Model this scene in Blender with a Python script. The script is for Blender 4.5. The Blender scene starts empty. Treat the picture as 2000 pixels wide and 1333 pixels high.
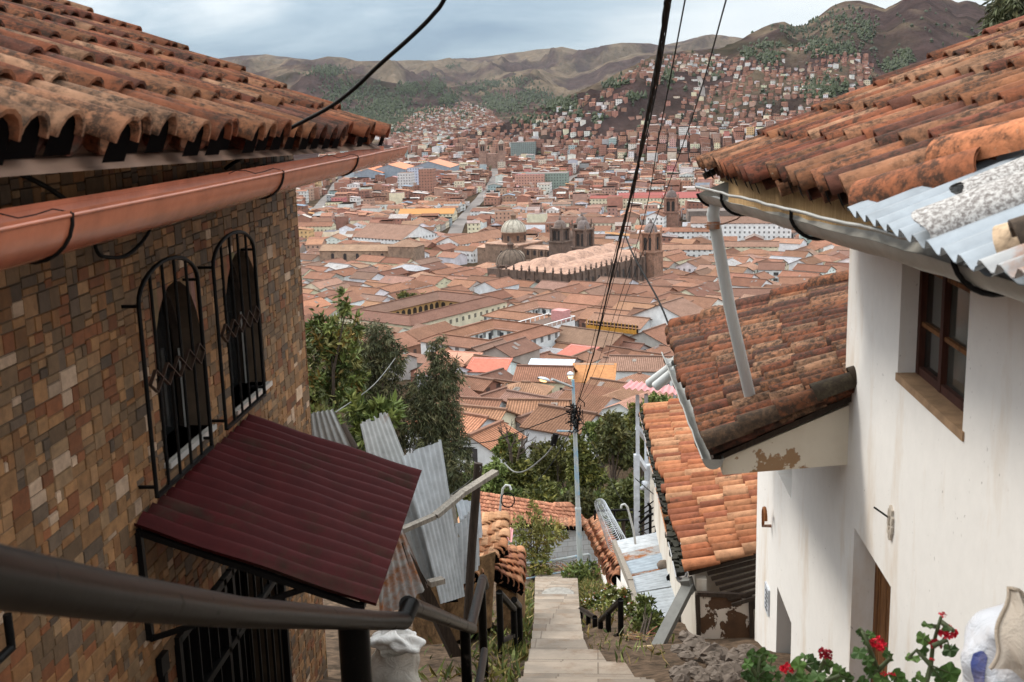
import bpy, math, random
import numpy as np
from mathutils import Vector, Matrix
V = Vector
rnd = random.Random(11)
C = bpy.context.scene.collection
F, IW, IH = 2222.0, 2000.0, 1333.0
PITCH, YAW, ROLL = math.radians(11.88), math.radians(4.21), math.radians(1.6)
_f0 = V((-math.sin(YAW), math.cos(YAW), 0)); _r0 = V((math.cos(YAW), math.sin(YAW), 0)); _u0 = V((0, 0, 1))
FW = _f0*math.cos(PITCH) - _u0*math.sin(PITCH)
_u1 = _u0*math.cos(PITCH) + _f0*math.sin(PITCH)
RT = _r0*math.cos(ROLL) - _u1*math.sin(ROLL)
UP = _r0*math.sin(ROLL) + _u1*math.cos(ROLL)

def ray(px, py):                       # direction of a photo pixel, scaled to one metre of y
    d = FW + RT*((px-IW/2)/F) + UP*((IH/2-py)/F)
    return d/d.y
def P(px, py, y): return ray(px, py)*y
def onx(px, py, x):                    # on the vertical plane at x
    d = ray(px, py); return d*(x/d.x)
def onplane(px, py, p0, n):
    d = ray(px, py); return d*(p0.dot(n)/d.dot(n))
def proj(p):
    d = p.dot(FW); return IW/2 + F*p.dot(RT)/d, IH/2 - F*p.dot(UP)/d
def lerp(a, b, t): return a + (b-a)*t

# ---------------------------------------------------------------- mesh builder
class MB:
    def __init__(s): s.v = []; s.f = []; s.m = []; s.c = []; s.uv = []; s.sm = []
    def add(s, vs, fs, mat=0, col=(1, 1, 1, 1), uvs=None, smooth=False):
        o = len(s.v); s.v.extend([tuple(p) for p in vs])
        if len(col) == 3: col = (*col, 1)
        for i, f in enumerate(fs):
            s.f.append(tuple(o+k for k in f)); s.m.append(mat); s.c.append(col); s.sm.append(smooth)
            s.uv.append(uvs[i] if uvs else None)
        return s
    def quad(s, a, b, c, d, mat=0, col=(1, 1, 1, 1), uv=None): return s.add([a, b, c, d], [(0, 1, 2, 3)], mat, col, [uv] if uv else None)
    def poly(s, pts, mat=0, col=(1, 1, 1, 1)): return s.add(pts, [tuple(range(len(pts)))], mat, col)
    def hexa(s, b, t, mat=0, col=(1, 1, 1, 1)):   # bottom quad, top quad
        return s.add(list(b)+list(t), [(3, 2, 1, 0), (4, 5, 6, 7), (0, 1, 5, 4), (1, 2, 6, 5), (2, 3, 7, 6), (3, 0, 4, 7)], mat, col)
    def box(s, lo, hi, mat=0, col=(1, 1, 1, 1)):
        x0, y0, z0 = lo; x1, y1, z1 = hi
        return s.hexa([(x0, y0, z0), (x1, y0, z0), (x1, y1, z0), (x0, y1, z0)], [(x0, y0, z1), (x1, y0, z1), (x1, y1, z1), (x0, y1, z1)], mat, col)
    def obox(s, c, ux, uy, uz, mat=0, col=(1, 1, 1, 1)):   # oriented box: centre and half axes
        c, ux, uy, uz = V(c), V(ux), V(uy), V(uz)
        q = [c-ux-uy, c+ux-uy, c+ux+uy, c-ux+uy]
        return s.hexa([p-uz for p in q], [p+uz for p in q], mat, col)
    def bar(s, a, b, w, h=None, mat=0, col=(1, 1, 1, 1), up=(0, 0, 1)):
        a, b = V(a), V(b); h = h or w; d = (b-a).normalized(); up = V(up)
        if abs(d.dot(up)) > .98: up = V((0, 1, 0)) if abs(d.y) < .9 else V((1, 0, 0))
        x = d.cross(up).normalized(); z = x.cross(d)
        return s.obox((a+b)/2, x*w/2, (b-a)/2, z*h/2, mat, col)
    def tube(s, pts, r, n=8, mat=0, col=(1, 1, 1, 1), cap=True, smooth=True):
        pts = [V(p) for p in pts]; m = len(pts)
        rs = r if isinstance(r, (list, tuple)) else [r]*m
        vs = []; fs = []; x = None
        for i, p in enumerate(pts):
            d = (pts[min(i+1, m-1)] - pts[max(i-1, 0)])
            if d.length < 1e-9: d = V((0, 0, 1))
            d.normalize()
            if x is None: x = d.orthogonal().normalized()
            x = (x - d*x.dot(d))
            x = x.normalized() if x.length > 1e-6 else d.orthogonal().normalized()
            y = d.cross(x)
            for k in range(n):
                a = 2*math.pi*k/n; vs.append(p + (x*math.cos(a) + y*math.sin(a))*rs[i])
        for i in range(m-1):
            for k in range(n):
                k2 = (k+1) % n; fs.append((i*n+k, i*n+k2, (i+1)*n+k2, (i+1)*n+k))
        s.add(vs, fs, mat, col, None, smooth)
        if cap: s.add(vs[:n], [tuple(range(n-1, -1, -1))], mat, col); s.add(vs[-n:], [tuple(range(n))], mat, col)
        return s
    def lathe(s, prof, c, n=12, mat=0, col=(1, 1, 1, 1), smooth=True, a0=0):   # prof: (radius, z)
        vs = []; fs = []; m = len(prof); c = V(c)
        for r, z in prof:
            for k in range(n):
                a = a0 + 2*math.pi*k/n; vs.append(c + V((r*math.cos(a), r*math.sin(a), z)))
        for i in range(m-1):
            for k in range(n):
                k2 = (k+1) % n; fs.append((i*n+k, i*n+k2, (i+1)*n+k2, (i+1)*n+k))
        return s.add(vs, fs, mat, col, None, smooth)
    def grid(s, fn, nu, nv, mat=0, col=(1, 1, 1, 1), smooth=True, uv=None):
        vs = [fn(i/nu, j/nv) for j in range(nv+1) for i in range(nu+1)]
        fs = [(j*(nu+1)+i, j*(nu+1)+i+1, (j+1)*(nu+1)+i+1, (j+1)*(nu+1)+i) for j in range(nv) for i in range(nu)]
        uvs = None
        if uv:
            g = [uv(i/nu, j/nv) for j in range(nv+1) for i in range(nu+1)]; uvs = [[g[k] for k in f] for f in fs]
        return s.add(vs, fs, mat, col, uvs, smooth)
    def build(s, name, mats, parent=None, loc=None):
        if not isinstance(mats, (list, tuple)): mats = [mats]
        if parent is not None: base = WL[parent.name]
        elif loc is not None: base = V(loc)
        else:
            a = np.array(s.v); base = V((*((a[:, :2].min(0)+a[:, :2].max(0))/2), a[:, 2].min()))
        a = np.array(s.v, dtype=np.float64) - np.array(base)
        me = bpy.data.meshes.new(name); me.from_pydata(a.tolist(), [], s.f)
        for m in mats: me.materials.append(m)
        nf = len(s.f); ln = np.array([len(f) for f in s.f])
        me.polygons.foreach_set('material_index', np.array(s.m, dtype=np.int32))
        me.polygons.foreach_set('use_smooth', np.array(s.sm, dtype=bool))
        col = np.repeat(np.array(s.c, dtype=np.float32), ln, axis=0)
        at = me.color_attributes.new('Col', 'FLOAT_COLOR', 'CORNER'); at.data.foreach_set('color', col.ravel())
        if any(u is not None for u in s.uv):
            uv = me.uv_layers.new(name='UVMap'); out = []
            for f, u in zip(s.f, s.uv): out.extend(u if u is not None else [(0, 0)]*len(f))
            uv.data.foreach_set('uv', np.array(out, dtype=np.float32).ravel())
        me.update()
        o = bpy.data.objects.new(name, me); C.objects.link(o)
        if parent is not None: o.parent = parent; WL[o.name] = base
        else: o.location = base; WL[o.name] = base
        return o
WL = {}
def tag(o, label, cat, group=None, kind=None):
    if label: o['label'] = label
    if cat: o['category'] = cat
    if group: o['group'] = group
    if kind: o['kind'] = kind
    return o
def thing(name, label, cat, loc, group=None):
    o = bpy.data.objects.new(name, None); C.objects.link(o); o.location = loc; o.empty_display_size = .2
    WL[o.name] = V(loc); return tag(o, label, cat, group)
def struct(o): o['kind'] = 'structure'; return o

# ---------------------------------------------------------------- numpy noise
_pt = np.random.RandomState(5).permutation(512)
def vnoise(x, y, seed=0):
    xi = np.floor(x).astype(np.int64); yi = np.floor(y).astype(np.int64); xf = x-xi; yf = y-yi
    u = xf*xf*xf*(xf*(xf*6-15)+10); v = yf*yf*yf*(yf*(yf*6-15)+10)
    h = lambda a, b: _pt[(_pt[(a+seed*37) & 511] + b) & 511]/511.0
    a = h(xi, yi); b = h(xi+1, yi); c = h(xi, yi+1); d = h(xi+1, yi+1)
    return a+(b-a)*u + (c-a)*v + (a-b-c+d)*u*v
def fbm(x, y, oct=5, seed=0, gain=.5):
    x = np.asarray(x, float); y = np.asarray(y, float); t = 0; a = 1; n = 0
    for i in range(oct): t = t + a*vnoise(x*2**i+17.3*i, y*2**i+9.1*i, seed+i); n += a; a *= gain
    return t/n
def ridged(x, y, oct=5, seed=0):
    x = np.asarray(x, float); y = np.asarray(y, float); t = 0; a = 1; n = 0; w = 1
    for i in range(oct):
        r = 1-np.abs(2*vnoise(x*2**i+3.7*i, y*2**i+8.3*i, seed+i)-1); r = r*r
        t = t + a*r*w; w = np.clip(r*1.5, 0, 1); n += a; a *= .5
    return t/n
SKY_GAIN, SUN_E, EXPO, HAZE = 2.3, 1.5, 0.68, 1.4e-5
# ---------------------------------------------------------------- materials
class NT:
    def __init__(s, name):
        s.mat = bpy.data.materials.new(name); s.mat.use_nodes = True; s.t = s.mat.node_tree
        s.b = s.t.nodes['Principled BSDF']; s.b.inputs['Specular IOR Level'].default_value = .3
    def n(s, typ, props=None, **ins):
        nd = s.t.nodes.new(typ)
        for k, v in (props or {}).items(): setattr(nd, k, v)
        for k, v in ins.items(): s.set(nd, k, v)
        return nd
    def set(s, nd, k, v):
        k = k.replace('_', ' ') if isinstance(k, str) and not k[0] == '#' else int(k[1:])
        sk = nd.inputs[k]
        if hasattr(v, 'is_output'): s.t.links.new(v, sk)
        else: sk.default_value = v
    def obj(s): return s.n('ShaderNodeTexCoord').outputs['Object']
    def noise(s, scale, detail=4, rough=.6, vec=None, dist=0, out='Fac'):
        nd = s.n('ShaderNodeTexNoise', Scale=scale, Detail=detail, Roughness=rough, Distortion=dist)
        s.t.links.new(vec or s.obj(), nd.inputs['Vector']); return nd.outputs[out]
    def ramp(s, fac, stops, interp='LINEAR'):
        nd = s.n('ShaderNodeValToRGB'); s.t.links.new(fac, nd.inputs[0]); r = nd.color_ramp; r.interpolation = interp
        while len(r.elements) < len(stops): r.elements.new(.5)
        for e, (p, c) in zip(r.elements, stops):
            e.position = p; e.color = (c, c, c, 1) if isinstance(c, (int, float)) else (*c[:3], 1)
        return nd.outputs[0]
    def mix(s, fac, a, b, mode='MIX'):
        nd = s.n('ShaderNodeMix', {'data_type': 'RGBA', 'blend_type': mode})
        for k, v in ((0, fac), (6, a), (7, b)):
            if hasattr(v, 'is_output'): s.t.links.new(v, nd.inputs[k])
            else: nd.inputs[k].default_value = v if not isinstance(v, tuple) else (*v[:3], 1)
        return nd.outputs[2]
    def math(s, op, a, b=0.0, c=0.0):
        nd = s.n('ShaderNodeMath', {'operation': op})
        for i, v in enumerate((a, b, c)):
            if hasattr(v, 'is_output'): s.t.links.new(v, nd.inputs[i])
            else: nd.inputs[i].default_value = v
        return nd.outputs[0]
    def col(s): return s.n('ShaderNodeAttribute', {'attribute_name': 'Col'})
    def bump(s, h, strength=.4, dist=.01):
        nd = s.n('ShaderNodeBump', Strength=strength, Distance=dist, Height=h); s.t.links.new(nd.outputs[0], s.b.inputs['Normal'])
    def scale(s, sc, vec=None):
        nd = s.n('ShaderNodeMapping'); s.t.links.new(vec or s.obj(), nd.inputs[0]); nd.inputs['Scale'].default_value = sc; return nd.outputs[0]
    def end(s, color, rough=.85, metal=0, spec=None):
        for k, v in (('Base Color', color), ('Roughness', rough), ('Metallic', metal)):
            if hasattr(v, 'is_output'): s.t.links.new(v, s.b.inputs[k])
            else: s.b.inputs[k].default_value = (*v[:3], 1) if isinstance(v, tuple) else v
        if spec is not None: s.b.inputs['Specular IOR Level'].default_value = spec
        return s.mat
MT = {}
def basic(name, c, rough=.8, metal=0, var=.25, sc=6, bump=0, spec=.3, dark=None, dsc=3, damt=(.5, .7)):
    t = NT(name); n = t.noise(sc, 6)
    lo = tuple(x*(1-var) for x in c); hi = tuple(min(1, x*(1+var)) for x in c)
    k = t.ramp(n, [(.3, lo), (.7, hi)])
    if dark: k = t.mix(t.ramp(t.noise(dsc, 8, .7), [(damt[0], 0), (damt[1], 1)]), k, dark)
    if bump: t.bump(n, bump)
    MT[name] = t.end(k, rough, metal, spec); return MT[name]

def tile_mat(name, lich=.55, bright=1.0):
    t = NT(name); c = t.col().outputs['Color']; o = t.obj()
    k = t.mix(1, c, t.ramp(t.noise(9, 5, .7), [(.25, .62), (.75, 1.35*bright)]), 'MULTIPLY')
    m1 = t.ramp(t.noise(3.2, 6, .72, dist=.4), [(lich, 0), (lich+.12, 1)])
    m2 = t.ramp(t.noise(19, 7, .75), [(.40, 0), (.56, 1)])
    mk = t.math('MULTIPLY', t.math('MULTIPLY', m1, m2), .88)
    k = t.mix(mk, k, (.035, .026, .02))
    m3 = t.ramp(t.noise(60, 3, .6), [(.66, 0), (.72, 1)])
    m4 = t.ramp(t.noise(2.1, 4, .6), [(.5, 0), (.62, 1)])
    k = t.mix(t.math('MULTIPLY', t.math('MULTIPLY', m3, m4), .5), k, (.42, .38, .28))
    t.bump(t.noise(45, 5, .7), .5, .01)
    MT[name] = t.end(k, .92, 0, .15)
tile_mat('old_tile', .42); tile_mat('clean_tile', .56, 1.05); tile_mat('dark_tile', .36, .95)

t = NT('stone_clad'); c = t.col().outputs['Color']
k = t.mix(1, c, t.ramp(t.noise(14, 6, .7), [(.3, .72), (.7, 1.3)]), 'MULTIPLY')
k = t.mix(t.ramp(t.noise(5, 5, .6, t.scale((1, 1, 4))), [(.5, 0), (.75, .35)]), k, (.10, .062, .035))
t.bump(t.noise(40, 5, .7), .35, .006); MT['stone_clad'] = t.end(k, .75, 0, .3)
basic('grout', (.085, .058, .038))

def plaster(name, c, stain, amt=.55, sc=1.3):
    t = NT(name); o = t.obj()
    k = t.mix(t.ramp(t.noise(7, 6, .6), [(.35, 0), (.75, .5)]), c, tuple(x*.9 for x in c))
    s = t.noise(sc, 6, .65, t.scale((1, 1, .35)))
    k = t.mix(t.ramp(s, [(amt, 0), (amt+.18, .55)]), k, stain)
    sp = t.ramp(t.noise(24, 2, .5), [(.70, 0), (.735, .7)])
    k = t.mix(t.math('MULTIPLY', sp, t.ramp(t.noise(1.7, 3), [(.45, 0), (.6, 1)])), k, (.25, .22, .2))
    t.bump(t.noise(18, 6, .6), .12, .012); MT[name] = t.end(k, .9, 0, .2)
plaster('white_plaster', (.86, .835, .805), (.58, .43, .28), .53)
plaster('shed_plaster', (.62, .57, .5), (.3, .2, .12), .48)
t = NT('peeling_plaster')
k = t.mix(t.ramp(t.noise(2.6, 7, .62), [(.61, 0), (.625, 1)]), (.74, .66, .54), (.36, .22, .12))
k = t.mix(t.ramp(t.noise(2, 5), [(.45, 0), (.8, .4)]), k, (.45, .34, .24)); t.bump(t.noise(20, 5), .25, .01)
MT['peeling_plaster'] = t.end(k, .92)
t = NT('board_panel')
m = t.ramp(t.noise(1.9, 7, .62, dist=.3), [(.5, 0), (.51, 1)])
m = t.math('MULTIPLY', m, t.ramp(t.noise(1.0, 2), [(.38, 0), (.42, 1)]))
k = t.mix(m, t.ramp(t.noise(4, 5), [(.3, (.055, .028, .015)), (.7, (.12, .06, .03))]), (.55, .47, .40)); t.bump(m, .6, .02)
MT['board_panel'] = t.end(k, .85)

def metal(name, c, rust=.62, rough=.45, met=.6, rc=(.22, .085, .03), str_=(1, 1, 1), rsc=1.6):
    t = NT(name); v = t.scale(str_)
    k = t.mix(t.ramp(t.noise(5, 6, .65, v), [(.3, 0), (.75, 1)]), tuple(x*.7 for x in c), tuple(min(1, x*1.15) for x in c))
    m = t.ramp(t.noise(rsc, 7, .7, v), [(rust, 0), (rust+.1, 1)])
    k = t.mix(m, k, t.ramp(t.noise(9, 4), [(.3, rc), (.7, tuple(x*1.7 for x in rc))]))
    t.bump(t.noise(12, 4, .6), .1, .01)
    r = t.ramp(m, [(0, rough), (1, .9)]); MT[name] = t.end(k, r, met, .4)
metal('galvanised', (.52, .55, .58), .68, .55, .2)
metal('galvanised_old', (.46, .46, .45), .58, .65, .15)
metal('zinc_dark', (.15, .145, .13), .66, .5, .2, rc=(.10, .06, .035))
metal('zinc_roof', (.27, .30, .33), .70, .5, .25)
metal('blue_sheet', (.33, .39, .45), .63, .6, .15, rsc=.9)
metal('white_sheet', (.40, .44, .48), .8, .5, .1)
metal('rusty_sheet', (.4, .4, .4), .44, .7, .2, str_=(1, 1, 1), rsc=1.1)
metal('gutter_zinc', (.40, .39, .36), .62, .42, .55, rc=(.2, .13, .08))
metal('gutter_paint', (.40, .128, .068), .9, .27, .0)
metal('maroon_sheet', (.060, .0068, .0072), .50, .6, .0, rc=(.032, .016, .012), rsc=1.3); MT['maroon_sheet'].node_tree.nodes['Principled BSDF'].inputs['Specular IOR Level'].default_value = .15
metal('pink_sheet', (.62, .27, .27), .75, .6, .05)
metal('black_iron', (.007, .0062, .006), .78, .5, .0, rc=(.035, .018, .011)); MT['black_iron'].node_tree.nodes['Principled BSDF'].inputs['Specular IOR Level'].default_value = .12
metal('rail_paint', (.003, .0025, .0022), .60, .34, .0, rc=(.022, .018, .015), str_=(1, 1, 1), rsc=9); MT['rail_paint'].node_tree.nodes['Principled BSDF'].inputs['Specular IOR Level'].default_value = .085
metal('white_steel', (.68, .72, .78), .82, .4, .1)
metal('grille_bronze', (.05, .03, .022), .7, .4, .3, rc=(.10, .05, .03))
t = NT('lamp_pole_paint')
k = t.mix(t.ramp(t.noise(1.1, 6, .7, t.scale((1, 1, .6))), [(.47, 0), (.60, 1)]), (.40, .43, .43), (.19, .35, .47))
k = t.mix(t.ramp(t.noise(4, 6, .7), [(.6, 0), (.68, 1)]), k, (.3, .2, .14)); MT['lamp_pole_paint'] = t.end(k, .6)
t = NT('fibre_cement')
k = t.mix(t.ramp(t.noise(55, 5, .8), [(.42, 0), (.58, 1)]), (.15, .13, .12), (.46, .44, .42)); t.bump(t.noise(55, 4), .4, .01); MT['fibre_cement'] = t.end(k, .95)
t = NT('pvc_pipe')
k = t.mix(t.ramp(t.noise(1.3, 6, .7, t.scale((1, 1, .5))), [(.63, 0), (.72, .9)]), (.52, .53, .52), (.42, .2, .06)); MT['pvc_pipe'] = t.end(k, .5)
def wood(name, a, b, stretch=(6, 6, .7)):
    t = NT(name); n = t.noise(7, 7, .65, t.scale(stretch), .4); k = t.ramp(n, [(.3, a), (.7, b)]); t.bump(n, .5, .01); MT[name] = t.end(k, .85)
wood('dark_wood', (.018, .012, .009), (.06, .04, .028)); wood('grey_wood', (.14, .12, .10), (.36, .32, .27)); wood('door_wood', (.09, .035, .012), (.30, .13, .04))
wood('red_wood', (.035, .012, .008), (.09, .03, .018)); wood('yellow_wood', (.36, .25, .12), (.62, .48, .27)); wood('fascia_ochre', (.30, .17, .07), (.52, .34, .16))
basic('soffit_paint', (.20, .122, .085), .8, 0, .12, 3, 0, .3, (.18, .09, .06), 4, (.55, .7))
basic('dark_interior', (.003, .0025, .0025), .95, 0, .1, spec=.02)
basic('black_rubber', (.005, .0045, .0045), .7, spec=.12); basic('cable_grey', (.16, .16, .15), .6)
t = NT('dark_glass'); MT['dark_glass'] = t.end((.012, .012, .012), .08, 0, .5)
t = NT('window_glass'); MT['window_glass'] = t.end(t.ramp(t.noise(1.5, 2), [(.4, (.02, .02, .018)), (.6, (.07, .07, .06))]), .1, 0, .5)
basic('alu_trim', (.62, .60, .57), .35, .5, .1)
t = NT('stair_stone')
br = t.n('ShaderNodeTexBrick', Scale=1.0, Color1=(.32, .262, .208, 1), Color2=(.205, .168, .134, 1), Mortar=(.17, .135, .105, 1))
for k_, v_ in (('Mortar Size', .008), ('Brick Width', .74), ('Row Height', .65), ('Bias', -.1)): br.inputs[k_].default_value = v_
t.t.links.new(t.obj(), br.inputs['Vector'])
k = t.mix(1, br.outputs['Color'], t.ramp(t.noise(1.6, 7, .7), [(.3, .72), (.7, 1.18)]), 'MULTIPLY')
k = t.mix(t.ramp(t.noise(2.5, 7, .7), [(.50, 0), (.66, .8)]), k, (.19, .125, .08)); t.bump(t.noise(25, 6, .7), .4, .01); MT['stair_stone'] = t.end(k, .9)
basic('soil', (.105, .070, .046), .95, 0, .55, 9, .9, .1, (.04, .028, .018), 5, (.48, .62)); basic('sill_brown', (.30, .19, .11), .8, 0, .3, 6, .2); basic('dry_litter', (.30, .21, .12), .95, 0, .4, 20); basic('concrete', (.36, .33, .29), .9, 0, .25, 8, .3)
basic('rock', (.17, .135, .11), .95, 0, .35, 7, .7); basic('adobe', (.21, .125, .062), .95, 0, .5, 6, .9, .1, (.07, .04, .02), 3.5, (.42, .6))
t = NT('white_block_wall')
br = t.n('ShaderNodeTexBrick', Scale=1.0, Color1=(.62, .63, .64, 1), Color2=(.54, .56, .58, 1), Mortar=(.36, .36, .36, 1))
for k_, v_ in (('Mortar Size', .012), ('Brick Width', .5), ('Row Height', .24)): br.inputs[k_].default_value = v_
t.t.links.new(t.n('ShaderNodeTexCoord').outputs['UV'], br.inputs['Vector'])
k = t.mix(t.ramp(t.noise(1.2, 6, .7), [(.5, 0), (.7, .6)]), br.outputs['Color'], (.40, .36, .31)); MT['white_block_wall'] = t.end(k, .95)
def leaf(name, a, b):
    t = NT(name); c = t.col().outputs['Color']
    k = t.mix(1, c, t.ramp(t.noise(2.5, 3), [(.3, a), (.7, b)]), 'MULTIPLY')
    t.b.inputs['Subsurface Weight'].default_value = 0
    MT[name] = t.end(k, .6, 0, .25)
leaf('leaf', (1.15, 1.12, .95), (1.8, 1.62, 1.25)); basic('bark', (.075, .055, .042), .95, 0, .4, 9, .6)
t = NT('flower'); MT['flower'] = t.end(t.col().outputs['Color'], .6)
t = NT('sack'); c = t.col().outputs['Color']
k = t.mix(t.ramp(t.noise(6, 7, .7), [(.45, 0), (.75, .6)]), c, (.42, .34, .28)); n1 = t.noise(9, 5, .6, dist=1.2)
t.bump(n1, .7, .03); MT['sack'] = t.end(k, .65, 0, .3)
t = NT('plain_col'); c = t.col().outputs['Color']
MT['plain_col'] = t.end(t.mix(1, c, t.ramp(t.noise(1.5, 4), [(.3, .8), (.7, 1.15)]), 'MULTIPLY'), .85)
t = NT('lamp_glow'); t.b.inputs['Emission Color'].default_value = (1, .62, .25, 1); t.b.inputs['Emission Strength'].default_value = 2; MT['lamp_glow'] = t.end((.9, .7, .4), .5)
# far buildings: colour attribute; alpha 1 puts rows of openings on the wall by its metre UVs
t = NT('city_wall'); at = t.col(); uv = t.n('ShaderNodeSeparateXYZ', Vector=t.n('ShaderNodeTexCoord').outputs['UV'])
fu = t.math('FRACT', t.math('MULTIPLY', uv.outputs[0], 1/2.9)); fv = t.math('FRACT', t.math('MULTIPLY', uv.outputs[1], 1/2.9))
m = t.math('MULTIPLY', t.math('LESS_THAN', t.math('ABSOLUTE', t.math('SUBTRACT', fu, .5)), .19), t.math('LESS_THAN', t.math('ABSOLUTE', t.math('SUBTRACT', fv, .52)), .22))
m = t.math('MULTIPLY', t.math('MULTIPLY', m, at.outputs['Alpha']), .8)
k = t.mix(1, at.outputs['Color'], t.ramp(t.noise(.35, 6, .7), [(.3, .74), (.7, 1.12)]), 'MULTIPLY')
k = t.mix(m, k, (.045, .04, .04)); MT['city_wall'] = t.end(k, .9, 0, .2)
t = NT('city_roof'); at = t.col(); uv = t.n('ShaderNodeSeparateXYZ', Vector=t.n('ShaderNodeTexCoord').outputs['UV'])
su = t.math('SINE', t.math('MULTIPLY', uv.outputs[0], 2*math.pi/.36))
fv = t.math('FRACT', t.math('MULTIPLY', uv.outputs[1], 1/.42))
k = t.mix(1, at.outputs['Color'], t.ramp(t.noise(.25, 7, .75), [(.3, .72), (.7, 1.2)]), 'MULTIPLY')
k = t.mix(1, k, t.ramp(t.noise(2.3, 5, .75), [(.3, .7), (.7, 1.25)]), 'MULTIPLY')
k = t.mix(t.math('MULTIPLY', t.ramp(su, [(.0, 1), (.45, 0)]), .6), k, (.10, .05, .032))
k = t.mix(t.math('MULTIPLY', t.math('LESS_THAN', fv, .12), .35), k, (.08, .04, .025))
t.bump(su, .5, .05); MT['city_roof'] = t.end(k, .92, 0, .12)
t = NT('church_stone'); at = t.col()
k = t.mix(1, at.outputs['Color'], t.ramp(t.noise(.3, 8, .75), [(.3, .5), (.7, 1.2)]), 'MULTIPLY')
k = t.mix(t.ramp(t.noise(.7, 8, .75), [(.52, 0), (.66, .75)]), k, (.06, .045, .04)); t.bump(t.noise(1.2, 6, .7), .5, .2); MT['church_stone'] = t.end(k, .95)
t = NT('land'); c = t.col().outputs['Color']
k = t.mix(1, c, t.ramp(t.noise(.03, 9, .72), [(.32, .62), (.68, 1.3)]), 'MULTIPLY'); k = t.mix(1, k, t.ramp(t.noise(.006, 6, .7), [(.3, .8), (.7, 1.15)]), 'MULTIPLY')
t.bump(t.noise(.011, 10, .72), 1.0, 30); MT['land'] = t.end(k, 1, 0, 0)
basic('street_grey', (.15, .13, .12), .9, 0, .3, .05)
# ---------------------------------------------------------------- terrain
def sky_az(pts):
    a = []
    for px, py in pts: d = ray(px, py); a.append((d.x, d.z))
    a.sort(); a = np.array(a); return a[:, 0], a[:, 1]
FAR = sky_az([(-400, 170), (0, 150), (300, 128), (400, 116), (430, 112), (480, 106), (520, 105), (545, 109), (570, 112), (610, 118), (640, 111), (670, 113), (700, 120), (750, 119), (800, 118), (850, 119), (880, 113), (915, 115), (950, 110), (1000, 104), (1040, 97), (1090, 92), (1098, 90), (1140, 98), (1160, 92), (1215, 84), (1270, 85), (1290, 90), (1330, 82), (1365, 72), (1390, 67), (1440, 73), (1480, 80), (1560, 70), (1700, 60), (2000, 40), (2400, 30)])
MIDB = sky_az([(-400, 190), (300, 170), (420, 158), (480, 146), (545, 130), (590, 125), (640, 127), (690, 139), (740, 158), (790, 166), (830, 158), (870, 168), (920, 184), (980, 205), (1050, 226), (1150, 250), (1400, 280), (2400, 280)])
MIDC = sky_az([(-400, 300), (700, 230), (840, 178), (900, 168), (960, 150), (1010, 138), (1060, 130), (1110, 146), (1150, 138), (1190, 118), (1240, 104), (1300, 98), (1400, 92), (1600, 90), (2400, 90)])
RMT = sky_az([(-400, 420), (700, 330), (860, 275), (930, 258), (985, 243), (1050, 213), (1110, 188), (1170, 160), (1230, 132), (1275, 108), (1330, 99), (1400, 93), (1430, 84), (1455, 72), (1480, 58), (1510, 46), (1530, 42), (1550, 52), (1575, 48), (1600, 30), (1625, 12), (1650, 3), (1680, 1), (1705, 8), (1728, 17), (1750, 6), (1775, -10), (1810, -18), (1840, -8), (1870, 6), (1890, 0), (1920, 8), (2000, 20), (2400, 40)])
BASE = np.array([(-60, 4), (0, -1.6), (47, -20.9), (60, -26), (80, -32), (100, -35), (130, -40.5), (160, -46.5), (200, -52.5), (250, -59.5), (300, -66), (400, -77), (500, -84), (600, -88), (800, -91), (1600, -91), (2200, -80), (2700, -66), (3300, -30), (4000, -10), (5500, 20), (12000, 60)])
def zbase(y): return np.interp(y, BASE[:, 0], BASE[:, 1])
def zt(x, y):
    x = np.asarray(x, float); y = np.asarray(y, float); az = x/np.maximum(y, 1)
    z = zbase(y) + (fbm(x/90, y/90, 3, 3)-.5)*np.clip((y-60)/400, 0, 1)*6
    g = ridged(x/520, y/620, 6, 11); g2 = ridged(x/1500+5, y/1700, 6, 21); g3 = ridged(x/170+3, y/210, 4, 91); f3 = fbm(x/160, y/160, 5, 31)
    G4 = ridged(x/420, y/560, 6, 101); G5 = ridged(x/260+9, y/340, 6, 111); G6 = ridged(x/140+4, y/190, 5, 121)
    for sk, D, B, amp, pw, bk in ((FAR, 9200, 5600, 190, 1.0, .12), (MIDC, 6800, 4300, 150, .95, .2), (MIDB, 5200, 3300, 130, .9, .25), (RMT, None, None, 60, .85, .35)):
        te = np.interp(az, sk[0], sk[1])
        if D is None:
            Dn = 0; D = np.interp(az, [-.2, -.07, .0, .06, .12, .2, .3, .5], [1900, 2150, 2300, 2450, 2700, 3100, 3400, 3500])
            B = np.interp(az, [-.2, -.07, 0, .05, .1, .2, .5], [1750, 1750, 1650, 1560, 1500, 1400, 1200])
        else: Dn = D
        zc = te*D; s = (y-B)/(D-B); sc = np.clip(s, 0, 1)
        zb0 = zbase(np.full_like(y, 1.0)*B)
        gq = G4*95 if amp == 190 else G5*64 if amp == 130 else G4*70 if amp == 150 else G6*34
        zz = zb0 + (zc-zb0)*sc**pw
        env = np.sin(np.pi*sc)**.8 if False else 4*sc*(1-sc)
        zz = zz + env*amp*((g2-.42)*1.5 + (g-.42)*1.1 + (g3-.42)*.35) + sc*(f3-.5)*amp*.10 + (gq-gq.mean()*0-(.42*(95 if amp == 190 else 64 if amp == 130 else 70 if amp == 150 else 34)))*np.clip(sc*4, 0, 1)*(1-.75*sc)
        zz = np.where(s > 1, zc - (y-D)*bk + (f3-.5)*amp*.10, zz)
        zz = np.where(s > .25, np.minimum(zz, te*y*1.0+(f3-.5)*amp*.05*sc), zz)
        zz = np.where(s < 0, -1e4, zz)
        z = np.maximum(z, zz)
    return z
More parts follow.
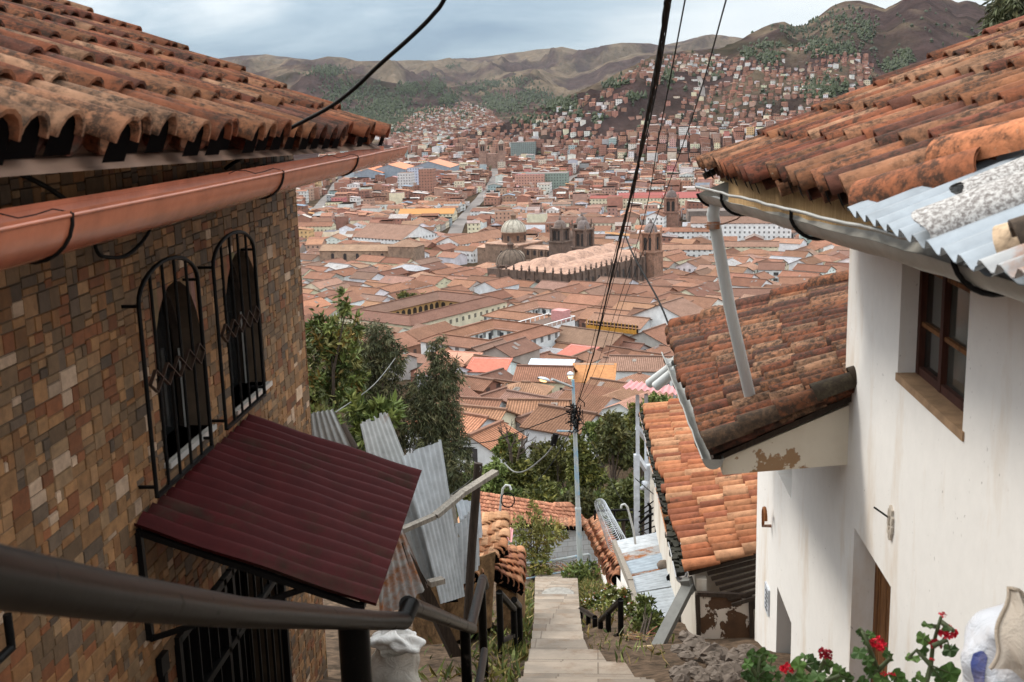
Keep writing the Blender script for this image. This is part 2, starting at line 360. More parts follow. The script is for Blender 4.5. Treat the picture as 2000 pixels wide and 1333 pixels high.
AZ = np.linspace(-.80, .66, 620); YY = np.concatenate([np.exp(np.linspace(math.log(50), math.log(1400), 110))[:-1], np.exp(np.linspace(math.log(1400), math.log(11800), 480))])
A2, Y2 = np.meshgrid(AZ, YY); X2 = A2*Y2; Z2 = zt(X2, Y2)
def tzv(x, y):                           # height of the terrain sheet by interpolation in its own grid
    x = np.asarray(x, float); y = np.clip(np.asarray(y, float), YY[0], YY[-1]-1); az = np.clip(x/y, AZ[0], AZ[-1]-1e-6)
    i = np.clip(np.searchsorted(YY, y, side='right')-1, 0, len(YY)-2); fi = (y-YY[i])/(YY[i+1]-YY[i]); g = (az-AZ[0])/(AZ[1]-AZ[0]); j = np.clip(g.astype(int), 0, len(AZ)-2); fj = g-j
    return (Z2[i, j]*(1-fj)+Z2[i, j+1]*fj)*(1-fi)+(Z2[i+1, j]*(1-fj)+Z2[i+1, j+1]*fj)*fi
def tz(x, y): return float(tzv(np.array([x]), np.array([y]))[0])
def column(az):
    g = (az-AZ[0])/(AZ[1]-AZ[0]); j = int(np.clip(g, 0, len(AZ)-2)); f = g-j; return Z2[:, j]*(1-f)+Z2[:, j+1]*f
def ground(px, py, lift=0.0):           # where a ray meets the terrain raised by lift (None: sky)
    d = ray(px, py); dz = d.z*YY-column(d.x)-lift; w_ = np.nonzero((dz[1:] < 0) & (dz[:-1] >= 0))[0]
    if not len(w_): return None
    i = w_[0]+1; t = dz[i-1]/(dz[i-1]-dz[i]); y = YY[i-1]+t*(YY[i]-YY[i-1]); return V((d.x*y, y, d.z*y-lift))
def land_colour(x, y, z):
    n = fbm(x/230, y/260, 6, 41, .6); n2 = fbm(x/800, y/900, 4, 51); w1 = np.clip((y-3000)/900, 0, 1); w2 = np.clip((y-5200)/800, 0, 1)
    r = ridged(x/140+4, y/190, 5, 121)*(1-w1)+(ridged(x/260+9, y/340, 6, 111)*(1-w2)+ridged(x/420, y/560, 6, 101)*w2)*w1
    tan = np.array([.235, .172, .118]); pur = np.array([.105, .066, .060]); olive = np.array([.075, .066, .034]); soil = np.array([.17, .12, .08])
    t = np.clip((n-.47)*5.5+(r-.42)*2.2+.25+(n2-.5)*2.2+(y-5200)/7000, 0, 1)[..., None]; c = pur*(1-t)+tan*t
    g = np.clip((.36-r)*4, 0, 1)[..., None]*np.clip((n2-.42)*8, 0, 1)[..., None]*np.clip((6500-y)/2500, 0, 1)[..., None]*.8; c = c*(1-g)+olive*g
    c = c*(.6+.8*fbm(x/50, y/60, 4, 71))[..., None]
    u = np.clip((1500-y)/500, 0, 1)[..., None]; c = (c*(1-u)+soil*u)*.62
    return c
cc = land_colour(X2, Y2, Z2)
me = bpy.data.meshes.new('valley_terrain'); nv = A2.size; na = len(AZ); ny = len(YY)
co = np.stack([X2, Y2, Z2], -1).reshape(-1, 3)
ii, jj = np.meshgrid(np.arange(na-1), np.arange(ny-1)); q = (jj*na+ii).ravel()
fc = np.stack([q, q+1, q+na+1, q+na], -1)
me.vertices.add(nv); me.vertices.foreach_set('co', co.astype(np.float32).ravel())
me.loops.add(fc.size); me.loops.foreach_set('vertex_index', fc.ravel().astype(np.int32))
me.polygons.add(len(fc)); me.polygons.foreach_set('loop_start', np.arange(0, fc.size, 4, dtype=np.int32)); me.polygons.foreach_set('loop_total', np.full(len(fc), 4, dtype=np.int32))
me.polygons.foreach_set('use_smooth', np.ones(len(fc), dtype=bool))
me.update(); at = me.color_attributes.new('Col', 'FLOAT_COLOR', 'POINT')
at.data.foreach_set('color', np.concatenate([cc.reshape(-1, 3), np.ones((nv, 1))], 1).astype(np.float32).ravel())
me.materials.append(MT['land']); o = bpy.data.objects.new('terrain', me); C.objects.link(o); struct(o)

# near slope under the lane
def zn(x, y):
    z = -1.19-.41*y if y > 0 else -1.19-.15*y
    if y > 45: z = -1.19-.41*45-(y-45)*.33
    return z
def edge_(pts):
    q = []
    for px, py in pts: d = ray(px, py); y = -1.06/(d.z+.41); q.append((y, d.x*y))
    q.sort(); return [a for a, _ in q], [b for _, b in q]
_el = edge_([(985, 1400), (1000, 1333), (1018, 1290), (1030, 1262), (1036, 1240), (1043, 1190)]); _er = edge_([(1365, 1400), (1312, 1333), (1288, 1312), (1242, 1284), (1188, 1262), (1142, 1238), (1136, 1207), (1132, 1180)])
STL = lambda y: float(np.interp(y, _el[0]+[45], _el[1]+[P(1046, 1150, 45).x]))
STR = lambda y: float(np.interp(y, _er[0]+[45], _er[1]+[P(1128, 1150, 45).x]))
def gz(x, y):
    z = zn(x, y) - .28
    if x > STR(y): z += min(.16, (x-STR(y))*.5)
    if x < STL(y): z += min(.12, (STL(y)-x)*.4)
    return z + (vnoise(np.array([x*1.9+50]), np.array([y*1.9+50]), 3)[0]-.5)*.14
m = MB()
xs = [-60, -40, -25, -16, -11, -8]+[-6+.4*i for i in range(26)]+[5, 7, 10, 15, 25, 40, 60]; ys = [-20, -10, -4]+[-1+.6*i for i in range(90)]+[54, 57, 61]
vs = [(x, y, gz(x, y) if abs(x) < 8 else gz(x, y)) for y in ys for x in xs]; n = len(xs)
m.add(vs, [(j*n+i, j*n+i+1, (j+1)*n+i+1, (j+1)*n+i) for j in range(len(ys)-1) for i in range(n-1)], 0, (1, 1, 1, 1), None, True)
struct(m.build('ground', MT['soil'], loc=(0, 0, 0)))
# stairway: long sloping tread, riser, short tread, riser
m = MB(); y = -1.2; z = zn(0, -1.2)
while y < 41:
    for run, dr in ((.9, .17), (.40, 0)):
        y1 = y+run; zc = zn(0, y)-.17; zl = zn(0, y+run)
        a = (STL(y), y, zc); b = (STR(y), y, zc); c = (STR(y1), y1, zc-dr); d = (STL(y1), y1, zc-dr)
        lo = lambda p: (p[0], p[1], p[2]-.6)
        m.hexa([lo(a), lo(b), lo(c), lo(d)], [a, b, c, d]); y = y1
struct(m.build('stairway', MT['stair_stone'], loc=(0, 0, 0)))
m = MB(); m.grid(lambda u, v: V((lerp(STL(42), STR(42)+.15, u), lerp(41.6, 43.6, v), zn(0, 41.6)-.12-.3*2*v)), 6, 6)
struct(m.build('path', MT['stair_stone'], loc=(0, 0, 0)))
# ---------------------------------------------------------------- tiled roofs of real barrel tiles
TILE_COLS = [(.215, .072, .037), (.25, .098, .05), (.29, .135, .074), (.17, .056, .034), (.32, .17, .10), (.23, .08, .04), (.135, .054, .037), (.26, .11, .055)]
def tile_roof(name, mat, parent, E0, E1, R1, R0, ncol, nrow, rad, seed, over=.06, tilt=.5, jit=1.0, cols=TILE_COLS, skip=None, seg=7, pan_drop=.35, thick=.018, hollow_shade=True):
    """E0-E1 the eave, R0-R1 the upper edge; columns of overlapping half-round tiles with pan tiles between them"""
    r = random.Random(seed); E0, E1, R0, R1 = V(E0), V(E1), V(R0), V(R1); m = MB()
    nrm = (E1-E0).cross(R0-E0).normalized()
    if nrm.z < 0: nrm = -nrm
    def S(u, v): return lerp(lerp(E0, E1, u), lerp(R0, R1, u), v)
    L = ((R0-E0).length+(R1-E1).length)/2; ex = 1.0/nrow
    def tile(u, v0, v1, r0, r1, up, lift0, lift1, col, side):
        a, b = S(u, v0), S(u, v1); d = (b-a).normalized(); x = (S(min(u+.01, 1.2), v0)-S(u, v0)).normalized(); x = (x-d*x.dot(d)).normalized()
        a = a+nrm*lift0; b = b+nrm*lift1; vs = []; fs = []
        sh = x*r.uniform(-1, 1)*rad*.10*jit; tw = x*r.uniform(-1, 1)*rad*.13*jit; a = a+sh; b = b+sh+tw
        for (p, rr) in ((a, r0), (b, r1)):
            for q in (rr, rr-thick):
                for k in range(seg+1):
                    an = math.pi*k/seg; vs.append(p + x*(q*math.cos(an)) + nrm*(q*math.sin(an)*up*.92))
        n = seg+1
        for k in range(seg):
            fs.append((k, k+1, 2*n+k+1, 2*n+k)); fs.append((n+k+1, n+k, 3*n+k, 3*n+k+1)); fs.append((k+1, k, n+k, n+k+1))
        fs.append((0, 2*n, 3*n, n)); fs.append((seg, n+seg, 3*n+seg, 2*n+seg))
        m.add(vs, fs, 0, col, None, False)
        for i in range(len(m.f)-len(fs), len(m.f)): m.sm[i] = (i-(len(m.f)-len(fs))) % 3 != 2
    for i in range(ncol+1):
        for j in range(nrow):
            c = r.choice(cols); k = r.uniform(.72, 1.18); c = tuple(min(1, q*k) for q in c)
            u = (i)/ncol
            off = r.uniform(-.08, .08)*ex*jit if j else r.uniform(-.10, .04)*ex*jit
            if skip and skip(u, j*ex): continue
            v0 = j*ex-over*ex+off; v1 = v0+ex*1.28
            if j == 0 and hollow_shade:  # near-black face paints the shade inside each eave tile hollow
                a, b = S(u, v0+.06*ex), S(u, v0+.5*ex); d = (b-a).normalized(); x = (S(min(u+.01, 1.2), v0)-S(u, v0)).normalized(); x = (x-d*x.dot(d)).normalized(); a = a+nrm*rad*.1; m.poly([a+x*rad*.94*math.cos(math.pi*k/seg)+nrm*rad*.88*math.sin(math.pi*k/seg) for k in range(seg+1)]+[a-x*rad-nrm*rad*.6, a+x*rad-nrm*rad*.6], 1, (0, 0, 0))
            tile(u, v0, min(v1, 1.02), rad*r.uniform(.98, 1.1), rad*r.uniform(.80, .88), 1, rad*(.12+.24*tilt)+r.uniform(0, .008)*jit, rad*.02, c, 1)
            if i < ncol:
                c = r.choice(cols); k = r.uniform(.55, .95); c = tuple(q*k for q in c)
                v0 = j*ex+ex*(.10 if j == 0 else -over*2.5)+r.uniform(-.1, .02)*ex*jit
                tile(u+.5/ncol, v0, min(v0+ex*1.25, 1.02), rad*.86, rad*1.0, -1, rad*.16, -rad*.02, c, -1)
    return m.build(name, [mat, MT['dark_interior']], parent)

def corr_sheet(m, A, U, W, waves, amp, n_len=10, col=(1, 1, 1, 1), mat=0, prof='sin', sag=0, ragged=0, seed=0, thick=.004, ph=0):
    """corrugated sheet: corner A, U across the waves, W along them; a thin sheet with two faces"""
    A, U, W = V(A), V(U), V(W); N_ = U.cross(W).normalized(); nu = waves*6; r = random.Random(seed)
    rag = [r.uniform(-ragged, ragged) for _ in range(waves*2+2)]
    def h(u):
        s = math.sin(2*math.pi*waves*u+ph)
        if prof == 'trap': s = max(-.75, min(.75, s*2.2))/.75
        return amp*s
    for side in (1, -1):
        def fn(u, v):
            e = rag[int(u*(waves*2))]*(1 if v > .5 else .4)*abs(v-.5)*2
            return A+U*u+W*(v+e)+N_*(h(u)+side*thick/2+sag*math.sin(math.pi*v)*(1 if True else 0))
        m.grid(fn, nu, n_len, mat, col)
    return m
def half_gutter(m, a, b, r, n=10, arc=(0, math.pi), lipr=.008, thick=.006, steps=14, wob=0, seed=1, mat=0, r2=None):
    """open half-round gutter from a to b"""
    a, b = V(a), V(b); d = (b-a).normalized(); x = d.cross(V((0, 0, 1))).normalized(); z = x.cross(d); rr = random.Random(seed)
    wz = [rr.uniform(-wob, wob) for _ in range(steps+1)]; r2 = r2 or r
    for side in (0, 1):
        def fn(u, v):
            i = int(round(v*steps)); q = lerp(r, r2, v)-side*thick; an = math.pi+arc[0]+(arc[1]-arc[0])*u
            return lerp(a, b, v)+x*(q*math.cos(an)+wz[i]*.6)+z*(q*math.sin(an)+wz[i])
        m.grid(fn, n, steps, mat)
    for sgn in (-1, 1):
        m.tube([lerp(a, b, i/steps)+x*sgn*lerp(r, r2, i/steps)+x*wz[i]*.6+z*wz[i] for i in range(steps+1)], lipr, 6, mat)
    return m
def arc_pts(c, x, z, r, a0, a1, n=10): return [V(c)+V(x)*(r*math.cos(a0+(a1-a0)*i/n))+V(z)*(r*math.sin(a0+(a1-a0)*i/n)) for i in range(n+1)]

# ---------------------------------------------------------------- stone clad house on the west side of the lane
WX = -2.7
house = thing('stone_clad_house', 'house clad in brown stone mosaic with barrel tiled roof and maroon awning', 'house', (WX, 6, -7))
YF = onx(590, 600, WX).y
STONES = [(.205, .094, .036), (.25, .125, .052), (.155, .092, .048), (.105, .070, .046), (.28, .15, .070), (.185, .066, .026), (.43, .295, .20), (.205, .123, .064), (.13, .077, .041), (.25, .128, .054)]
def opening(pl, pr, ptop, pbot):   # rect in (y, z) on the wall from photo points of left jamb, right jamb, crown, sill
    return onx(*pl, WX).y, onx(*pr, WX).y, onx(*pbot, WX).z, onx(*ptop, WX).z
W1 = opening((294, 640), (386, 600), (340, 548), (322, 902)); W2 = opening((430, 530), (499, 500), (462, 490), (455, 800))
DR = (6.55, 8.9, -7, -3.28)
def clad(m, y0, y1, z0, z1, r):
    st = [(y0, y1, z0, z1)]
    while st:
        a, b, c, d = st.pop(); wy, wz = b-a, d-c
        big = wy > r.uniform(.11, .28) or wz > r.uniform(.06, .15)
        if big and (wy > .08 or wz > .055):
            if wy*.62 > wz*r.uniform(.7, 1.3) and wy > .08:
                t = a+wy*r.uniform(.32, .68); st += [(a, t, c, d), (t, b, c, d)]
            elif wz > .055: t = c+wz*r.uniform(.32, .68); st += [(a, b, c, t), (a, b, t, d)]
            else: t = a+wy*.5; st += [(a, t, c, d), (t, b, c, d)]
            continue
        g = .0014; k = r.uniform(.7, 1.2); q = r.random()
        cl = STONES[6] if q < .045 else r.choice(STONES[:6]+STONES[7:])
        cl = tuple(x*k for x in cl); h = r.uniform(.006, .014); bv = .004
        B = [(WX, a+g, c+g), (WX, b-g, c+g), (WX, b-g, d-g), (WX, a+g, d-g)]
        Tp = [(WX+h, a+g+bv, c+g+bv), (WX+h, b-g-bv, c+g+bv), (WX+h, b-g-bv, d-g-bv), (WX+h, a+g+bv, d-g-bv)]
        m.add(B+Tp, [(4, 5, 6, 7), (0, 1, 5, 4), (1, 2, 6, 5), (2, 3, 7, 6), (3, 0, 4, 7)], 0, cl)
m = MB(); r_ = random.Random(3); ZT, ZB = -.12, -7.0
ycuts = [1.2, W1[0], W1[1], W2[0], W2[1], DR[1], YF]
def strip(y0, y1, holes):
    z = ZB
    for (h0, h1) in holes: clad(m, y0, y1, z, h0, r_); z = h1
    clad(m, y0, y1, z, ZT, r_)
ev = sorted(set([1.2, W1[0], W1[1], W2[0], W2[1], DR[0], DR[1], YF]))
for a, b in zip(ev, ev[1:]):
    hs = []; mid = (a+b)/2
    if DR[0] < mid < DR[1]: hs.append((DR[2], DR[3]))
    for w_ in (W1, W2):
        if w_[0] < mid < w_[1]: hs.append((w_[2], w_[3]))
    strip(a, b, hs)
def arch(y0, y1, zs, zt_, n=12): c = (y0+y1)/2; R = (y1-y0)/2; return [(c-R*math.cos(math.pi*i/n), zs+(zt_-zs)*math.sin(math.pi*i/n)) for i in range(n+1)]
for w_ in (W1, W2):        # spandrels over the arched heads, each of stone pieces
    zs = w_[3]-(w_[1]-w_[0])*.62; ap = arch(w_[0], w_[1], zs, w_[3])
    for i in range(12):
        (ya, za), (yb, zb) = ap[i], ap[i+1]
        c = tuple(x*r_.uniform(.7, 1.2) for x in r_.choice(STONES[:6]+STONES[7:]))
        m.poly([(WX+.01, ya, za), (WX+.01, yb, zb), (WX+.01, yb, w_[3]), (WX+.01, ya, w_[3])], 0, c)
        m.quad((WX+.01, yb, zb), (WX+.01, ya, za), (WX-.3, ya, za), (WX-.3, yb, zb), 1)
    for yy in (w_[0], w_[1]): m.quad((WX+.01, yy, w_[2]), (WX+.01, yy, zs), (WX-.3, yy, zs), (WX-.3, yy, w_[2]), 1)
    m.quad((WX+.01, w_[0], w_[2]), (WX+.01, w_[1], w_[2]), (WX-.3, w_[1], w_[2]), (WX-.3, w_[0], w_[2]), 1)
for yy in DR[:2]: m.quad((WX, yy, DR[2]), (WX, yy, DR[3]), (WX-.35, yy, DR[3]), (WX-.35, yy, DR[2]), 1)
m.quad((WX, DR[0], DR[3]), (WX, DR[1], DR[3]), (WX-.35, DR[1], DR[3]), (WX-.35, DR[0], DR[3]), 1)
# backing behind the stones with the same holes, and the house body
def back(y0, y1, z0, z1): m.quad((WX+.001, y0, z0), (WX+.001, y1, z0), (WX+.001, y1, z1), (WX+.001, y0, z1), 1)
for a, b in zip(ev, ev[1:]):
    z = ZB; mid = (a+b)/2; hs = []
    if DR[0] < mid < DR[1]: hs.append((DR[2], DR[3]))
    for w_ in (W1, W2):
        if w_[0] < mid < w_[1]: hs.append((w_[2], w_[3]))
    for h0, h1 in hs: back(a, b, z, h0) if h0 > z else None; z = h1
    back(a, b, z, ZT)
m.box((-8.6, 1.2, -7.2), (WX-.36, YF-.002, -.15), 2); m.box((WX-.37, YF-.12, -7.2), (WX, YF, ZT), 1)
r2_ = random.Random(8)                                          # end wall pieces round the corner
for i in range(22):
    z0 = ZB+i*(ZT-ZB)/22; m.box((WX-.3, YF, z0+.004), (WX+.012, YF+.012, z0+(ZT-ZB)/22-.004), 0, tuple(x*r2_.uniform(.8, 1.3) for x in r2_.choice(STONES)))
m.build('wall', [MT['stone_clad'], MT['grout'], MT['dark_interior']], house)
# windows with arched iron grilles
def clad_window(w_, gl, gr, gtop, gbl, gbr):
    zs = w_[3]-(w_[1]-w_[0])*.62; ap = arch(w_[0]-.005, w_[1]+.005, zs, w_[3]+.005)
    f = MB(); X = WX-.16
    for i in range(12): f.bar((X, *ap[i]), (X, *ap[i+1]), .05, .05)
    f.bar((X, w_[0], w_[2]), (X, w_[0], zs), .05); f.bar((X, w_[1], w_[2]), (X, w_[1], zs), .05); f.bar((X, (w_[0]+w_[1])/2, w_[2]), (X, (w_[0]+w_[1])/2, w_[3]), .035)
    wd = f.build('window', MT['dark_wood'], house)
    p = MB(); p.poly([(WX-.2, w_[0], w_[2]), (WX-.2, w_[1], w_[2])]+[(WX-.2, y, z) for y, z in reversed(ap)]); p.build('pane', MT['dark_glass'], wd)
    s = MB(); s.box((WX-.28, w_[0]-.02, w_[2]-.03), (WX+.05, w_[1]+.02, w_[2])); s.box((WX+.05, w_[0]-.02, w_[2]-.032), (WX+.058, w_[1]+.02, w_[2]+.004), 1)
    j = w_[1]-.03; s.box((WX-.15, j-.012, w_[2]), (WX-.13, j+.004, zs), 1); s.build('sill', [MT['concrete'], MT['alu_trim']], wd)
    # grille
    GX = WX+.11; y0, y1 = onx(*gl, GX).y, onx(*gr, GX).y; zs2 = (onx(*gl, GX).z+onx(*gr, GX).z)/2; zt2 = onx(*gtop, GX).z; zb = (onx(*gbl, GX).z+onx(*gbr, GX).z)/2
    g = MB(); n = 14; ga = arch(y0, y1, zs2, zt2, n)
    g.tube([(GX, y0, zb)]+[(GX, a, b) for a, b in ga]+[(GX, y1, zb)], .014, 6); g.bar((GX, y0, zb), (GX, y1, zb), .028, .02)
    for i in range(1, 5):
        y = lerp(y0, y1, i/5); k = abs(2*(y-(y0+y1)/2)/(y1-y0)); z = zs2+(zt2-zs2)*math.sqrt(max(0, 1-k*k)); g.tube([(GX, y, zb), (GX, y, z)], .011, 6)
    for z in (zb+.06, zs2): g.bar((WX, y0, z), (GX, y0, z), .018); g.bar((WX, y1, z), (GX, y1, z), .018)
    zm = lerp(zb, zt2, .50); nd = 5; dw = (y1-y0-.06)/nd                        # row of lozenges across the bars
    for i in range(nd):
        a = y0+.03+i*dw; q = [(GX+.012, a, zm), (GX+.012, a+dw/2, zm+dw*.36), (GX+.012, a+dw, zm), (GX+.012, a+dw/2, zm-dw*.36)]
        for k in range(4): g.bar(q[k], q[(k+1) % 4], .022, .006, 1)
    g.build('window_grille', [MT['black_iron'], MT['grille_bronze']], house)
clad_window(W1, (271, 600), (386, 545), (336, 503), (306, 972), (414, 872)); clad_window(W2, (416, 520), (496, 490), (456, 455), (448, 832), (521, 768))
# doorway and its grille under the awning
m = MB(); m.box((WX-.36, DR[0], DR[2]), (WX-.30, DR[1], DR[3]))
dr = m.build('door', MT['dark_interior'], house)
m = MB()
for z in (DR[3]-.03, DR[3]-.55, -5.2): m.bar((WX+.02, DR[0], z), (WX+.02, DR[1]+.05, z), .05)
ny = 13
for i in range(ny+1):
    y = lerp(DR[0], DR[1], i/ny); m.bar((WX+.02, y, DR[2]), (WX+.02, y, DR[3]), .05 if i in (0, 5, 6, 13) else .018)
m.obox((WX+.05, lerp(DR[0], DR[1], .45), -4.6), (.03, 0, 0), (0, .05, 0), (0, 0, .09), 0)
m.build('door_grille', MT['black_iron'], house)
m = MB(); m.box((WX+.012, DR[0]-.34, DR[3]-.1), (WX+.05, DR[0]-.22, DR[3]+.02)); m.bar((WX+.03, DR[0]-.3, -7), (WX+.03, DR[0]-.3, DR[3]-.1), .05); m.build('door_frame', MT['black_iron'], house)
# low railing on the wall at the near end
m = MB(); q = onx(14, 1200, WX+.1); m.tube([q, (q.x, q.y, q.z-.16)], .02, 6); m.tube([(q.x, q.y-.6, q.z-.16), (q.x, q.y, q.z-.16)], .022, 6); m.build('wall_bracket', MT['black_iron'], house)
# awning
A0 = onx(262, 1026, WX+.02); A1 = onx(486, 812, WX+.02); B0 = P(735, 1182, A0.y+.05); B1 = P(822, 925, A1.y+.12)
A0.z = A1.z = (A0.z+A1.z)/2
m = MB(); Wd = ((B0-A0)+(B1-A1))/2
N_ = (A1-A0).cross(Wd).normalized(); nw = 15
def aw(u, v): return lerp(lerp(A0, A1, u), lerp(B0, B1, u), v)+N_*(.034*math.sin(2*math.pi*nw*u)+.010*math.sin(u*9+v*5)*math.sin(v*7+u*3))
m.grid(aw, nw*8, 14); m.grid(lambda u, v: aw(1-u, v)-N_*.004, nw*8, 14)
awn = m.build('awning', MT['maroon_sheet'], house)
m = MB(); dz = V((0, 0, -.07))
i0, i1, j0, j1 = lerp(A0, A1, .02), lerp(A0, A1, .97), lerp(B0, B1, .02), lerp(B0, B1, .97); k0, k1 = lerp(i0, j0, .93), lerp(i1, j1, .93)
for a, b in ((i0, k0), (i1, k1), (k0, k1), (i0, i1), (lerp(A0, A1, .5), lerp(k0, k1, .5))): m.bar(a+dz, b+dz, .035)
for a, b in ((i0, k0), (i1, k1)):
    lo = V((WX+.03, a.y, a.z-.75)); m.bar(lo, a+dz, .04); m.bar(lo, lerp(a, b, .75)+dz, .03)
m.build('awning_frame', MT['black_iron'], awn)
# roof
EX = -1.88
E0 = V((EX+.03, 2.2, -.055)); E1 = P(744, 268, 10.25)
up = lambda e, L: V((e.x-L, e.y, e.z+L*.415))
R0, R1 = up(E0, 6.2), up(E1, 6.2)
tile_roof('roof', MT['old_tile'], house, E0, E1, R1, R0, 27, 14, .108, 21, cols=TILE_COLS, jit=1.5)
m = MB(); dn = V((0, 0, -.10)); m.hexa([E0+dn+V((-.05, 0, 0)), E1+dn, R1+dn, R0+dn], [E0+V((-.08, 0, -.05)), E1+V((-.08, 0, -.05)), R1+V((0, 0, -.05)), R0+V((0, 0, -.05))])
m.box((EX-.12, 2.2, -.18), (EX-.09, E1.y-.1, -.11)); m.box((WX-.02, 2.2, -.20), (EX-.12, E1.y-.15, -.18), 1)
m.build('soffit', [MT['soffit_paint'], MT['dark_wood']], house)
m = MB(); m.box((WX+.015, 1.6, -.56), (WX+.13, YF-.1, -.46))
for y in (3.0, 4.55, 6.1, 7.7, 9.2): m.box((WX, y, -.545), (EX-.3, y+.1, -.45))
m.build('eave_beam', MT['dark_wood'], house)
G0 = P(-60, 470, 3.2); G1 = P(772, 288, 10.45); G0 = V((-1.80, 2.6, G0.z+.045)); m = MB()
half_gutter(m, G0, G1, .148, 12, (-.12, math.pi+.12), .007, .005, 12, .002, r2=.112); gu = m.build('gutter', MT['gutter_paint'], house)
d = (G1-G0).normalized(); x = d.cross(V((0, 0, 1))).normalized(); z = x.cross(d)
for px in (55, 505, 665):
    t_ = min(range(400), key=lambda i: abs(proj(lerp(G0, G1, i/400))[0]-px))/400; c = lerp(G0, G1, t_); rr = lerp(.148, .112, t_)
    m = MB(); m.tube(arc_pts(c, x, z, rr+.004, math.pi*1.02, math.pi*2.02, 12), .0075, 6); m.build('gutter_bracket', MT['black_iron'], gu)
    m = MB(); ps = [c+x*rr*1.02+z*.01]+[c+x*lerp(rr, -rr, k/6)+z*(.012+.012*math.sin(k*1.7))+d*(-.12*k/6) for k in range(7)]; m.tube(ps, .0025, 4); m.build('gutter_wire', MT['black_rubber'], gu)
def cable(name, label, pts, r, mat='black_rubber', cat='cable', group=None, n=6, sub=8):
    q = []
    pts = [V(p) for p in pts]
    for i in range(len(pts)-1):
        p0, p1, p2, p3 = pts[max(i-1, 0)], pts[i], pts[i+1], pts[min(i+2, len(pts)-1)]
        for k in range(sub):
            t_ = k/sub; q.append(.5*((2*p1)+(p2-p0)*t_+(2*p0-5*p1+4*p2-p3)*t_*t_+(3*p1-p0-3*p2+p3)*t_**3))
    q.append(pts[-1]); m = MB(); m.tube(q, r, n); return tag(m.build(name, MT[mat]), label, cat, group)
cable('eave_cable', 'thick black cable rising from the stone clad house eave into the sky', [P(440, 330, 7.2), P(480, 303, 7.1), P(560, 255, 6.9), P(640, 212, 6.7), P(690, 175, 6.5), P(740, 128, 6.3), P(800, 75, 6.1), P(845, 30, 6.0), P(875, -15, 5.9), P(960, -200, 5.6)], .012)
cable('wall_cable', 'short black cable loop hanging on the mosaic wall under the terracotta gutter', [onx(182, 462, WX+.05), onx(190, 492, WX+.07), onx(205, 502, WX+.08), onx(245, 500, WX+.07), onx(280, 470, WX+.05), onx(300, 435, WX+.03), onx(320, 405, WX+.02)], .011)
cable('soffit_cable', 'black cable sagging between beams in the shade above the terracotta gutter', [onx(40, 340, WX+.3), onx(90, 365, WX+.3), onx(130, 392, WX+.3)], .012)
# ---------------------------------------------------------------- white plastered house on the east side
RX = 2.1
white = thing('white_plaster_house', 'white plastered house with dark wooden window, bent zinc gutter and two barrel tiled roofs', 'house', (RX, 6, -7))
YU = onx(1652, 710, RX).y; YL = onx(1476, 1130, RX).y
m = MB(); ZU, ZL = -.35, -8.5
wn = (onx(1891, 640, RX).y, onx(1757, 640, RX).y, onx(1757, 733, RX).z, -.72)          # window (y0,y1,z0,z1)
d1 = (onx(1740, 1150, RX).y, onx(1666, 1100, RX).y, ZL, onx(1668, 1030, RX).z)
d2 = (onx(1545, 1250, RX).y, onx(1516, 1250, RX).y, ZL, onx(1516, 1140, RX).z)
sl = (onx(1546, 950, RX).y, onx(1512, 950, RX).y, onx(1546, 976, RX).z, -3.0)
hol = [wn, d1, d2, sl]; ev = sorted(set([.6, YU, YL]+[h[0] for h in hol]+[h[1] for h in hol]))
for a, b in zip(ev, ev[1:]):
    top = ZU if (a+b)/2 < YU else -2.75; z = ZL
    for h in sorted([h for h in hol if h[0] < (a+b)/2 < h[1]], key=lambda h: h[2]):
        if h[2] > z: m.quad((RX, a, z), (RX, b, z), (RX, b, h[2]), (RX, a, h[2]))
        z = h[3]
    if z < top: m.quad((RX, a, z), (RX, b, z), (RX, b, top), (RX, a, top))
for (a, b, c, d), dep in ((wn, .20), (d1, .42), (d2, .42), (sl, .4)):
    m.quad((RX, a, c), (RX, a, d), (RX+dep, a, d), (RX+dep, a, c)); m.quad((RX, b, c), (RX, b, d), (RX+dep, b, d), (RX+dep, b, c))
    m.quad((RX, a, d), (RX, b, d), (RX+dep, b, d), (RX+dep, a, d))
    m.quad((RX+dep, a, c), (RX+dep, b, c), (RX+dep, b, d), (RX+dep, a, d), 1)
    m.quad((RX, a, c), (RX, b, c), (RX+dep, b, c), (RX+dep, a, c), 0)
m.quad((RX, YU, ZU), (RX, YU, -4), (RX+4, YU, -4), (RX+4, YU, ZU)); m.quad((RX, YL, ZL), (RX, YL, -2.75), (RX+4, YL, -2.75), (RX+4, YL, ZL))
m.quad((RX, .6, ZL), (RX, .6, ZU), (RX+4, .6, ZU), (RX+4, .6, ZL)); m.quad((RX, .6, ZU), (RX, YU, ZU), (RX+4, YU, ZU), (RX+4, .6, ZU))
m.build('wall', [MT['white_plaster'], MT['dark_interior']], white)
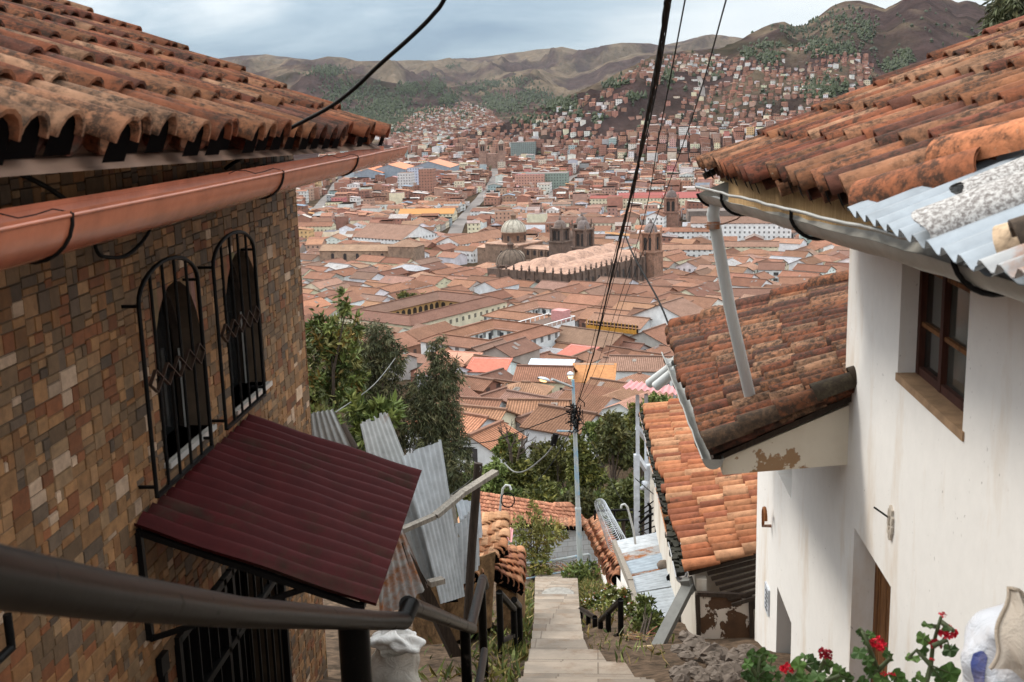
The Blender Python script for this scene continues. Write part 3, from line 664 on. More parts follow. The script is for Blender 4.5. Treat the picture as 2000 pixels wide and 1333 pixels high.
# window
f = MB(); X = RX+.15; a, b, c, d = wn
for y in (a+.03, b-.03, a+(b-a)*.62): f.box((X-.03, y-.03, c), (X+.03, y+.03, d))
for z in (c+.03, d-.03): f.box((X-.025, a, z-.03), (X+.025, b, z+.03))
for z in (c+(d-c)*.30, c+(d-c)*.62): f.box((X-.018, a, z-.014), (X+.014, b, z+.014), 1)
wd = f.build('window', [MT['red_wood'], MT['door_wood']], white)
p = MB(); p.quad((X+.01, a, c), (X+.01, b, c), (X+.01, b, d), (X+.01, a, d)); p.build('pane', MT['window_glass'], wd)
s = MB(); s.box((RX-.012, a-.04, c-.05), (RX+.2, b+.01, c+.004)); s.build('sill', MT['sill_brown'], wd)
m = MB(); X = RX+.20; a, b, c, d = d1
m.box((X, a, c), (X+.06, b-.0, d)); m.box((X-.03, a, c), (X, a+.16, d)); m.box((X-.02, b-.12, c), (X, b, d-.01))
for i in range(6): m.box((X-.015, a+.2+i*.2, c), (X, a+.38+i*.2, d-.02))
m.build('door', MT['door_wood'], white)
m = MB(); m.box((RX+.35, d2[0], d2[2]), (RX+.40, d2[1], d2[3])); m.build('door', MT['dark_wood'], white)
m = MB(); q = onx(1908, 1195, RX)                                     # hollow and hooks in the plaster
h = onx(1742, 1022, RX)
for i in range(9): a_ = i*.7; m.obox((RX-.006, h.y+.05*math.cos(a_)*rnd.uniform(.7, 1), h.z+.095*math.sin(a_)), (.014, 0, 0), (0, .016, .006), (0, -.006, .03))
m.bar((RX, h.y+.02, h.z+.02), (RX-.10, h.y+.12, h.z+.075), .01, .01, 1); m.build('broken_socket', [MT['shed_plaster'], MT['black_iron']], white)
m = MB(); h = onx(1497, 1170, RX-.02); m.box((RX-.025, h.y-.14, h.z-.17), (RX, h.y+.14, h.z+.17))
for i in range(5): m.box((RX-.031, h.y-.1, h.z-.12+i*.055), (RX-.0245, h.y+.02+.018*(i % 3), h.z-.105+i*.055), 1)
m.build('number_plate', [MT['white_steel'], MT['black_iron']], white)
m = MB(); h = onx(1493, 1012, RX-.1); m.tube([(RX+.02, h.y+.1, h.z-.14), (RX-.1, h.y+.1, h.z-.14)]+[(RX-.1, h.y+.1*math.cos(i*.35), h.z+.12*math.sin(i*.35)) for i in range(10)], .022, 7); m.build('wall_hook', MT['rusty_sheet'], white)

# upper roof: tiles at the far part, zinc sheets and fibre cement at the near part
E1 = P(1383, 331, 9.7); E0 = P(1668, 394, 5.45); k = .415
up = lambda e, L, dy=0: V((e.x+L, e.y+dy, e.z+L*k))
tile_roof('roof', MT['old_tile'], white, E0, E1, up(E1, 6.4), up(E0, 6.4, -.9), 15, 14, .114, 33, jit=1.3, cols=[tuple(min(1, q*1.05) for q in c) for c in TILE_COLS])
m = MB(); dn = V((0, 0, -.10)); En = P(2040, 520, 3.3)
m.hexa([En+dn+V((.35, 0, .1)), E1+dn+V((.1, 0, 0)), up(E1, 6.4)+dn, up(En, 6.4)+dn], [En+V((.35, 0, .04)), E1+V((.1, 0, -.06)), up(E1, 6.4)+V((0, 0, -.06)), up(En, 6.4)+V((0, 0, -.06))], 0)
Fa, Fb = E1+V((.13, -.35, -.05)), E0+V((.25, -.6, -.02))
m.hexa([Fa+V((0, 0, -.26)), Fb+V((0, 0, -.1)), Fb+V((.04, 0, -.1)), Fa+V((.04, 0, -.26))], [Fa, Fb, Fb+V((.04, 0, 0)), Fa+V((.04, 0, 0))], 0)
m.quad(Fa+V((0, 0, -.25)), Fb+V((0, 0, -.095)), V((RX+.1, Fb.y, Fb.z-.1)), V((RX+.1, Fa.y, Fa.z-.22)), 0)
m.bar(P(1374, 345, 9.78), P(1470, 300, 9.78), .09, .05, 1)
m.build('fascia', [MT['fascia_ochre'], MT['dark_wood']], white)
pn = (E1-E0).cross(up(E0, 1)-E0).normalized(); pn = pn if pn.z > 0 else -pn
def onroof(px, py, lift=0): return onplane(px, py, E0+pn*lift, pn)
m = MB(); a = onroof(1655, 412, .02); b = onroof(1905, 522, .02); u_ = (b-a); w_ = V((2.6, -.35, 2.6*k))
corr_sheet(m, a, u_, w_, 10, .021, 8); m.build('zinc_sheeting', MT['zinc_roof'], white)
m = MB(); a = onroof(1880, 512, .0); corr_sheet(m, a-V((0, 0, .01)), V((.35, -1.5, 0)), V((2.6, -.35, 2.6*k)), 9, .021, 8); m.build('zinc_sheeting', MT['zinc_roof'], white)
# fibre cement pieces: two raised ridge-like sheets
def fibre(p0, p1, rad, ln, seed):
    m = MB(); p0, p1 = V(p0), V(p1); d = (p1-p0).normalized(); x = d.cross(pn).normalized()
    for sd in (0, 1):
        def fn(u, v):
            an = math.pi*u; q = rad-sd*.012; e = .02*math.sin(u*9+seed)*(1-v)
            return p0+d*(v*ln+e)+x*(q*1.35*math.cos(an))+pn*(q*.8*math.sin(an))
        m.grid(fn, 12, 6)
    return m.build('fibre_cement_cap', MT['fibre_cement'], white)
fibre(onroof(1805, 455, .03), onroof(2000, 385, .03), .105, 2.2, 1); fibre(onroof(1880, 392, .03), onroof(2000, 345, .03), .085, 2.0, 4)
# loose big half tiles at the ends
m = MB()
def loose(p0, p1, rad, col, taper=.85):
    m = MB()
    p0, p1 = V(p0), V(p1); d = (p1-p0); x = d.normalized().cross(pn).normalized(); z = x.cross(d.normalized())
    z = z if z.z > 0 else -z
    for sd in (0, 1):
        def fn(u, v): an = math.pi*u; q = (rad-sd*.018)*lerp(1, taper, v); return p0+d*v+x*(q*math.cos(an))+z*(q*math.sin(an))
        m.grid(fn, 12, 4, 0, col)
    for k_ in range(12):
        a0, a1 = math.pi*k_/12, math.pi*(k_+1)/12; f_ = lambda a, q: p0+x*(q*math.cos(a))+z*(q*math.sin(a))
        m.quad(f_(a0, rad), f_(a1, rad), f_(a1, rad-.018), f_(a0, rad-.018), 0, col)
    m.build('ridge_tile', MT['old_tile'], white)
loose(onroof(1690, 400, .0), onroof(1930, 330, .02), .115, (.30, .105, .05)); loose(onroof(1845, 318, .06), onroof(2080, 262, .07), .115, (.50, .19, .09))
loose(onroof(1958, 485, .04), onroof(2100, 440, .05), .07, (.5, .36, .24)); loose(onroof(1985, 470, .12), onroof(2120, 420, .12), .06, (.10, .07, .05))
m = MB(); a = onroof(1908, 518, .05); corr_sheet(m, a, V((.12, -.75, .02)), V((.9, -.1, .36)), 7, .018, 4); m.build('rusty_sheet', MT['rusty_sheet'], white)
# zinc gutter, sagging, with hooks
def gut(px, py, y): return P(px, py, y)
La, Lb = P(1362, 379, 9.55), P(2030, 562, 3.4); m = MB(); gw = .15
dd = (Lb-La).normalized(); xx = dd.cross(V((0, 0, 1))).normalized(); zz = xx.cross(dd)
Ga, Gb = [q-xx*gw*math.cos(.38)+zz*gw*math.sin(.38) for q in (La, Lb)]
half_gutter(m, Ga, Gb, gw, 12, (-.38, math.pi-.38), .011, .005, 26, .006, 5)
m.poly([Ga+xx*(gw*math.cos(math.pi-.38+math.pi*i/10))+zz*(gw*math.sin(math.pi-.38+math.pi*i/10)) for i in range(11)])
# upright back flashing
for sgn in (0, .004): m.quad(Ga-xx*(gw*.93+sgn)+zz*.06, Gb-xx*(gw*.93+sgn)+zz*.06, Gb-xx*(gw+.02+sgn)+zz*.10, Ga-xx*(gw+.02+sgn)+zz*.17)
gu = m.build('gutter', MT['gutter_zinc'], white)
for px, tt in ((1398, 0), (1450, 1), (1600, 1), (1950, 1)):
    t_ = min(range(400), key=lambda i: abs(proj(lerp(Ga, Gb, i/400)+xx*0-zz*gw*.6)[0]-px))/400; c = lerp(Ga, Gb, t_)
    m = MB(); ps = arc_pts(c, xx, zz, gw+.012, math.pi*1.0, math.pi*1.9, 12)
    far = ps[0] if (ps[0]-V((0, 0, 0))).x < (ps[-1]).x else ps[-1]
    ps = ps if far is ps[-1] else ps[::-1]
    m.tube(ps+[ps[-1]+zz*.05*tt], .011, 6); m.build('gutter_bracket', MT['black_iron'], gu)
m = MB(); m.tube([Ga+xx*0+dd*.1+zz*-.1, P(1392, 418, 9.52), P(1425, 600, 9.75), P(1472, 806, 9.95)], .052, 12); pp = m.build('downpipe', MT['pvc_pipe'], white)
m = MB(); m.tube([P(1390, 440, 9.5)+V((-.06, -.03, 0)), P(1398, 438, 9.4), P(1412, 438, 9.5), P(1440, 428, 9.4), P(1452, 418, 9.35)], .006, 5); m.build('pipe_wire', MT['rusty_sheet'], pp)
m = MB(); c = P(1393, 440, 9.53); m.tube([c+V((0, 0, -.03)), c+V((0, 0, .03))], .056, 12); m.build('pipe_clamp', MT['rusty_sheet'], pp)
# lower tiled roof over the wing, with its plastered gable stub
L0 = P(1392, 886, YU-.25); L1 = P(1318, 652, 14.0); k2 = .47
Rn = V((RX+.3, YU-.25, L0.z+(RX+.3-L0.x)*k2)); Rf = P(1672, 556, 12.3)
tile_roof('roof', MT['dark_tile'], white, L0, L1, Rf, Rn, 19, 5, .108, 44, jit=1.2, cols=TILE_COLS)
m = MB()
def verge(a, b, rad, seed, cols=TILE_COLS):
    m = MB()
    r = random.Random(seed); n = 5; a, b = V(a), V(b)
    for i in range(n):
        c = r.choice(cols); d = (b-a); p = a+d*(i/n); q = a+d*((i+1.25)/n); x = d.normalized().cross(V((0, 0, 1))).normalized(); z = x.cross(d.normalized())
        for sd in (0, 1):
            def fn(u, v): an = math.pi*u; R = (rad-.018*sd)*lerp(1.05, .85, v); return lerp(p, q, v)+x*(R*math.cos(an))+z*(R*math.sin(an)+lerp(.03, 0, v))
            m.grid(fn, 10, 2, 0, c)
    m.build('verge_tiles', MT['dark_tile'], white)
verge(L0+V((-.05, -.05, .06)), Rn+V((0, -.05, .06)), .115, 3, [(.055, .04, .026), (.10, .06, .036), (.16, .062, .03), (.07, .055, .035)]); verge(L1+V((0, .05, .04)), Rf+V((0, .05, .06)), .11, 7)
m = MB(); yb = YU-.18; xa = onplane(1412, 890, V((0, yb, 0)), V((0, 1, 0))); xb = V((RX+.0, yb, 0))
ta = xa.z-.03; tb = L0.z+(RX-L0.x)*k2-.14; ba = onplane(1418, 928, V((0, yb, 0)), V((0, 1, 0))).z; bb = onplane(1645, 908, V((0, yb, 0)), V((0, 1, 0))).z
m.hexa([(xa.x, yb, ba), (RX+.002, yb, bb), (RX+.002, yb+.3, bb), (xa.x, yb+.3, ba)], [(xa.x, yb, ta), (RX+.002, yb, tb), (RX+.002, yb+.3, tb), (xa.x, yb+.3, ta)])
m.build('gable_stub', MT['peeling_plaster'], white)
m = MB(); dn = V((0, 0, -.09))
m.hexa([L0+dn, L1+dn, Rf+dn, Rn+dn], [L0+dn*.45, L1+dn*.45, Rf+dn*.45, Rn+dn*.45]); m.build('roof_boards', MT['dark_wood'], white)
g0, g1 = P(1393, 898, YU-.35), P(1306, 688, 14.1); m = MB()
half_gutter(m, g0, g1, .085, 10, (0, math.pi), .009, .005, 16, .006, 9)
d_ = (g1-g0).normalized(); x_ = d_.cross(V((0, 0, 1))).normalized(); z_ = x_.cross(d_)
m.poly([g0+x_*(.085*math.cos(math.pi+math.pi*i/8))+z_*(.085*math.sin(math.pi+math.pi*i/8)) for i in range(9)])
gu = m.build('gutter', MT['gutter_zinc'], white)
for t_ in (.12, .62, .9):
    c = lerp(g0, g1, t_); m = MB(); m.tube(arc_pts(c, x_, z_, .092, math.pi, math.pi*2, 10), .008, 5); m.build('gutter_bracket', MT['black_iron'], gu)
for k_, (a, b) in enumerate((((1318, 712, 13.6), (1268, 750, 13.9)), ((1322, 722, 13.3), (1280, 756, 13.4)))):
    m = MB(); m.tube([P(*a), P(*b)], .06, 10, cap=False); m.tube([P(*b), P(*a)], .052, 10, cap=False); m.build('spout_pipe', MT['pvc_pipe'], gu)
# litter caught on the lower roof
m = MB(); c = P(1523, 714, 10.9); 
for i in range(14): a = rnd.random()*6; m.obox(c+V((rnd.uniform(-.07, .07), rnd.uniform(-.05, .05), rnd.uniform(-.01, .05))), (.04*math.cos(a), .04*math.sin(a), .01), (-.02, .02, .02), (0, 0, .006), 0, (.8, .82, .8) if i % 4 else (.2, .55, .45))
tag(m.build('plastic_bag', MT['plain_col']), 'crumpled white and green plastic bag caught on the lower barrel tiled roof', 'bag')

# ---------------------------------------------------------------- low orange tiled shed beyond
S0 = P(1346, 1112, 15.0); S1 = P(1264, 800, 25.8)
shed = thing('tiled_shed', 'low shed with bright orange barrel tile roof, dark gutter and panel of peeling board', 'shed', (S0.x+.5, 18, S0.z-2))
k3 = .29; T0 = V((S0.x+1.9, S0.y, S0.z+1.9*k3)); T1 = V((S1.x+2.6, S1.y-1.2, S1.z+2.6*k3))
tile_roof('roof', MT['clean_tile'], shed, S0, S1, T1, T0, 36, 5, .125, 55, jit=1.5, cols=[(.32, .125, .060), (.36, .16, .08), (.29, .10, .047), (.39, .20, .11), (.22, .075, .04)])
m = MB(); dn = V((0, 0, -.1)); m.hexa([S0+dn, S1+dn, T1+dn, T0+dn], [S0+dn*.5, S1+dn*.5, T1+dn*.5, T0+dn*.5]); m.build('roof_boards', MT['dark_wood'], shed)
m = MB()
for i in range(7):
    o = V((0, -.06*i, -.05*i)); m.bar(S0+o+V((.25+.05*i, -.02, -.06)), T0+o+V((.1, -.02, -.12)), .03, .05)
m.bar(S0+V((.1, -.1, -.62)), T0+V((.3, -.1, -.75)), .12); m.build('eave_laths', MT['dark_wood'], shed)
m = MB(); q = [S0+V((.12, .4, -.14)), S0+V((2.1, .4, .3)), S1+V((2.1, -1.5, .3)), S1+V((.12, -.5, -.14))]; m.hexa([p_+V((0, 0, -2.4)) for p_ in q], q); m.bar((S0.x+.16, S0.y-.05, S0.z-2), (S0.x+.16, S0.y-.05, S0.z-.1), .14, .14); m.build('wall', MT['shed_plaster'], shed)
pa, pb = P(1362, 1160, 14.7), P(1466, 1164, 14.7); pc, pd = P(1366, 1272, 14.6), P(1470, 1280, 14.6)
m = MB(); ob = V((0, .05, 0)); m.hexa([pc, pd, pd+ob, pc+ob], [pa, pb, pb+ob, pa+ob])
bp = m.build('board_panel', MT['board_panel'], shed)
m = MB()
for a, b in ((pa, pb), (pa, pc), (pb, pd)): m.bar(a, b, .06, .06)
m.build('board_frame', MT['dark_wood'], bp)
m = MB(); half_gutter(m, S0+V((-.10, -.1, -.08)), S1+V((-.10, 0, -.08)), .085, 8, (0, math.pi), .01, .005, 14, .008, 3); gu = m.build('gutter', MT['rusty_sheet'], shed)
m = MB(); r_ = random.Random(4)
for i in range(260):
    t_ = r_.random(); c = lerp(S0, S1, t_)+V((-.1+r_.uniform(-.06, .06), 0, -.1+r_.uniform(-.02, .04))); s_ = r_.uniform(.02, .06); g_ = r_.uniform(.5, 1.5)
    m.obox(c, (s_, 0, r_.uniform(-.3, .3)*s_), (0, s_, 0), (0, 0, s_*.5), 0, (.022*g_, .020*g_, .012*g_))
m.build('gutter_moss', MT['plain_col'], gu)['kind'] = 'stuff'
dp = P(1262, 1308, 13.4); m = MB(); m.bar(S0+V((-.02, -.12, -.20)), dp, .15, .11); m.bar(S0+V((-.05, -.1, -.1)), S0+V((.0, -.12, -.3)), .17, .13); m.build('downpipe', MT['zinc_dark'], shed)
m = MB(); r_ = random.Random(6); c = P(1430, 1078, 15.6)
for i in range(120):
    a = c+V((r_.uniform(-.22, .22), r_.uniform(-.3, .3), r_.uniform(0, .06))); b = a+V((r_.uniform(-.16, .16), r_.uniform(-.16, .16), r_.uniform(-.03, .16))); g_ = r_.uniform(.6, 1.4); m.bar(a, b, .014, .008, 0, (.14*g_, .11*g_, .05*g_))
tag(m.build('dry_grass', MT['plain_col']), 'tuft of dry grass growing on the orange shed roof edge', 'grass')
# ---------------------------------------------------------------- handrails
def on_ground(px, py, off=0.0):            # lane ground under a photo point
    d = ray(px, py); y = 2.0
    while y < 60:
        if d.z*y < zn(0, y)+off: break
        y += .02
    return d*y
rail1 = thing('handrail', 'worn black tube handrail close by, bending twice as it runs down the stone stairway', 'handrail', (-.75, 4, -3.5))
RR = .0425
m = MB(); k1 = P(788, 1213, 4.85)
m.tube([P(-260, 1085, .95), P(0, 1129, 1.36), P(200, 1163, 1.75), P(462, 1196, 2.75), P(725, 1212, 4.45), k1], RR, 14)
m.tube([k1, P(803, 1180, 4.98)], RR, 14); m.build('top_rail', MT['rail_paint'], rail1)
m = MB(); m.tube([P(796, 1181, 4.95), P(922, 1228, 8.2)], RR, 12); m.build('top_rail', MT['rail_paint'], rail1)
m = MB(); m.tube([P(918, 1231, 8.18), P(943, 1130, 10.3), P(947, 1146, 10.45)], RR, 12); m.build('top_rail', MT['rail_paint'], rail1)
for px, y, w_ in ((690, 4.3, .065), (908, 8.1, .042), (940, 10.3, .042)):
    top = P(px, {690: 1212, 908: 1228, 940: 1142}[px], y); m = MB(); m.tube([(top.x, top.y, top.z), (top.x, top.y, zn(0, y)-.15)], w_, 12); m.build('post', MT['rail_paint'], rail1)
m = MB(); m.tube([P(946, 1272, 9.6), P(934, 1345, 7.9)], .036, 10); m.build('lower_rail', MT['rail_paint'], rail1)

def railing(name, label, posts, conn, rr=.04, bases=()):
    p0 = P(posts[0][0], posts[0][2], posts[0][3]); t = thing(name, label, 'handrail', p0); tops = []
    for i, (px, y0, y1, Y) in enumerate(posts):
        a = P(px, y0, Y); b = P(px, y1, Y); b.x = a.x; b.y = a.y; tops.append(a); m = MB(); m.tube([a, b+V((0, 0, -.12))], rr, 10); m.build('post', MT['black_iron'], t)
        if i in bases: m = MB(); m.lathe([(rr*2.4, -.25), (rr*2.4, .02), (rr*2.1, .05), (0, .05)], b, 12); m.build('footing', MT['concrete'], t)
    for c in conn:
        m = MB(); m.tube([tops[i]+V((0, 0, 0)) if isinstance(i, int) else P(*i) for i in c], rr*1.05, 10); m.build('top_rail', MT['rail_paint'], t)
    return t, tops
t, tp = railing('handrail', 'short black handrail with three posts beside the stairs, near the adobe wall', [(975, 1158, 1322, 12.4), (1003, 1190, 1312, 13.0), (1014, 1184, 1298, 13.9)], [[0, 1], [(1004, 1172, 13.2), 2]], .04, (0, 1))
m = MB(); m.bar(lerp(tp[0], V((tp[0].x, tp[0].y, tp[0].z-.95)), .65), lerp(tp[1], V((tp[1].x, tp[1].y, tp[1].z-.7)), .5), .045); m.build('middle_rail', MT['rail_paint'], t)
t, tp = railing('handrail', 'black handrail with six posts curving round the flower bed by the lamp pole', [(1212, 1173, 1284, 15.0), (1188, 1198, 1280, 15.7), (1173, 1212, 1277, 16.3), (1162, 1207, 1270, 17.2), (1149, 1202, 1258, 18.3), (1134, 1190, 1240, 19.4)], [[0, 2], [3, 5]], .042, (0,))
m = MB(); m.tube([P(1208, 1240, 15.0), P(1176, 1254, 16.2), P(1150, 1228, 18)], .03, 8); m.build('middle_rail', MT['rail_paint'], t)

# ---------------------------------------------------------------- leaning corrugated sheet fence on the west side
def sheet(label, bl, br, tl, tr, waves, mat, amp=.016, ragged=.02, seed=1, name='corrugated_sheet'):
    """each corner: (px, py, Y)"""
    a, b, c, d = P(*bl), P(*br), P(*tl), P(*tr); n_ = (b-a).cross(c-a).normalized(); r = random.Random(seed); m = MB(); rag = [r.uniform(-ragged, ragged) for _ in range(waves*2+2)]
    for sd in (0, 1):
        def fn(u, v):
            e = rag[int(u*waves*2)]*max(0, v-.8)*1.6
            return lerp(lerp(a, b, u), lerp(c, d, u), v+e)+n_*(amp*math.sin(2*math.pi*waves*u)-sd*.004+.03*math.sin(v*3+seed)*math.sin(u*2.2+seed))
        m.grid(fn, waves*6, 10)
    return tag(m.build(name, MT[mat]), label, 'metal sheet', 'corrugated sheets of the leaning fence')
sheet('short grey corrugated sheet standing against the corner of the stone clad house', (600, 935, 12.6), (715, 935, 12.9), (598, 812, 12.4), (650, 798, 12.7), 6, 'galvanised_old', seed=2)
sheet('tall greyish corrugated sheet with torn top edge behind the maroon awning', (770, 1120, 12.2), (885, 1150, 12.8), (703, 826, 12.6), (757, 808, 13.0), 7, 'galvanised_old', seed=3, ragged=.05)
sheet('tall bluish corrugated sheet with small rust spot, leaning beside the awning corner', (858, 1180, 12.3), (908, 1165, 12.9), (786, 892, 12.4), (862, 860, 13.0), 8, 'galvanised', seed=4)
sheet('rust streaked corrugated sheet at the foot of the leaning fence', (740, 1212, 11.6), (838, 1150, 12.0), (735, 985, 11.5), (775, 1010, 11.9), 6, 'rusty_sheet', seed=5)
sheet('pale corrugated sheet with wide waves tilted against the dark wooden post', (888, 1165, 13.2), (938, 1105, 13.9), (888, 1030, 13.3), (925, 990, 13.9), 5, 'galvanised', .03, seed=6)
sheet('bright corrugated sheet lying sloped behind the dark wooden post', (905, 1075, 15), (945, 1100, 15.6), (890, 975, 15.2), (938, 980, 15.8), 5, 'white_sheet', .03, seed=7)
def log(label, pts, r, mat, n=9, name='timber_pole', cat='timber', flat=0):
    m = MB(); pts = [P(*p) for p in pts]
    if flat: [m.bar(a, b, r*2, r*flat*2) for a, b in zip(pts, pts[1:])]
    else: m.tube(pts, r, n)
    return tag(m.build(name, MT[mat]), label, cat)
log('upright dark round timber post rising beside the leaning fence', [(912, 1225, 13.0), (922, 1060, 13.1), (934, 905, 13.2)], .055, 'dark_wood')
log('bent weathered grey batten nailed across the corrugated sheets', [(780, 1038, 12.0), (850, 1008, 12.15), (905, 962, 12.5), (968, 922, 13.0)], .05, 'grey_wood', flat=.5)
log('dark squared prop slanting down in front of the corrugated sheets', [(775, 1060, 11.9), (835, 1165, 12.1), (895, 1290, 12.3)], .075, 'dark_wood', flat=.8)
log('short pale batten stub on the face of the corrugated sheets', [(838, 1140, 11.9), (866, 1133, 12.0)], .05, 'grey_wood', flat=.6)
log('stubby dark log end sticking up behind the maroon awning', [(690, 880, 13), (664, 834, 13.1)], .075, 'dark_wood')
log('thin grey picket between the corrugated sheets and the dark post', [(893, 1050, 13.4), (880, 968, 13.5)], .035, 'grey_wood', flat=.5)
cable('guy_wire', 'thin pale wire rising across the shrub above the corrugated fence', [P(655, 806, 12.9), P(730, 752, 16), P(772, 700, 22)], .008, 'cable_grey', 'wire')
cable('fence_wire', 'thin pale wire tied to the top of the dark timber post', [P(860, 980, 13.2), P(905, 950, 13.2), P(936, 922, 13.15), P(938, 912, 13.1)], .006, 'cable_grey', 'wire')

# ---------------------------------------------------------------- adobe wall with tiled coping, second small roof
adobe = thing('adobe_wall', 'crumbling brown adobe wall with tiled coping beside the stairs', 'wall', P(940, 1200, 14))
a0, a1 = P(872, 1180, 13.4), P(970, 1075, 22); m = MB()
q = [P(866, 1110, 13.2), P(975, 1060, 22.5)]; X0 = P(968, 1085, 14.6).x
m.add(*(lambda p: (p, [(0, 1, 2, 3), (3, 2, 6, 7), (1, 5, 6, 2), (0, 3, 7, 4), (4, 7, 6, 5)]))([P(868, 1262, 13.6), P(960, 1225, 14.4), P(968, 1078, 14.6), P(872, 1112, 13.6), P(868, 1262, 13.6)+V((-.6, .5, -1)), P(960, 1225, 14.4)+V((-.5, 3, -2)), P(968, 1078, 14.6)+V((-.4, 3, -1.2)), P(872, 1112, 13.6)+V((-.5, .5, -.4))]), 0)
m.build('wall', MT['adobe'], adobe)
c0, c1, c2, c3 = P(915, 1130, 13.7), P(985, 1040, 17.5), P(978, 1000, 19.5), P(925, 1008, 16.5)
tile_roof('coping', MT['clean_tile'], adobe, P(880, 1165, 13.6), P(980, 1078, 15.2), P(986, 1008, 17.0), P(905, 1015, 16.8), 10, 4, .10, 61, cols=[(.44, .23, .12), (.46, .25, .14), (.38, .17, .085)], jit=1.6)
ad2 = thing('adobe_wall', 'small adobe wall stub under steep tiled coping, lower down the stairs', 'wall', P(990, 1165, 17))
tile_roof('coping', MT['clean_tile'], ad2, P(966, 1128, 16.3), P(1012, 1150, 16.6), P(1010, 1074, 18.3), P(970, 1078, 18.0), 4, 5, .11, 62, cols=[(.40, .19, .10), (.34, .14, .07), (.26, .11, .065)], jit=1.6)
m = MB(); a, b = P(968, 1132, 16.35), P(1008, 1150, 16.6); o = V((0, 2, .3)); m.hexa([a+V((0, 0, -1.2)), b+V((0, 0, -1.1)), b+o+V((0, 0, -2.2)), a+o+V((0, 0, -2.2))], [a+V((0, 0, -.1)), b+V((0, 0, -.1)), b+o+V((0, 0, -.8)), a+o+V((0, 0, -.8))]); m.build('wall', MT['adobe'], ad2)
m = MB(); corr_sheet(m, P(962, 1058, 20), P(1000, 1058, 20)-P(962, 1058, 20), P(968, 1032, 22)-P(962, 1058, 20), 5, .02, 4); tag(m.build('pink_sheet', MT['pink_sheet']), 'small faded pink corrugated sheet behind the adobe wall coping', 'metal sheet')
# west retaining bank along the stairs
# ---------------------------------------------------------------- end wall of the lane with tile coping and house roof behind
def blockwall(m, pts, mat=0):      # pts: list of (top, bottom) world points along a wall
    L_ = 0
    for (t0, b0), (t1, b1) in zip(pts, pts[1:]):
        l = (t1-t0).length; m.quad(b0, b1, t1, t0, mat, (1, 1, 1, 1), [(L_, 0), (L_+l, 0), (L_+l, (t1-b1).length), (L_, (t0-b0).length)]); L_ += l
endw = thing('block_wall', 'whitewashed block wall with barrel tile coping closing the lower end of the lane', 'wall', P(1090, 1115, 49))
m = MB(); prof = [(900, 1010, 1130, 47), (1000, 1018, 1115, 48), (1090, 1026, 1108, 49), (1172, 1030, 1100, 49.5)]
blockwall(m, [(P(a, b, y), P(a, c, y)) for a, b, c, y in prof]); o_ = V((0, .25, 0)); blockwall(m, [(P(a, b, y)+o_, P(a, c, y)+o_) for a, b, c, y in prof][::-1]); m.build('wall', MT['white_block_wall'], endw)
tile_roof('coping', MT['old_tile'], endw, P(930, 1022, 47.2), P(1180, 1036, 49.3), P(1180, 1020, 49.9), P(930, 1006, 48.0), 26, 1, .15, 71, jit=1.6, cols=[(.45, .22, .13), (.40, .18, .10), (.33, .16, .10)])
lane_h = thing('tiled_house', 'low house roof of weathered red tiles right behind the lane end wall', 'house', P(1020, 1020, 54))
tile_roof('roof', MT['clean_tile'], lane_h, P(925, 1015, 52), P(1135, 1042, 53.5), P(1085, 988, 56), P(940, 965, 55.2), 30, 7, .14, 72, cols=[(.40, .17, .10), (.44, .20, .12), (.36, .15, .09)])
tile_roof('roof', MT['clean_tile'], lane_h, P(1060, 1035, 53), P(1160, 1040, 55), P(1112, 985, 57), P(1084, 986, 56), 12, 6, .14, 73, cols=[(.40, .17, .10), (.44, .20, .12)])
m = MB(); a, b = P(925, 1024, 52.3), P(1150, 1050, 54); o = V((0, 2.4, -.35)); m.hexa([a+V((0, 0, -3)), b+V((0, 0, -3)), b+o+V((0, 0, -3)), a+o+V((0, 0, -3))], [a, b, b+o, a+o]); m.build('wall', MT['white_plaster'], lane_h)
def crook(label, pts, r=.035, coil=None):
    m = MB(); m.tube([P(*p) for p in pts], r, 7); t = tag(m.build('vent_pipe', MT['grey_wood'] if False else MT['pvc_pipe']), label, 'pipe'); return t
crook('hooked pale standpipe with a coil of black hose before the red tiled roof', [(975, 1010, 30), (979, 975, 30), (982, 955, 30), (988, 948, 30), (995, 949, 30), (998, 957, 30)])
m = MB(); c = P(992, 978, 29.9); m.tube([c+V((.19*math.cos(i*.6), 0, .22*math.sin(i*.6)+.01*i*.1)) for i in range(24)], .014, 5); tag(m.build('hose_coil', MT['black_rubber']), 'black hose coiled on the hooked standpipe', 'hose')
# ---------------------------------------------------------------- east boundary wall with coping and razor wire
bw = thing('boundary_wall', 'white boundary wall with red tile coping along the east of the lane', 'wall', P(1195, 1190, 24))
m = MB(); prof = [(1172, 1034, 1100, 49), (1178, 1060, 1125, 40), (1190, 1098, 1165, 30), (1205, 1128, 1205, 24), (1222, 1150, 1215, 20)]
blockwall(m, [(P(a, b, y), P(a, c+18, y)) for a, b, c, y in prof]); blockwall(m, [(P(a, b, y)+V((.25, 0, 0)), P(a, c, y)+V((.25, 0, 0))) for a, b, c, y in prof][::-1]); m.build('wall', MT['white_plaster'], bw)
m = MB(); a, b = P(1192, 1095, 29), P(1192, 1185, 29); m.bar(a, b, .18, .1); m.build('post', MT['dark_wood'], bw)
for i, ((pa, ya), (pb, yb), (pc, yc), (pd, yd)) in enumerate((((1206, 1136), (1147, 1028), (1166, 1008), (1216, 1098)),)):
    tile_roof('coping', MT['old_tile'], bw, P(pa, ya, 24.2), P(pb, yb, 46.5), P(pc, yc, 47), P(pd, yd, 25.6), 46, 2, .15, 74, jit=2.2, cols=[(.46, .20, .11), (.40, .16, .08), (.34, .13, .08), (.5, .27, .16)])
m = MB(); pa, pb = P(1172, 985, 47), P(1206, 1062, 27); n_ = 26
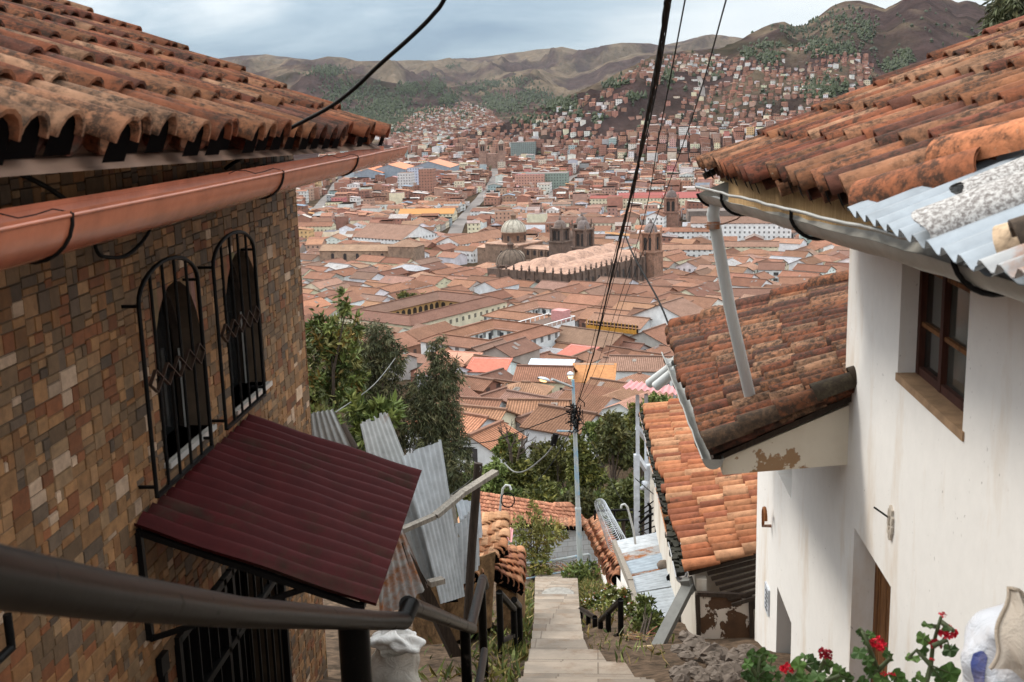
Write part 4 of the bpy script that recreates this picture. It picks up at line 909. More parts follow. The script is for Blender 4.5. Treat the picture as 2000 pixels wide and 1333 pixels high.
d_ = (pb-pa); x_ = d_.normalized().cross(V((0, 0, 1))).normalized(); z_ = x_.cross(d_.normalized())
m.tube([pa+d_*(i/(n_*14))+x_*(.25*math.cos(i*2*math.pi/14))+z_*(.25*math.sin(i*2*math.pi/14)) for i in range(n_*14+1)], .009, 4); 
for k in (-.1, .12): m.tube([pa+x_*k, pb+x_*k], .008, 4)
tag(m.build('razor_wire', MT['galvanised']), 'coil of razor wire running along the tile coping of the east boundary wall', 'razor wire')
# ---------------------------------------------------------------- metal roofed lean-to
lean = thing('metal_shed', 'low lean-to roofed with pale blue and rusty corrugated sheets beside the orange tiled shed', 'shed', P(1270, 1200, 19))
def panel(cs, waves, mat, amp=.012, along=True):
    m = MB(); a, b, c, d = [P(*q) for q in cs]; n_ = (b-a).cross(c-a).normalized()
    for sd in (0, 1):
        def fn(u, v): return lerp(lerp(a, b, u), lerp(c, d, u), v)+n_*(amp*math.sin(2*math.pi*waves*(v))-sd*.005)
        m.grid(fn, 6, waves*6)
    return m.build('roof_sheet', MT[mat], lean)
panel([(1238, 1158, 19.4), (1332, 1142, 20), (1228, 1128, 20.6), (1320, 1106, 21.2)], 8, 'white_sheet')
panel([(1246, 1212, 17.3), (1334, 1200, 17.8), (1237, 1160, 19.3), (1332, 1144, 19.9)], 9, 'white_sheet')
panel([(1231, 1140, 20.4), (1314, 1122, 21), (1228, 1122, 20.8), (1302, 1108, 21.6)], 4, 'rusty_sheet')
panel([(1227, 1128, 20.9), (1318, 1110, 21.5), (1218, 1098, 22.2), (1300, 1078, 22.8)], 6, 'blue_sheet')
panel([(1217, 1097, 22.3), (1300, 1080, 22.9), (1211, 1082, 23.0), (1290, 1064, 23.6)], 5, 'rusty_sheet')
panel([(1211, 1084, 23.1), (1292, 1066, 23.7), (1205, 1056, 24.6), (1283, 1040, 25.2)], 8, 'galvanised')
panel([(1336, 1152, 19.3), (1345, 1150, 19.4), (1280, 1040, 25.4), (1308, 1034, 25.6)], 26, 'white_sheet')
m = MB(); m.bar(P(1200, 1062, 24.8), P(1232, 1140, 20.2), .10, .16); m.bar(P(1232, 1140, 20.2), P(1248, 1215, 17.2), .10, .12); m.build('edge_beam', MT['grey_wood'], lean)
m = MB(); q = [P(1212, 1085, 23.4), P(1300, 1070, 23.6), P(1338, 1200, 18.2), P(1246, 1212, 17.8)]; m.hexa([p_+V((0, 0, -1.8)) for p_ in q], [p_+V((0, 0, -.18)) for p_ in q]); m.build('wall', MT['white_plaster'], lean)
for px, py, y, lb in ((1296, 1108, 21.2, 'pale stone weighing down the metal roof near its rust patch'), (1315, 1134, 20.3, 'dark stone weighing down the metal roof at the orange shed side')):
    m = MB(); m.lathe([(0, -.03), (.11, -.02), (.14, .05), (.09, .12), (0, .14)], P(px, py, y), 9); tag(m.build('roof_stone', MT['rock' if px < 1300 else 'dark_interior']), lb, 'stone')
crook('hooked pale standpipe rising from the metal roofed lean-to', [(1241, 1063, 23), (1237, 1035, 23), (1228, 1000, 23), (1225, 990, 23), (1220, 985, 23), (1214, 987, 23), (1213, 993, 23)], .025)
# ---------------------------------------------------------------- white steel frame tower with pink roof, concrete wall behind
tow = thing('steel_frame_tower', 'open white steel frame tower with pink sheet roof between trees and tiled sheds', 'tower', P(1255, 1045, 30))
for px, y0, y1, w_, Y in ((1245, 772, 1050, .10, 30), (1262, 770, 1045, .10, 31), (1243, 888, 1050, .15, 30), (1265, 908, 1046, .17, 30.6), (1318, 765, 820, .08, 33)):
    a, b = P(px, y0, Y), P(px, y1, Y); b.x = a.x; b.y = a.y; m = MB(); m.bar(a, b, w_); m.build('post', MT['white_steel'], tow)
m = MB()
for a, b in (((1245, 836, 30), (1262, 858, 31)), ((1244, 890, 30), (1262, 918, 30.6)), ((1258, 912, 30.6), (1282, 910, 30.8))): m.bar(P(*a), P(*b), .12)
m.build('brace', MT['white_steel'], tow)
m = MB(); a = P(1214, 758, 29); corr_sheet(m, a, P(1322, 770, 29)-a, P(1324, 755, 33.5)-P(1322, 770, 29), 9, .03, 4); m.build('roof_sheet', MT['pink_sheet'], tow)
m = MB(); a, b = P(1251, 955, 29.9), P(1260, 948, 30.0); m.tube([a, b], .05, 8); m.lathe([(0, -.14), (.1, -.12), (.1, .1), (0, .12)], b, 8); m.build('floodlight', MT['white_steel'], tow)
cw = thing('rendered_wall', 'grey rendered wall with rounded dark top behind the white steel frame', 'wall', P(1285, 1000, 29)); m = MB()
q = [P(1268, 1062, 29.5), P(1330, 1062, 27), P(1300, 930, 28.8), P(1290, 908, 30), P(1270, 908, 30.5)]; o = V((.4, .3, 0)); m.poly(q); m.poly([p_+o for p_ in q][::-1])
for i in range(5): m.quad(q[i], q[i-1], q[i-1]+o, q[i]+o)
m.build('wall', MT['shed_plaster'], cw); m = MB(); a = P(1262, 845, 31.5); m.hexa([P(1262, 908, 31.5), P(1288, 900, 31), P(1288, 900, 31)+V((0, .3, 0)), P(1262, 908, 31.5)+V((0, .3, 0))], [P(1260, 838, 31.8), P(1270, 832, 31.5), P(1270, 832, 31.5)+V((0, .3, 0)), P(1260, 838, 31.8)+V((0, .3, 0))]); m.build('parapet', MT['concrete'], cw)
st = thing('steel_staircase', 'dark steel stair railing under the white steel frame tower', 'railing', P(1270, 1050, 28)); m = MB()
for i in range(6): m.tube([P(1248, 1000+i*10, 29.5), P(1282, 975+i*13, 28.8)], .02, 5)
m.tube([P(1270, 1045, 28.8), P(1270, 990, 28.8), P(1266, 983, 28.8)], .04, 6); m.tube([P(1282, 1040, 28.5), P(1281, 1012, 28.5), P(1277, 1004, 28.5), P(1268, 1006, 28.5), P(1250, 1022, 28.8)], .04, 6)
m.build('railing', MT['black_iron'], st); m = MB()
for y in (998, 1018): m.tube([P(1160, y, 44), P(1240, y-2, 44)], .05, 5)
for x in (1162, 1200, 1238): m.tube([P(x, 996, 44), P(x, 1045, 44)], .05, 5)
tag(m.build('garden_fence', MT['black_iron']), 'dark two bar pipe fence behind the razor wire coil', 'fence')
gp = thing('garden_rail', 'blue grey pipe rail on short posts across the dead brush in the lane', 'handrail', P(1080, 1100, 44)); m = MB(); m.tube([P(1010, 1102, 43), P(1080, 1095, 44), P(1148, 1083, 45), P(1152, 1084, 45), P(1153, 1115, 45)], .06, 7); m.build('top_rail', MT['lamp_pole_paint'], gp); m = MB(); m.tube([P(1020, 1132, 43), P(1120, 1114, 44)], .04, 6); m.build('lower_rail', MT['lamp_pole_paint'], gp)
# manhole cover
c = onplane(1090, 1165, V((0, 0, -1.27)), V((0, .41, 1)).normalized()); c.z += .03; m = MB(); m.lathe([(.42, .0), (.42, .03), (.38, .035), (.36, .025), (0, .025)], c, 20); tag(m.build('manhole_cover', MT['concrete']), 'round concrete manhole cover in the paving below the stairs', 'manhole')

# ---------------------------------------------------------------- street lamp and pole wires
lamp = thing('street_lamp', 'tall blue and white painted street lamp pole with two lamp heads and tangled cables', 'street lamp', P(1136, 1172, 42))
pb = P(1136, 1172, 42); pt = P(1119, 742, 42.5); m = MB(); mid = lerp(pb, pt, .42)
m.tube([pb, lerp(pb, mid, .5), mid], [.125, .12, .115], 12); m.tube([mid, lerp(mid, pt, .5), pt], [.095, .085, .055], 12); m.lathe([(.12, -.05), (.125, .05), (.095, .09)], mid, 12); m.build('pole', MT['lamp_pole_paint'], lamp)
m = MB(); arm0 = P(1119, 757, 42.5); arm1 = P(1078, 741, 41); m.tube([arm0, arm1], .05, 8); m.build('lamp_arm', MT['galvanised_old'], lamp)
def lamphead(c, d, ln, glow):
    m = MB(); d = V(d).normalized(); x = d.cross(V((0, 0, 1))).normalized(); z = x.cross(d)
    def fn(u, v):
        an = math.pi*2*u; w_ = math.sin(math.pi*(v*.92+.04))**.6; return c+d*(ln*(v-.5))+x*(.17*w_*math.cos(an))+z*(.10*w_*max(-.35, math.sin(an)))
    m.grid(fn, 14, 10); h = m.build('lamp_head', MT['white_steel'], lamp)
    m = MB(); m.grid(lambda u, v: c+d*(ln*(v-.45)*.6)+x*(.13*math.sin(math.pi*v)*(2*u-1))-z*(.06+.03*math.sin(math.pi*v)*math.sin(math.pi*u)), 6, 6); m.build('lens', MT['lamp_glow' if glow else 'window_glass'], h)
lamphead(P(1062, 742, 40.6), P(1062, 742, 40.6)-arm0, .85, True)
m = MB(); c = P(1114, 735, 42.4); m.lathe([(0, -.10), (.07, -.09), (.10, .0), (.08, .04)], c, 12); g_ = m.build('lamp_globe', MT['lamp_glow'], lamp); m = MB(); m.lathe([(.085, .03), (.13, .03), (.12, .12), (.05, .17), (0, .18)], c, 12); m.build('lamp_cap', MT['white_steel'], g_)
m = MB()
for i in range(26):
    c = P(1122+rnd.uniform(-7, 7), 805+rnd.uniform(-16, 30), 42.3); pp_ = [c+V((rnd.uniform(-.3, .3), rnd.uniform(-.25, .1), rnd.uniform(-.35, .35))) for _ in range(4)]; m.tube(pp_, .02, 5)
m.build('cable_tangle', MT['black_rubber'], lamp)
m = MB(); m.bar(P(1088, 842, 42), P(1130, 843, 42.3), .06); m.build('cross_arm', MT['lamp_pole_paint'], lamp)
m = MB(); a = P(1086, 848, 41.9); b = P(1080, 870, 41.9); m.tube([a, b], .12, 8); m.build('splice_box', MT['black_rubber'], lamp)
tgt = P(1124, 800, 42.3)
def wire(label, pts, r, name='overhead_wire', grp=None, mat='black_rubber'): return cable(name, label, pts, r, mat, 'wire', grp, 6, 10)
# thick twisted bundle from overhead
m = MB(); q = [P(1315, -60, 7.0), P(1303, 10, 8.0), P(1281, 155, 10), P(1262, 240, 12), P(1245, 330, 14.5), P(1215, 455, 19), P(1190, 560, 25), P(1160, 690, 33), P(1130, 785, 42)]
pts = []
for i in range(len(q)-1):
    for k in range(24): pts.append(lerp(q[i], q[i+1], k/24))
pts.append(q[-1])
for ph in (0, 2.1, 4.2):
    m.tube([p_+V((.011*math.cos(i*.42+ph), 0, .011*math.sin(i*.42+ph))) for i, p_ in enumerate(pts)], [.012+.004*math.sin(i*.33) for i in range(len(pts))], 6)
tag(m.build('twisted_cable', MT['black_rubber']), 'thick twisted black cable bundle coming down from the sky to the street lamp', 'cable')
G_ = 'overhead wires running down to the street lamp'
wire('thin black wire hugging the twisted cable on its west side', [P(1305, -10, 8), P(1258, 250, 12.5), P(1216, 480, 20), P(1150, 720, 34), tgt], .007, grp=G_)
wire('second thin wire beside the twisted cable, just under the first', [P(1312, -10, 8.4), P(1266, 250, 12.6), P(1205, 480, 20), P(1142, 730, 34), tgt], .007, grp=G_)
wire('thin wire east of the twisted cable crossing the wooded ridge skyline', [P(1340, -10, 8.3), P(1290, 250, 12.5), P(1243, 480, 20), P(1163, 720, 34), tgt], .006, grp=G_)
wire('thin wire farthest east, crossing the hillside houses alone', [P(1421, -10, 8), P(1352, 230, 12.5), P(1280, 430, 19), P(1215, 600, 28), P(1170, 740, 38), tgt], .006, grp=G_)
wire('black wire from the lower roof gutter climbing to the twisted cable', [P(1330, 690, 13.6), P(1316, 660, 13.8), P(1285, 585, 15), P(1240, 505, 17), P(1222, 462, 18.5)], .012, grp=G_)
wire('black wire sagging from the street lamp over the roofs to the west trees', [tgt, P(1050, 830, 44), P(960, 862, 46), P(870, 868, 48), P(780, 870, 50)], .02, grp=G_)
wire('black wire falling from the street lamp to the white wall eave', [tgt, P(1190, 935, 38), P(1230, 1000, 33), P(1290, 1080, 24)], .010, grp=G_)
wire('looping cable hanging from the splice box into the wood', [P(1082, 868, 41.8), P(1065, 890, 42), P(1030, 918, 42.5), P(1005, 922, 43), P(985, 905, 44)], .03, grp=G_, mat='cable_grey')
wire('slanting guy wire from lamp tangle through the splice box side', [tgt, P(1110, 850, 41), P(1078, 905, 40), P(1050, 940, 39)], .016, grp=G_)
wire('thin wire between the steel tower floodlight and the orange shed', [P(1241, 935, 29.5), P(1270, 960, 27), P(1296, 982, 24)], .012, grp=G_)
# ---------------------------------------------------------------- the city
ROOFS = [(.32, .16, .105), (.29, .145, .095), (.37, .195, .125), (.26, .13, .09), (.34, .18, .12), (.31, .15, .10), (.23, .125, .095), (.27, .165, .125), (.40, .23, .16), (.22, .105, .07), (.33, .20, .15)]
WHITE, CREAM, BRICK, GREY, OCHRE = (.74, .74, .74), (.70, .63, .47), (.30, .145, .10), (.44, .41, .385), (.50, .36, .2)
GU, GV = math.radians(147), math.radians(57)
def gh(px, py, h):                       # terrain point whose lift by h shows at the photo point
    return ground(px, py, h)
OCC = []                                 # footprints: centre x, y, cos, sin, half u, half v
def occupy(c0, u, v, Lu, Lv, pad=1.0): c = c0+u*(Lu/2)+v*(Lv/2); OCC.append((c.x, c.y, u.x, u.y, Lu/2+pad, Lv/2+pad))
def taken(x, y, r):
    for (cx, cy, a, b, hu, hv) in OCC:
        dx, dy = x-cx, y-cy
        if abs(dx*a+dy*b) < hu+r and abs(-dx*b+dy*a) < hv+r: return True
    return False
def walls(m, c0, u, v, Lu, Lv, h, col, win=1, mat=0, deep=6, gab=None, gh_=0):
    q = [c0, c0+u*Lu, c0+u*Lu+v*Lv, c0+v*Lv]; Z = V((0, 0, 1))
    for i in range(4):
        a, b = q[i], q[(i+1) % 4]; l = (b-a).length
        m.quad(a-Z*deep, b-Z*deep, b+Z*h, a+Z*h, mat, (*col, win), [(0, -deep), (l, -deep), (l, h), (0, h)])
    if gab == 'u':
        for o in (V((0, 0, 0)), u*Lu): m.poly([c0+o+Z*h, c0+o+v*Lv+Z*h, c0+o+v*Lv/2+Z*(h+gh_)], mat, (*col, 0))
    if gab == 'v':
        for o in (V((0, 0, 0)), v*Lv): m.poly([c0+o+Z*h, c0+o+u*Lu+Z*h, c0+o+u*Lu/2+Z*(h+gh_)], mat, (*col, 0))
def rq(m, a, b, c, d, col, mat, th=.14):   # roof slab: a-b eave, c-d top
    e = (b-a).length; s = ((d-a).length+(c-b).length)/2; dx = (b-a).normalized(); o = (d-a).dot(dx); o2 = (c-a).dot(dx)
    m.quad(a, b, c, d, mat, (*col, 1), [(0, 0), (e, 0), (o2, s), (o, s)])
    if th: D = V((0, 0, -th)); m.quad(d+D, c+D, b+D, a+D, mat, (*col, 1)); m.quad(b, a, a+D, b+D, mat, (*col, 1)); m.quad(a, d, d+D, a+D, mat, (*col, 1)); m.quad(c, b, b+D, c+D, mat, (*col, 1))
def roofs(m, c0, u, v, Lu, Lv, h, kind, slope, col, mat=0, ov=.5, th=.14, ridge=None):
    Z = V((0, 0, 1)); s_ = slope
    if kind in ('gv', 'hv'): u, v, Lu, Lv, c0 = v, -u, Lv, Lu, c0+u*Lu
    A, B = c0-u*ov-v*ov, c0+u*(Lu+ov)-v*ov; D_, C_ = c0-u*ov+v*(Lv+ov), c0+u*(Lu+ov)+v*(Lv+ov); W_ = Lv+2*ov; zr = h+(W_/2)*s_-ov*s_; ze = h-ov*s_+.02
    up_ = lambda p, z: p+Z*z
    if kind[0] == 'g':
        r0, r1 = A+v*W_/2, B+v*W_/2
        rq(m, up_(A, ze), up_(B, ze), up_(r1, zr), up_(r0, zr), col, mat, th); rq(m, up_(C_, ze), up_(D_, ze), up_(r0, zr), up_(r1, zr), col, mat, th)
    elif kind[0] == 'h':
        i_ = min(W_/2, (Lu+2*ov)/2-.01); r0, r1 = A+v*W_/2+u*i_, B+v*W_/2-u*i_
        rq(m, up_(A, ze), up_(B, ze), up_(r1, zr), up_(r0, zr), col, mat, th); rq(m, up_(C_, ze), up_(D_, ze), up_(r0, zr), up_(r1, zr), col, mat, th)
        rq(m, up_(B, ze), up_(C_, ze), up_(r1, zr+.001), up_(r1, zr), col, mat, 0); rq(m, up_(D_, ze), up_(A, ze), up_(r0, zr+.001), up_(r0, zr), col, mat, 0)
    elif kind == 'flat':
        m.quad(up_(c0, h), up_(c0+u*Lu, h), up_(c0+u*Lu+v*Lv, h), up_(c0+v*Lv, h), mat, (*col, 0)); return
    elif kind == 'su': rq(m, up_(A, h), up_(B, h), up_(C_, h+Lv*s_), up_(D_, h+Lv*s_), col, mat, th); return
    elif kind == 'sv': rq(m, up_(D_, h), up_(A, h), up_(B, h+Lu*s_), up_(C_, h+Lu*s_), col, mat, th); return
    if th and kind[0] in 'gh' and rnd.random() < .75:
        for _ in range(rnd.choice([1, 1, 2, 3])):
            i_, j_ = rnd.uniform(.2, .8), rnd.uniform(.25, .8); n2 = rnd.random() < .5; e0, e1, f0, f1 = (up_(A, ze), up_(B, ze), up_(r0, zr), up_(r1, zr)) if n2 else (up_(C_, ze), up_(D_, ze), up_(r1, zr), up_(r0, zr))
            p = lerp(lerp(e0, e1, i_), lerp(f0, f1, i_), j_)+Z*.09; du = (e1-e0).normalized()*rnd.uniform(.25, .5); dv = (lerp(f0, f1, i_)-lerp(e0, e1, i_)).normalized()*rnd.uniform(.35, .8); g_ = rnd.choice([(.62, .62, .6), (.5, .52, .55), (.7, .68, .62)])
            m.quad(p-du-dv, p+du-dv, p+du+dv, p-du+dv, mat, (*g_, 0))
    if ridge is not None and kind[0] in 'gh': m.bar(up_(r0, zr+.06), up_(r1, zr+.06), .45, .22, mat if ridge == 1 else ridge, tuple(min(1, x*1.2+.10) for x in col))
def building(name, label, px, py, Lu, Lv, h, kind='gu', rot=147, wall=WHITE, roof=None, slope=.42, win=1, winparts=None, lift=None, cat='house', group=None, wmat='city_wall', rmat='city_roof', extra=None, pad=.5, chim=0):
    """nearest corner where the photo shows its foot (or, with lift, its eave at that height)"""
    c0 = gh(px, py, lift if lift else 0); a = math.radians(rot); u = V((math.cos(a), math.sin(a), 0)); v = V((math.sin(a), -math.cos(a), 0)); v = v if v.y > 0 else -v
    t = thing(name, label, cat, c0, group); occupy(c0, u, v, Lu, Lv, pad); roof = roof or rnd.choice(ROOFS)
    m = MB(); g = kind[1] if kind in ('gu', 'gv') else None; walls(m, c0, u, v, Lu, Lv, h, wall, win if not winparts else 0, 0, 6, g, (Lv if g == 'u' else Lu)/2*slope)
    if kind == 'su': m.quad(c0+V((0, 0, h)), c0+v*Lv+V((0, 0, h)), c0+v*Lv+V((0, 0, h+Lv*slope)), c0+V((0, 0, h)), 0, (*wall, 0)); m.quad(c0+v*Lv+V((0, 0, h)), c0+v*Lv+u*Lu+V((0, 0, h)), c0+v*Lv+u*Lu+V((0, 0, h+Lv*slope)), c0+v*Lv+V((0, 0, h+Lv*slope)), 0, (*wall, 0)); m.quad(c0+u*Lu+V((0, 0, h)), c0+u*Lu+v*Lv+V((0, 0, h)), c0+u*Lu+v*Lv+V((0, 0, h+Lv*slope)), c0+u*Lu+V((0, 0, h)), 0, (*wall, 0))
    m.build('wall', MT[wmat], t)
    m = MB(); roofs(m, c0, u, v, Lu, Lv, h, kind, slope, roof, 0, .45, .14, 1); ro = m.build('roof', MT[rmat], t)
    if winparts:      # list of (face 'u'/'v', position along 0-1, z, width, height)
        for f_, k, z, w_, hh in winparts:
            d, n_ = (u, -v) if f_ == 'u' else (v, -u); L_ = Lu if f_ == 'u' else Lv
            p = c0+d*(L_*k)+V((0, 0, z)); m = MB(); m.obox(p+n_*.0, d*w_/2, n_*.05, V((0, 0, hh/2)), 0, (.05, .045, .045))
            m.obox(p+n_*.03, d*.05, n_*.04, V((0, 0, hh/2)), 0, (.3, .27, .24)); m.obox(p+n_*.03-V((0, 0, hh/2+.05)), d*(w_/2+.1), n_*.09, V((0, 0, .06)), 0, (.55, .5, .45)); m.build('window', MT['plain_col'], t)
    for i in range(chim): p = c0+u*Lu*rnd.uniform(.2, .8)+v*Lv*rnd.uniform(.2, .45)+V((0, 0, h+Lv*.3*slope)); m = MB(); m.obox(p, u*.35, v*.3, V((0, 0, .8)), 0, (.4, .3, .24)); m.build('chimney', MT['plain_col'], ro)
    if extra: extra(t, c0, u, v, Lu, Lv, h)
    return t, c0, u, v
def ring(name, label, px, py, Lu, Lv, wg, h, wall=WHITE, roof=None, slope=.42, lift=None, arcade=None, rot=147, green=None):
    c0 = gh(px, py, lift or 0); a = math.radians(rot); u = V((math.cos(a), math.sin(a), 0)); v = V((math.sin(a), -math.cos(a), 0)); v = v if v.y > 0 else -v
    t = thing(name, label, 'house', c0); occupy(c0, u, v, Lu, Lv, .5); roof = roof or rnd.choice(ROOFS); Z = V((0, 0, 1))
    R = lambda i, z: [c0+u*i+v*i+Z*z, c0+u*(Lu-i)+v*i+Z*z, c0+u*(Lu-i)+v*(Lv-i)+Z*z, c0+u*i+v*(Lv-i)+Z*z]
    m = MB(); walls(m, c0, u, v, Lu, Lv, h, wall, 1); q = R(wg, 0)
    for i in range(4): a_, b_ = q[i], q[(i+1) % 4]; l = (b_-a_).length; m.quad(a_-Z*4, b_-Z*4, b_+Z*h, a_+Z*h, 0, (*(wall if not arcade else (.45, .28, .13)), 1 if not arcade else 0), [(0, -4), (l, -4), (l, h), (0, h)])
    m.poly([p-Z*.5 for p in q], 0, (*(green or (.3, .26, .22)), 0)); m.build('wall', MT['city_wall'], t)
    o, r, i_ = R(-.5, h-.2), R(wg/2, h+wg/2*slope), R(wg+.4, h-.2); m = MB()
    for k in range(4):
        k2 = (k+1) % 4; cl = tuple(x*rnd.uniform(.92, 1.08) for x in roof)
        rq(m, o[k], o[k2], r[k2], r[k], cl, 0, .15); rq(m, i_[k2], i_[k], r[k], r[k2], cl, 0, .15); m.bar(r[k]+Z*.06, r[k2]+Z*.06, .45, .2, 0, tuple(x*1.4 for x in roof)); m.bar(o[k]+Z*.05, r[k]+Z*.06, .35, .15, 0, tuple(x*1.4 for x in roof))
    m.build('roof', MT['city_roof'], t)
    if arcade:
        for (s0, s1) in ((1, 2), (2, 3)):
            a_, b_ = q[s0], q[s1]; d = (b_-a_); l = d.length; d.normalize(); n = int(l/2.6); nn = (c0+u*Lu/2+v*Lv/2-(a_+b_)/2).normalized()
            nn.z = 0
            for k in range(n):
                p = a_+d*(l*(k+.5)/n)+nn*.06; m = MB(); pts = [p-d*.85+Z*(h-3.4)]+[p+d*(.85*-math.cos(math.pi*j/8))+Z*(h-1.6+.8*math.sin(math.pi*j/8)) for j in range(9)]+[p+d*.85+Z*(h-3.4)]
                m.poly(pts, 0, (.03, .02, .015)); m.poly([x_-nn*.1 for x_ in pts][::-1], 0, (.03, .02, .015)); m.build('arch', MT['plain_col'], t)
    else:
        for (s0, s1) in ((1, 2), (2, 3)):
            a_, b_ = q[s0], q[s1]; d = (b_-a_); l = d.length; d.normalize(); n = max(2, int(l/3.2)); nn = (c0+u*Lu/2+v*Lv/2-(a_+b_)/2).normalized(); nn.z = 0
            for k in range(n): p = a_+d*(l*(k+.5)/n)+nn*.05+Z*(h-2.0); m = MB(); m.obox(p, d*.55, nn*.06, Z*1.1, 0, (.04, .04, .045)); m.build('window', MT['plain_col'], t)
    return t, c0, u, v
# --- colonial blocks one can tell apart
ring('courtyard_house', 'white courtyard house with tiled wings round a small green yard, nearest of the courtyards', 962, 689, 21, 26, 6.0, 5.6, lift=5, green=(.09, .12, .05))
ring('courtyard_house', 'white courtyard house with a paved dark yard, behind the rooftop terrace house', 1096, 637, 28, 26, 6.4, 5.6, lift=5)
ring('courtyard_house', 'large courtyard house with orange arcades round the big dark tree', 803, 645, 29, 45, 8, 6.5, CREAM, lift=5, arcade=1, green=(.12, .12, .06))
def arc_bal(t, c0, u, v, Lu, Lv, h):
    Z = V((0, 0, 1)); n_ = -v
    m = MB(); m.obox(c0+u*Lu*.5+n_*.5+Z*(h-1.5), u*Lu*.47, n_*.5, Z*.08, 0, (.5, .25, .05))
    for i in range(15): m.obox(c0+u*Lu*(.04+i*.066)+n_*.95+Z*(h-.2), u*.07, n_*.07, Z*1.3, 0, (.5, .26, .05))
    m.obox(c0+u*Lu*.5+n_*.95+Z*(h-.9), u*Lu*.47, n_*.04, Z*.45, 0, (.5, .24, .04)); m.obox(c0+u*Lu*.5+n_*.04+Z*(h-.4), u*Lu*.47, n_*.04, Z*1.0, 0, (.05, .03, .02)); m.build('balcony', MT['plain_col'], t)
    for i in range(4):
        p = c0+u*Lu*(.16+i*.19)+n_*.05; m = MB(); m.poly([p-u*1.2+Z*.2]+[p+u*(-1.2*math.cos(math.pi*j/8))+Z*(2.2+1.2*math.sin(math.pi*j/8)) for j in range(9)]+[p+u*1.2+Z*.2], 0, (.03, .025, .022)); m.build('arch', MT['plain_col'], t)
building('balcony_house', 'white house with orange wooden balcony above an arcade, under a long tiled roof', 1250, 690, 16.5, 9, 6.6, 'gu', wall=WHITE, extra=arc_bal, win=0)
building('gable_house', 'plain grey rendered gable wall house under tiled roof, in front of the white stepped gable', 1304, 712, 13, 10, 4.6, 'gv', wall=(.47, .45, .42), win=0)
building('gable_house', 'white house with stepped gable behind the grey rendered gable house', 1345, 690, 17, 12, 8.5, 'gv', wall=WHITE, win=0)
def terrace(t, c0, u, v, Lu, Lv, h):
    m = MB(); Z = V((0, 0, 1)); q = [c0, c0+u*Lu, c0+u*Lu+v*Lv, c0+v*Lv]
    for a, b in zip(q, q[1:]+q[:1]):
        m.bar(a+Z*(h+1), b+Z*(h+1), .25, .15, 0, WHITE)
        for k in range(9): p = lerp(a, b, k/8); m.bar(p+Z*h, p+Z*(h+1), .22, .22, 0, WHITE)
    m.build('balustrade', MT['plain_col'], t); m = MB(); m.obox(c0+v*Lv*.9+u*Lu*.4+Z*(h+1.3), u*1.8, v*1.6, Z*1.3, 0, (.52, .25, .24)); m.build('stair_head', MT['plain_col'], t)
building('terrace_house', 'tall white house with balustraded roof terrace between the courtyards and balcony house', 1052, 712, 8, 16, 8.2, 'flat', wall=WHITE, roof=(.3, .27, .25), win=0, extra=terrace)
building('gable_house', 'white gabled house standing against the rooftop terrace house', 1030, 705, 9, 7, 7, 'gv', wall=WHITE, win=0)
building('lean_house', 'low white range with narrow tiled roof below the rooftop terrace house', 1112, 728, 15, 4, 3.2, 'su', wall=WHITE, roof=(.36, .37, .39), slope=.2, win=0)
WP = [('u', k, 4.6, 2.0, 1.9) for k in (.07, .22, .37, .52, .67, .82, .95)]+[('u', k, 1.6, 2.0, 1.6) for k in (.52, .67, .82, .95)]
building('school_building', 'long cream building with a row of large windows beside the grey downpipe', 1596, 622, 31, 12, 6.6, 'gu', rot=170, wall=CREAM, winparts=WP)
building('hip_house', 'small white house with pyramid tiled roof left of the cream building', 1405, 607, 10, 9, 5, 'hu', rot=165, wall=WHITE, winparts=[('u', .5, 2.6, 1.2, 1.5)])
building('long_house', 'long low house with red brown tiled roof beside the pyramid roofed house', 1365, 604, 40, 12, 4.5, 'gu', rot=158, wall=WHITE, win=0)
building('red_shed', 'small shed with bright red wall beside the grey downpipe', 1442, 612, 9, 5, 2.6, 'su', rot=170, wall=(.45, .02, .015), roof=(.28, .12, .09), slope=.3, win=0)
building('chapel', 'cream gable chapel with oval emblem under a red tiled roof, beyond the cream school', 1640, 566, 24, 11, 5, 'gu', rot=172, wall=CREAM, win=0, lift=3)
building('white_house', 'white two storey house with dark double windows beyond the cream building', 1530, 553, 11, 12, 6, 'gu', rot=168, wall=WHITE, winparts=[('u', .3, 4, 2.2, 1.5), ('u', .7, 4, 2.6, 1.5), ('u', .3, 1.4, 1.6, 1.3), ('u', .7, 1.4, 1.6, 1.3)])
building('arcade_house', 'white arcaded range with round arches under tiled roof right of the downpipe', 1500, 525, 30, 9, 5, 'gu', rot=172, wall=CREAM, extra=lambda t, c0, u, v, Lu, Lv, h: [(lambda m, p: (m.poly([p-u*1.3]+[p+u*(-1.3*math.cos(math.pi*j/8))+V((0, 0, 2.4+1.3*math.sin(math.pi*j/8))) for j in range(9)]+[p+u*1.3], 0, (.05, .04, .035)), m.build('arch', MT['plain_col'], t)))(MB(), c0+u*Lu*(.1+i*.13)-v*.06) for i in range(7)], win=0)
building('plaza_house', 'white plaza house with lit arcade and small dark balconies, right of the cathedral tower', 1392, 516, 32, 10, 8, 'gu', rot=172, wall=WHITE)
building('plaza_house', 'cream plaza house with glowing ground floor arcade, behind the grey downpipe', 1520, 508, 34, 10, 7.5, 'gu', rot=172, wall=CREAM)
building('white_hotel', 'long white three storey building with rows of small windows behind the plaza', 1545, 478, 60, 16, 13, 'gu', rot=170, wall=(.78, .78, .78))
building('white_house', 'white two storey range with small upper windows between cathedral tower and downpipe', 1386, 478, 24, 10, 8, 'gu', rot=172, wall=WHITE)
building('cream_range', 'long cream range with one row of square windows behind the cathedral', 1240, 462, 62, 15, 9, 'gu', rot=166, wall=(.72, .66, .52))
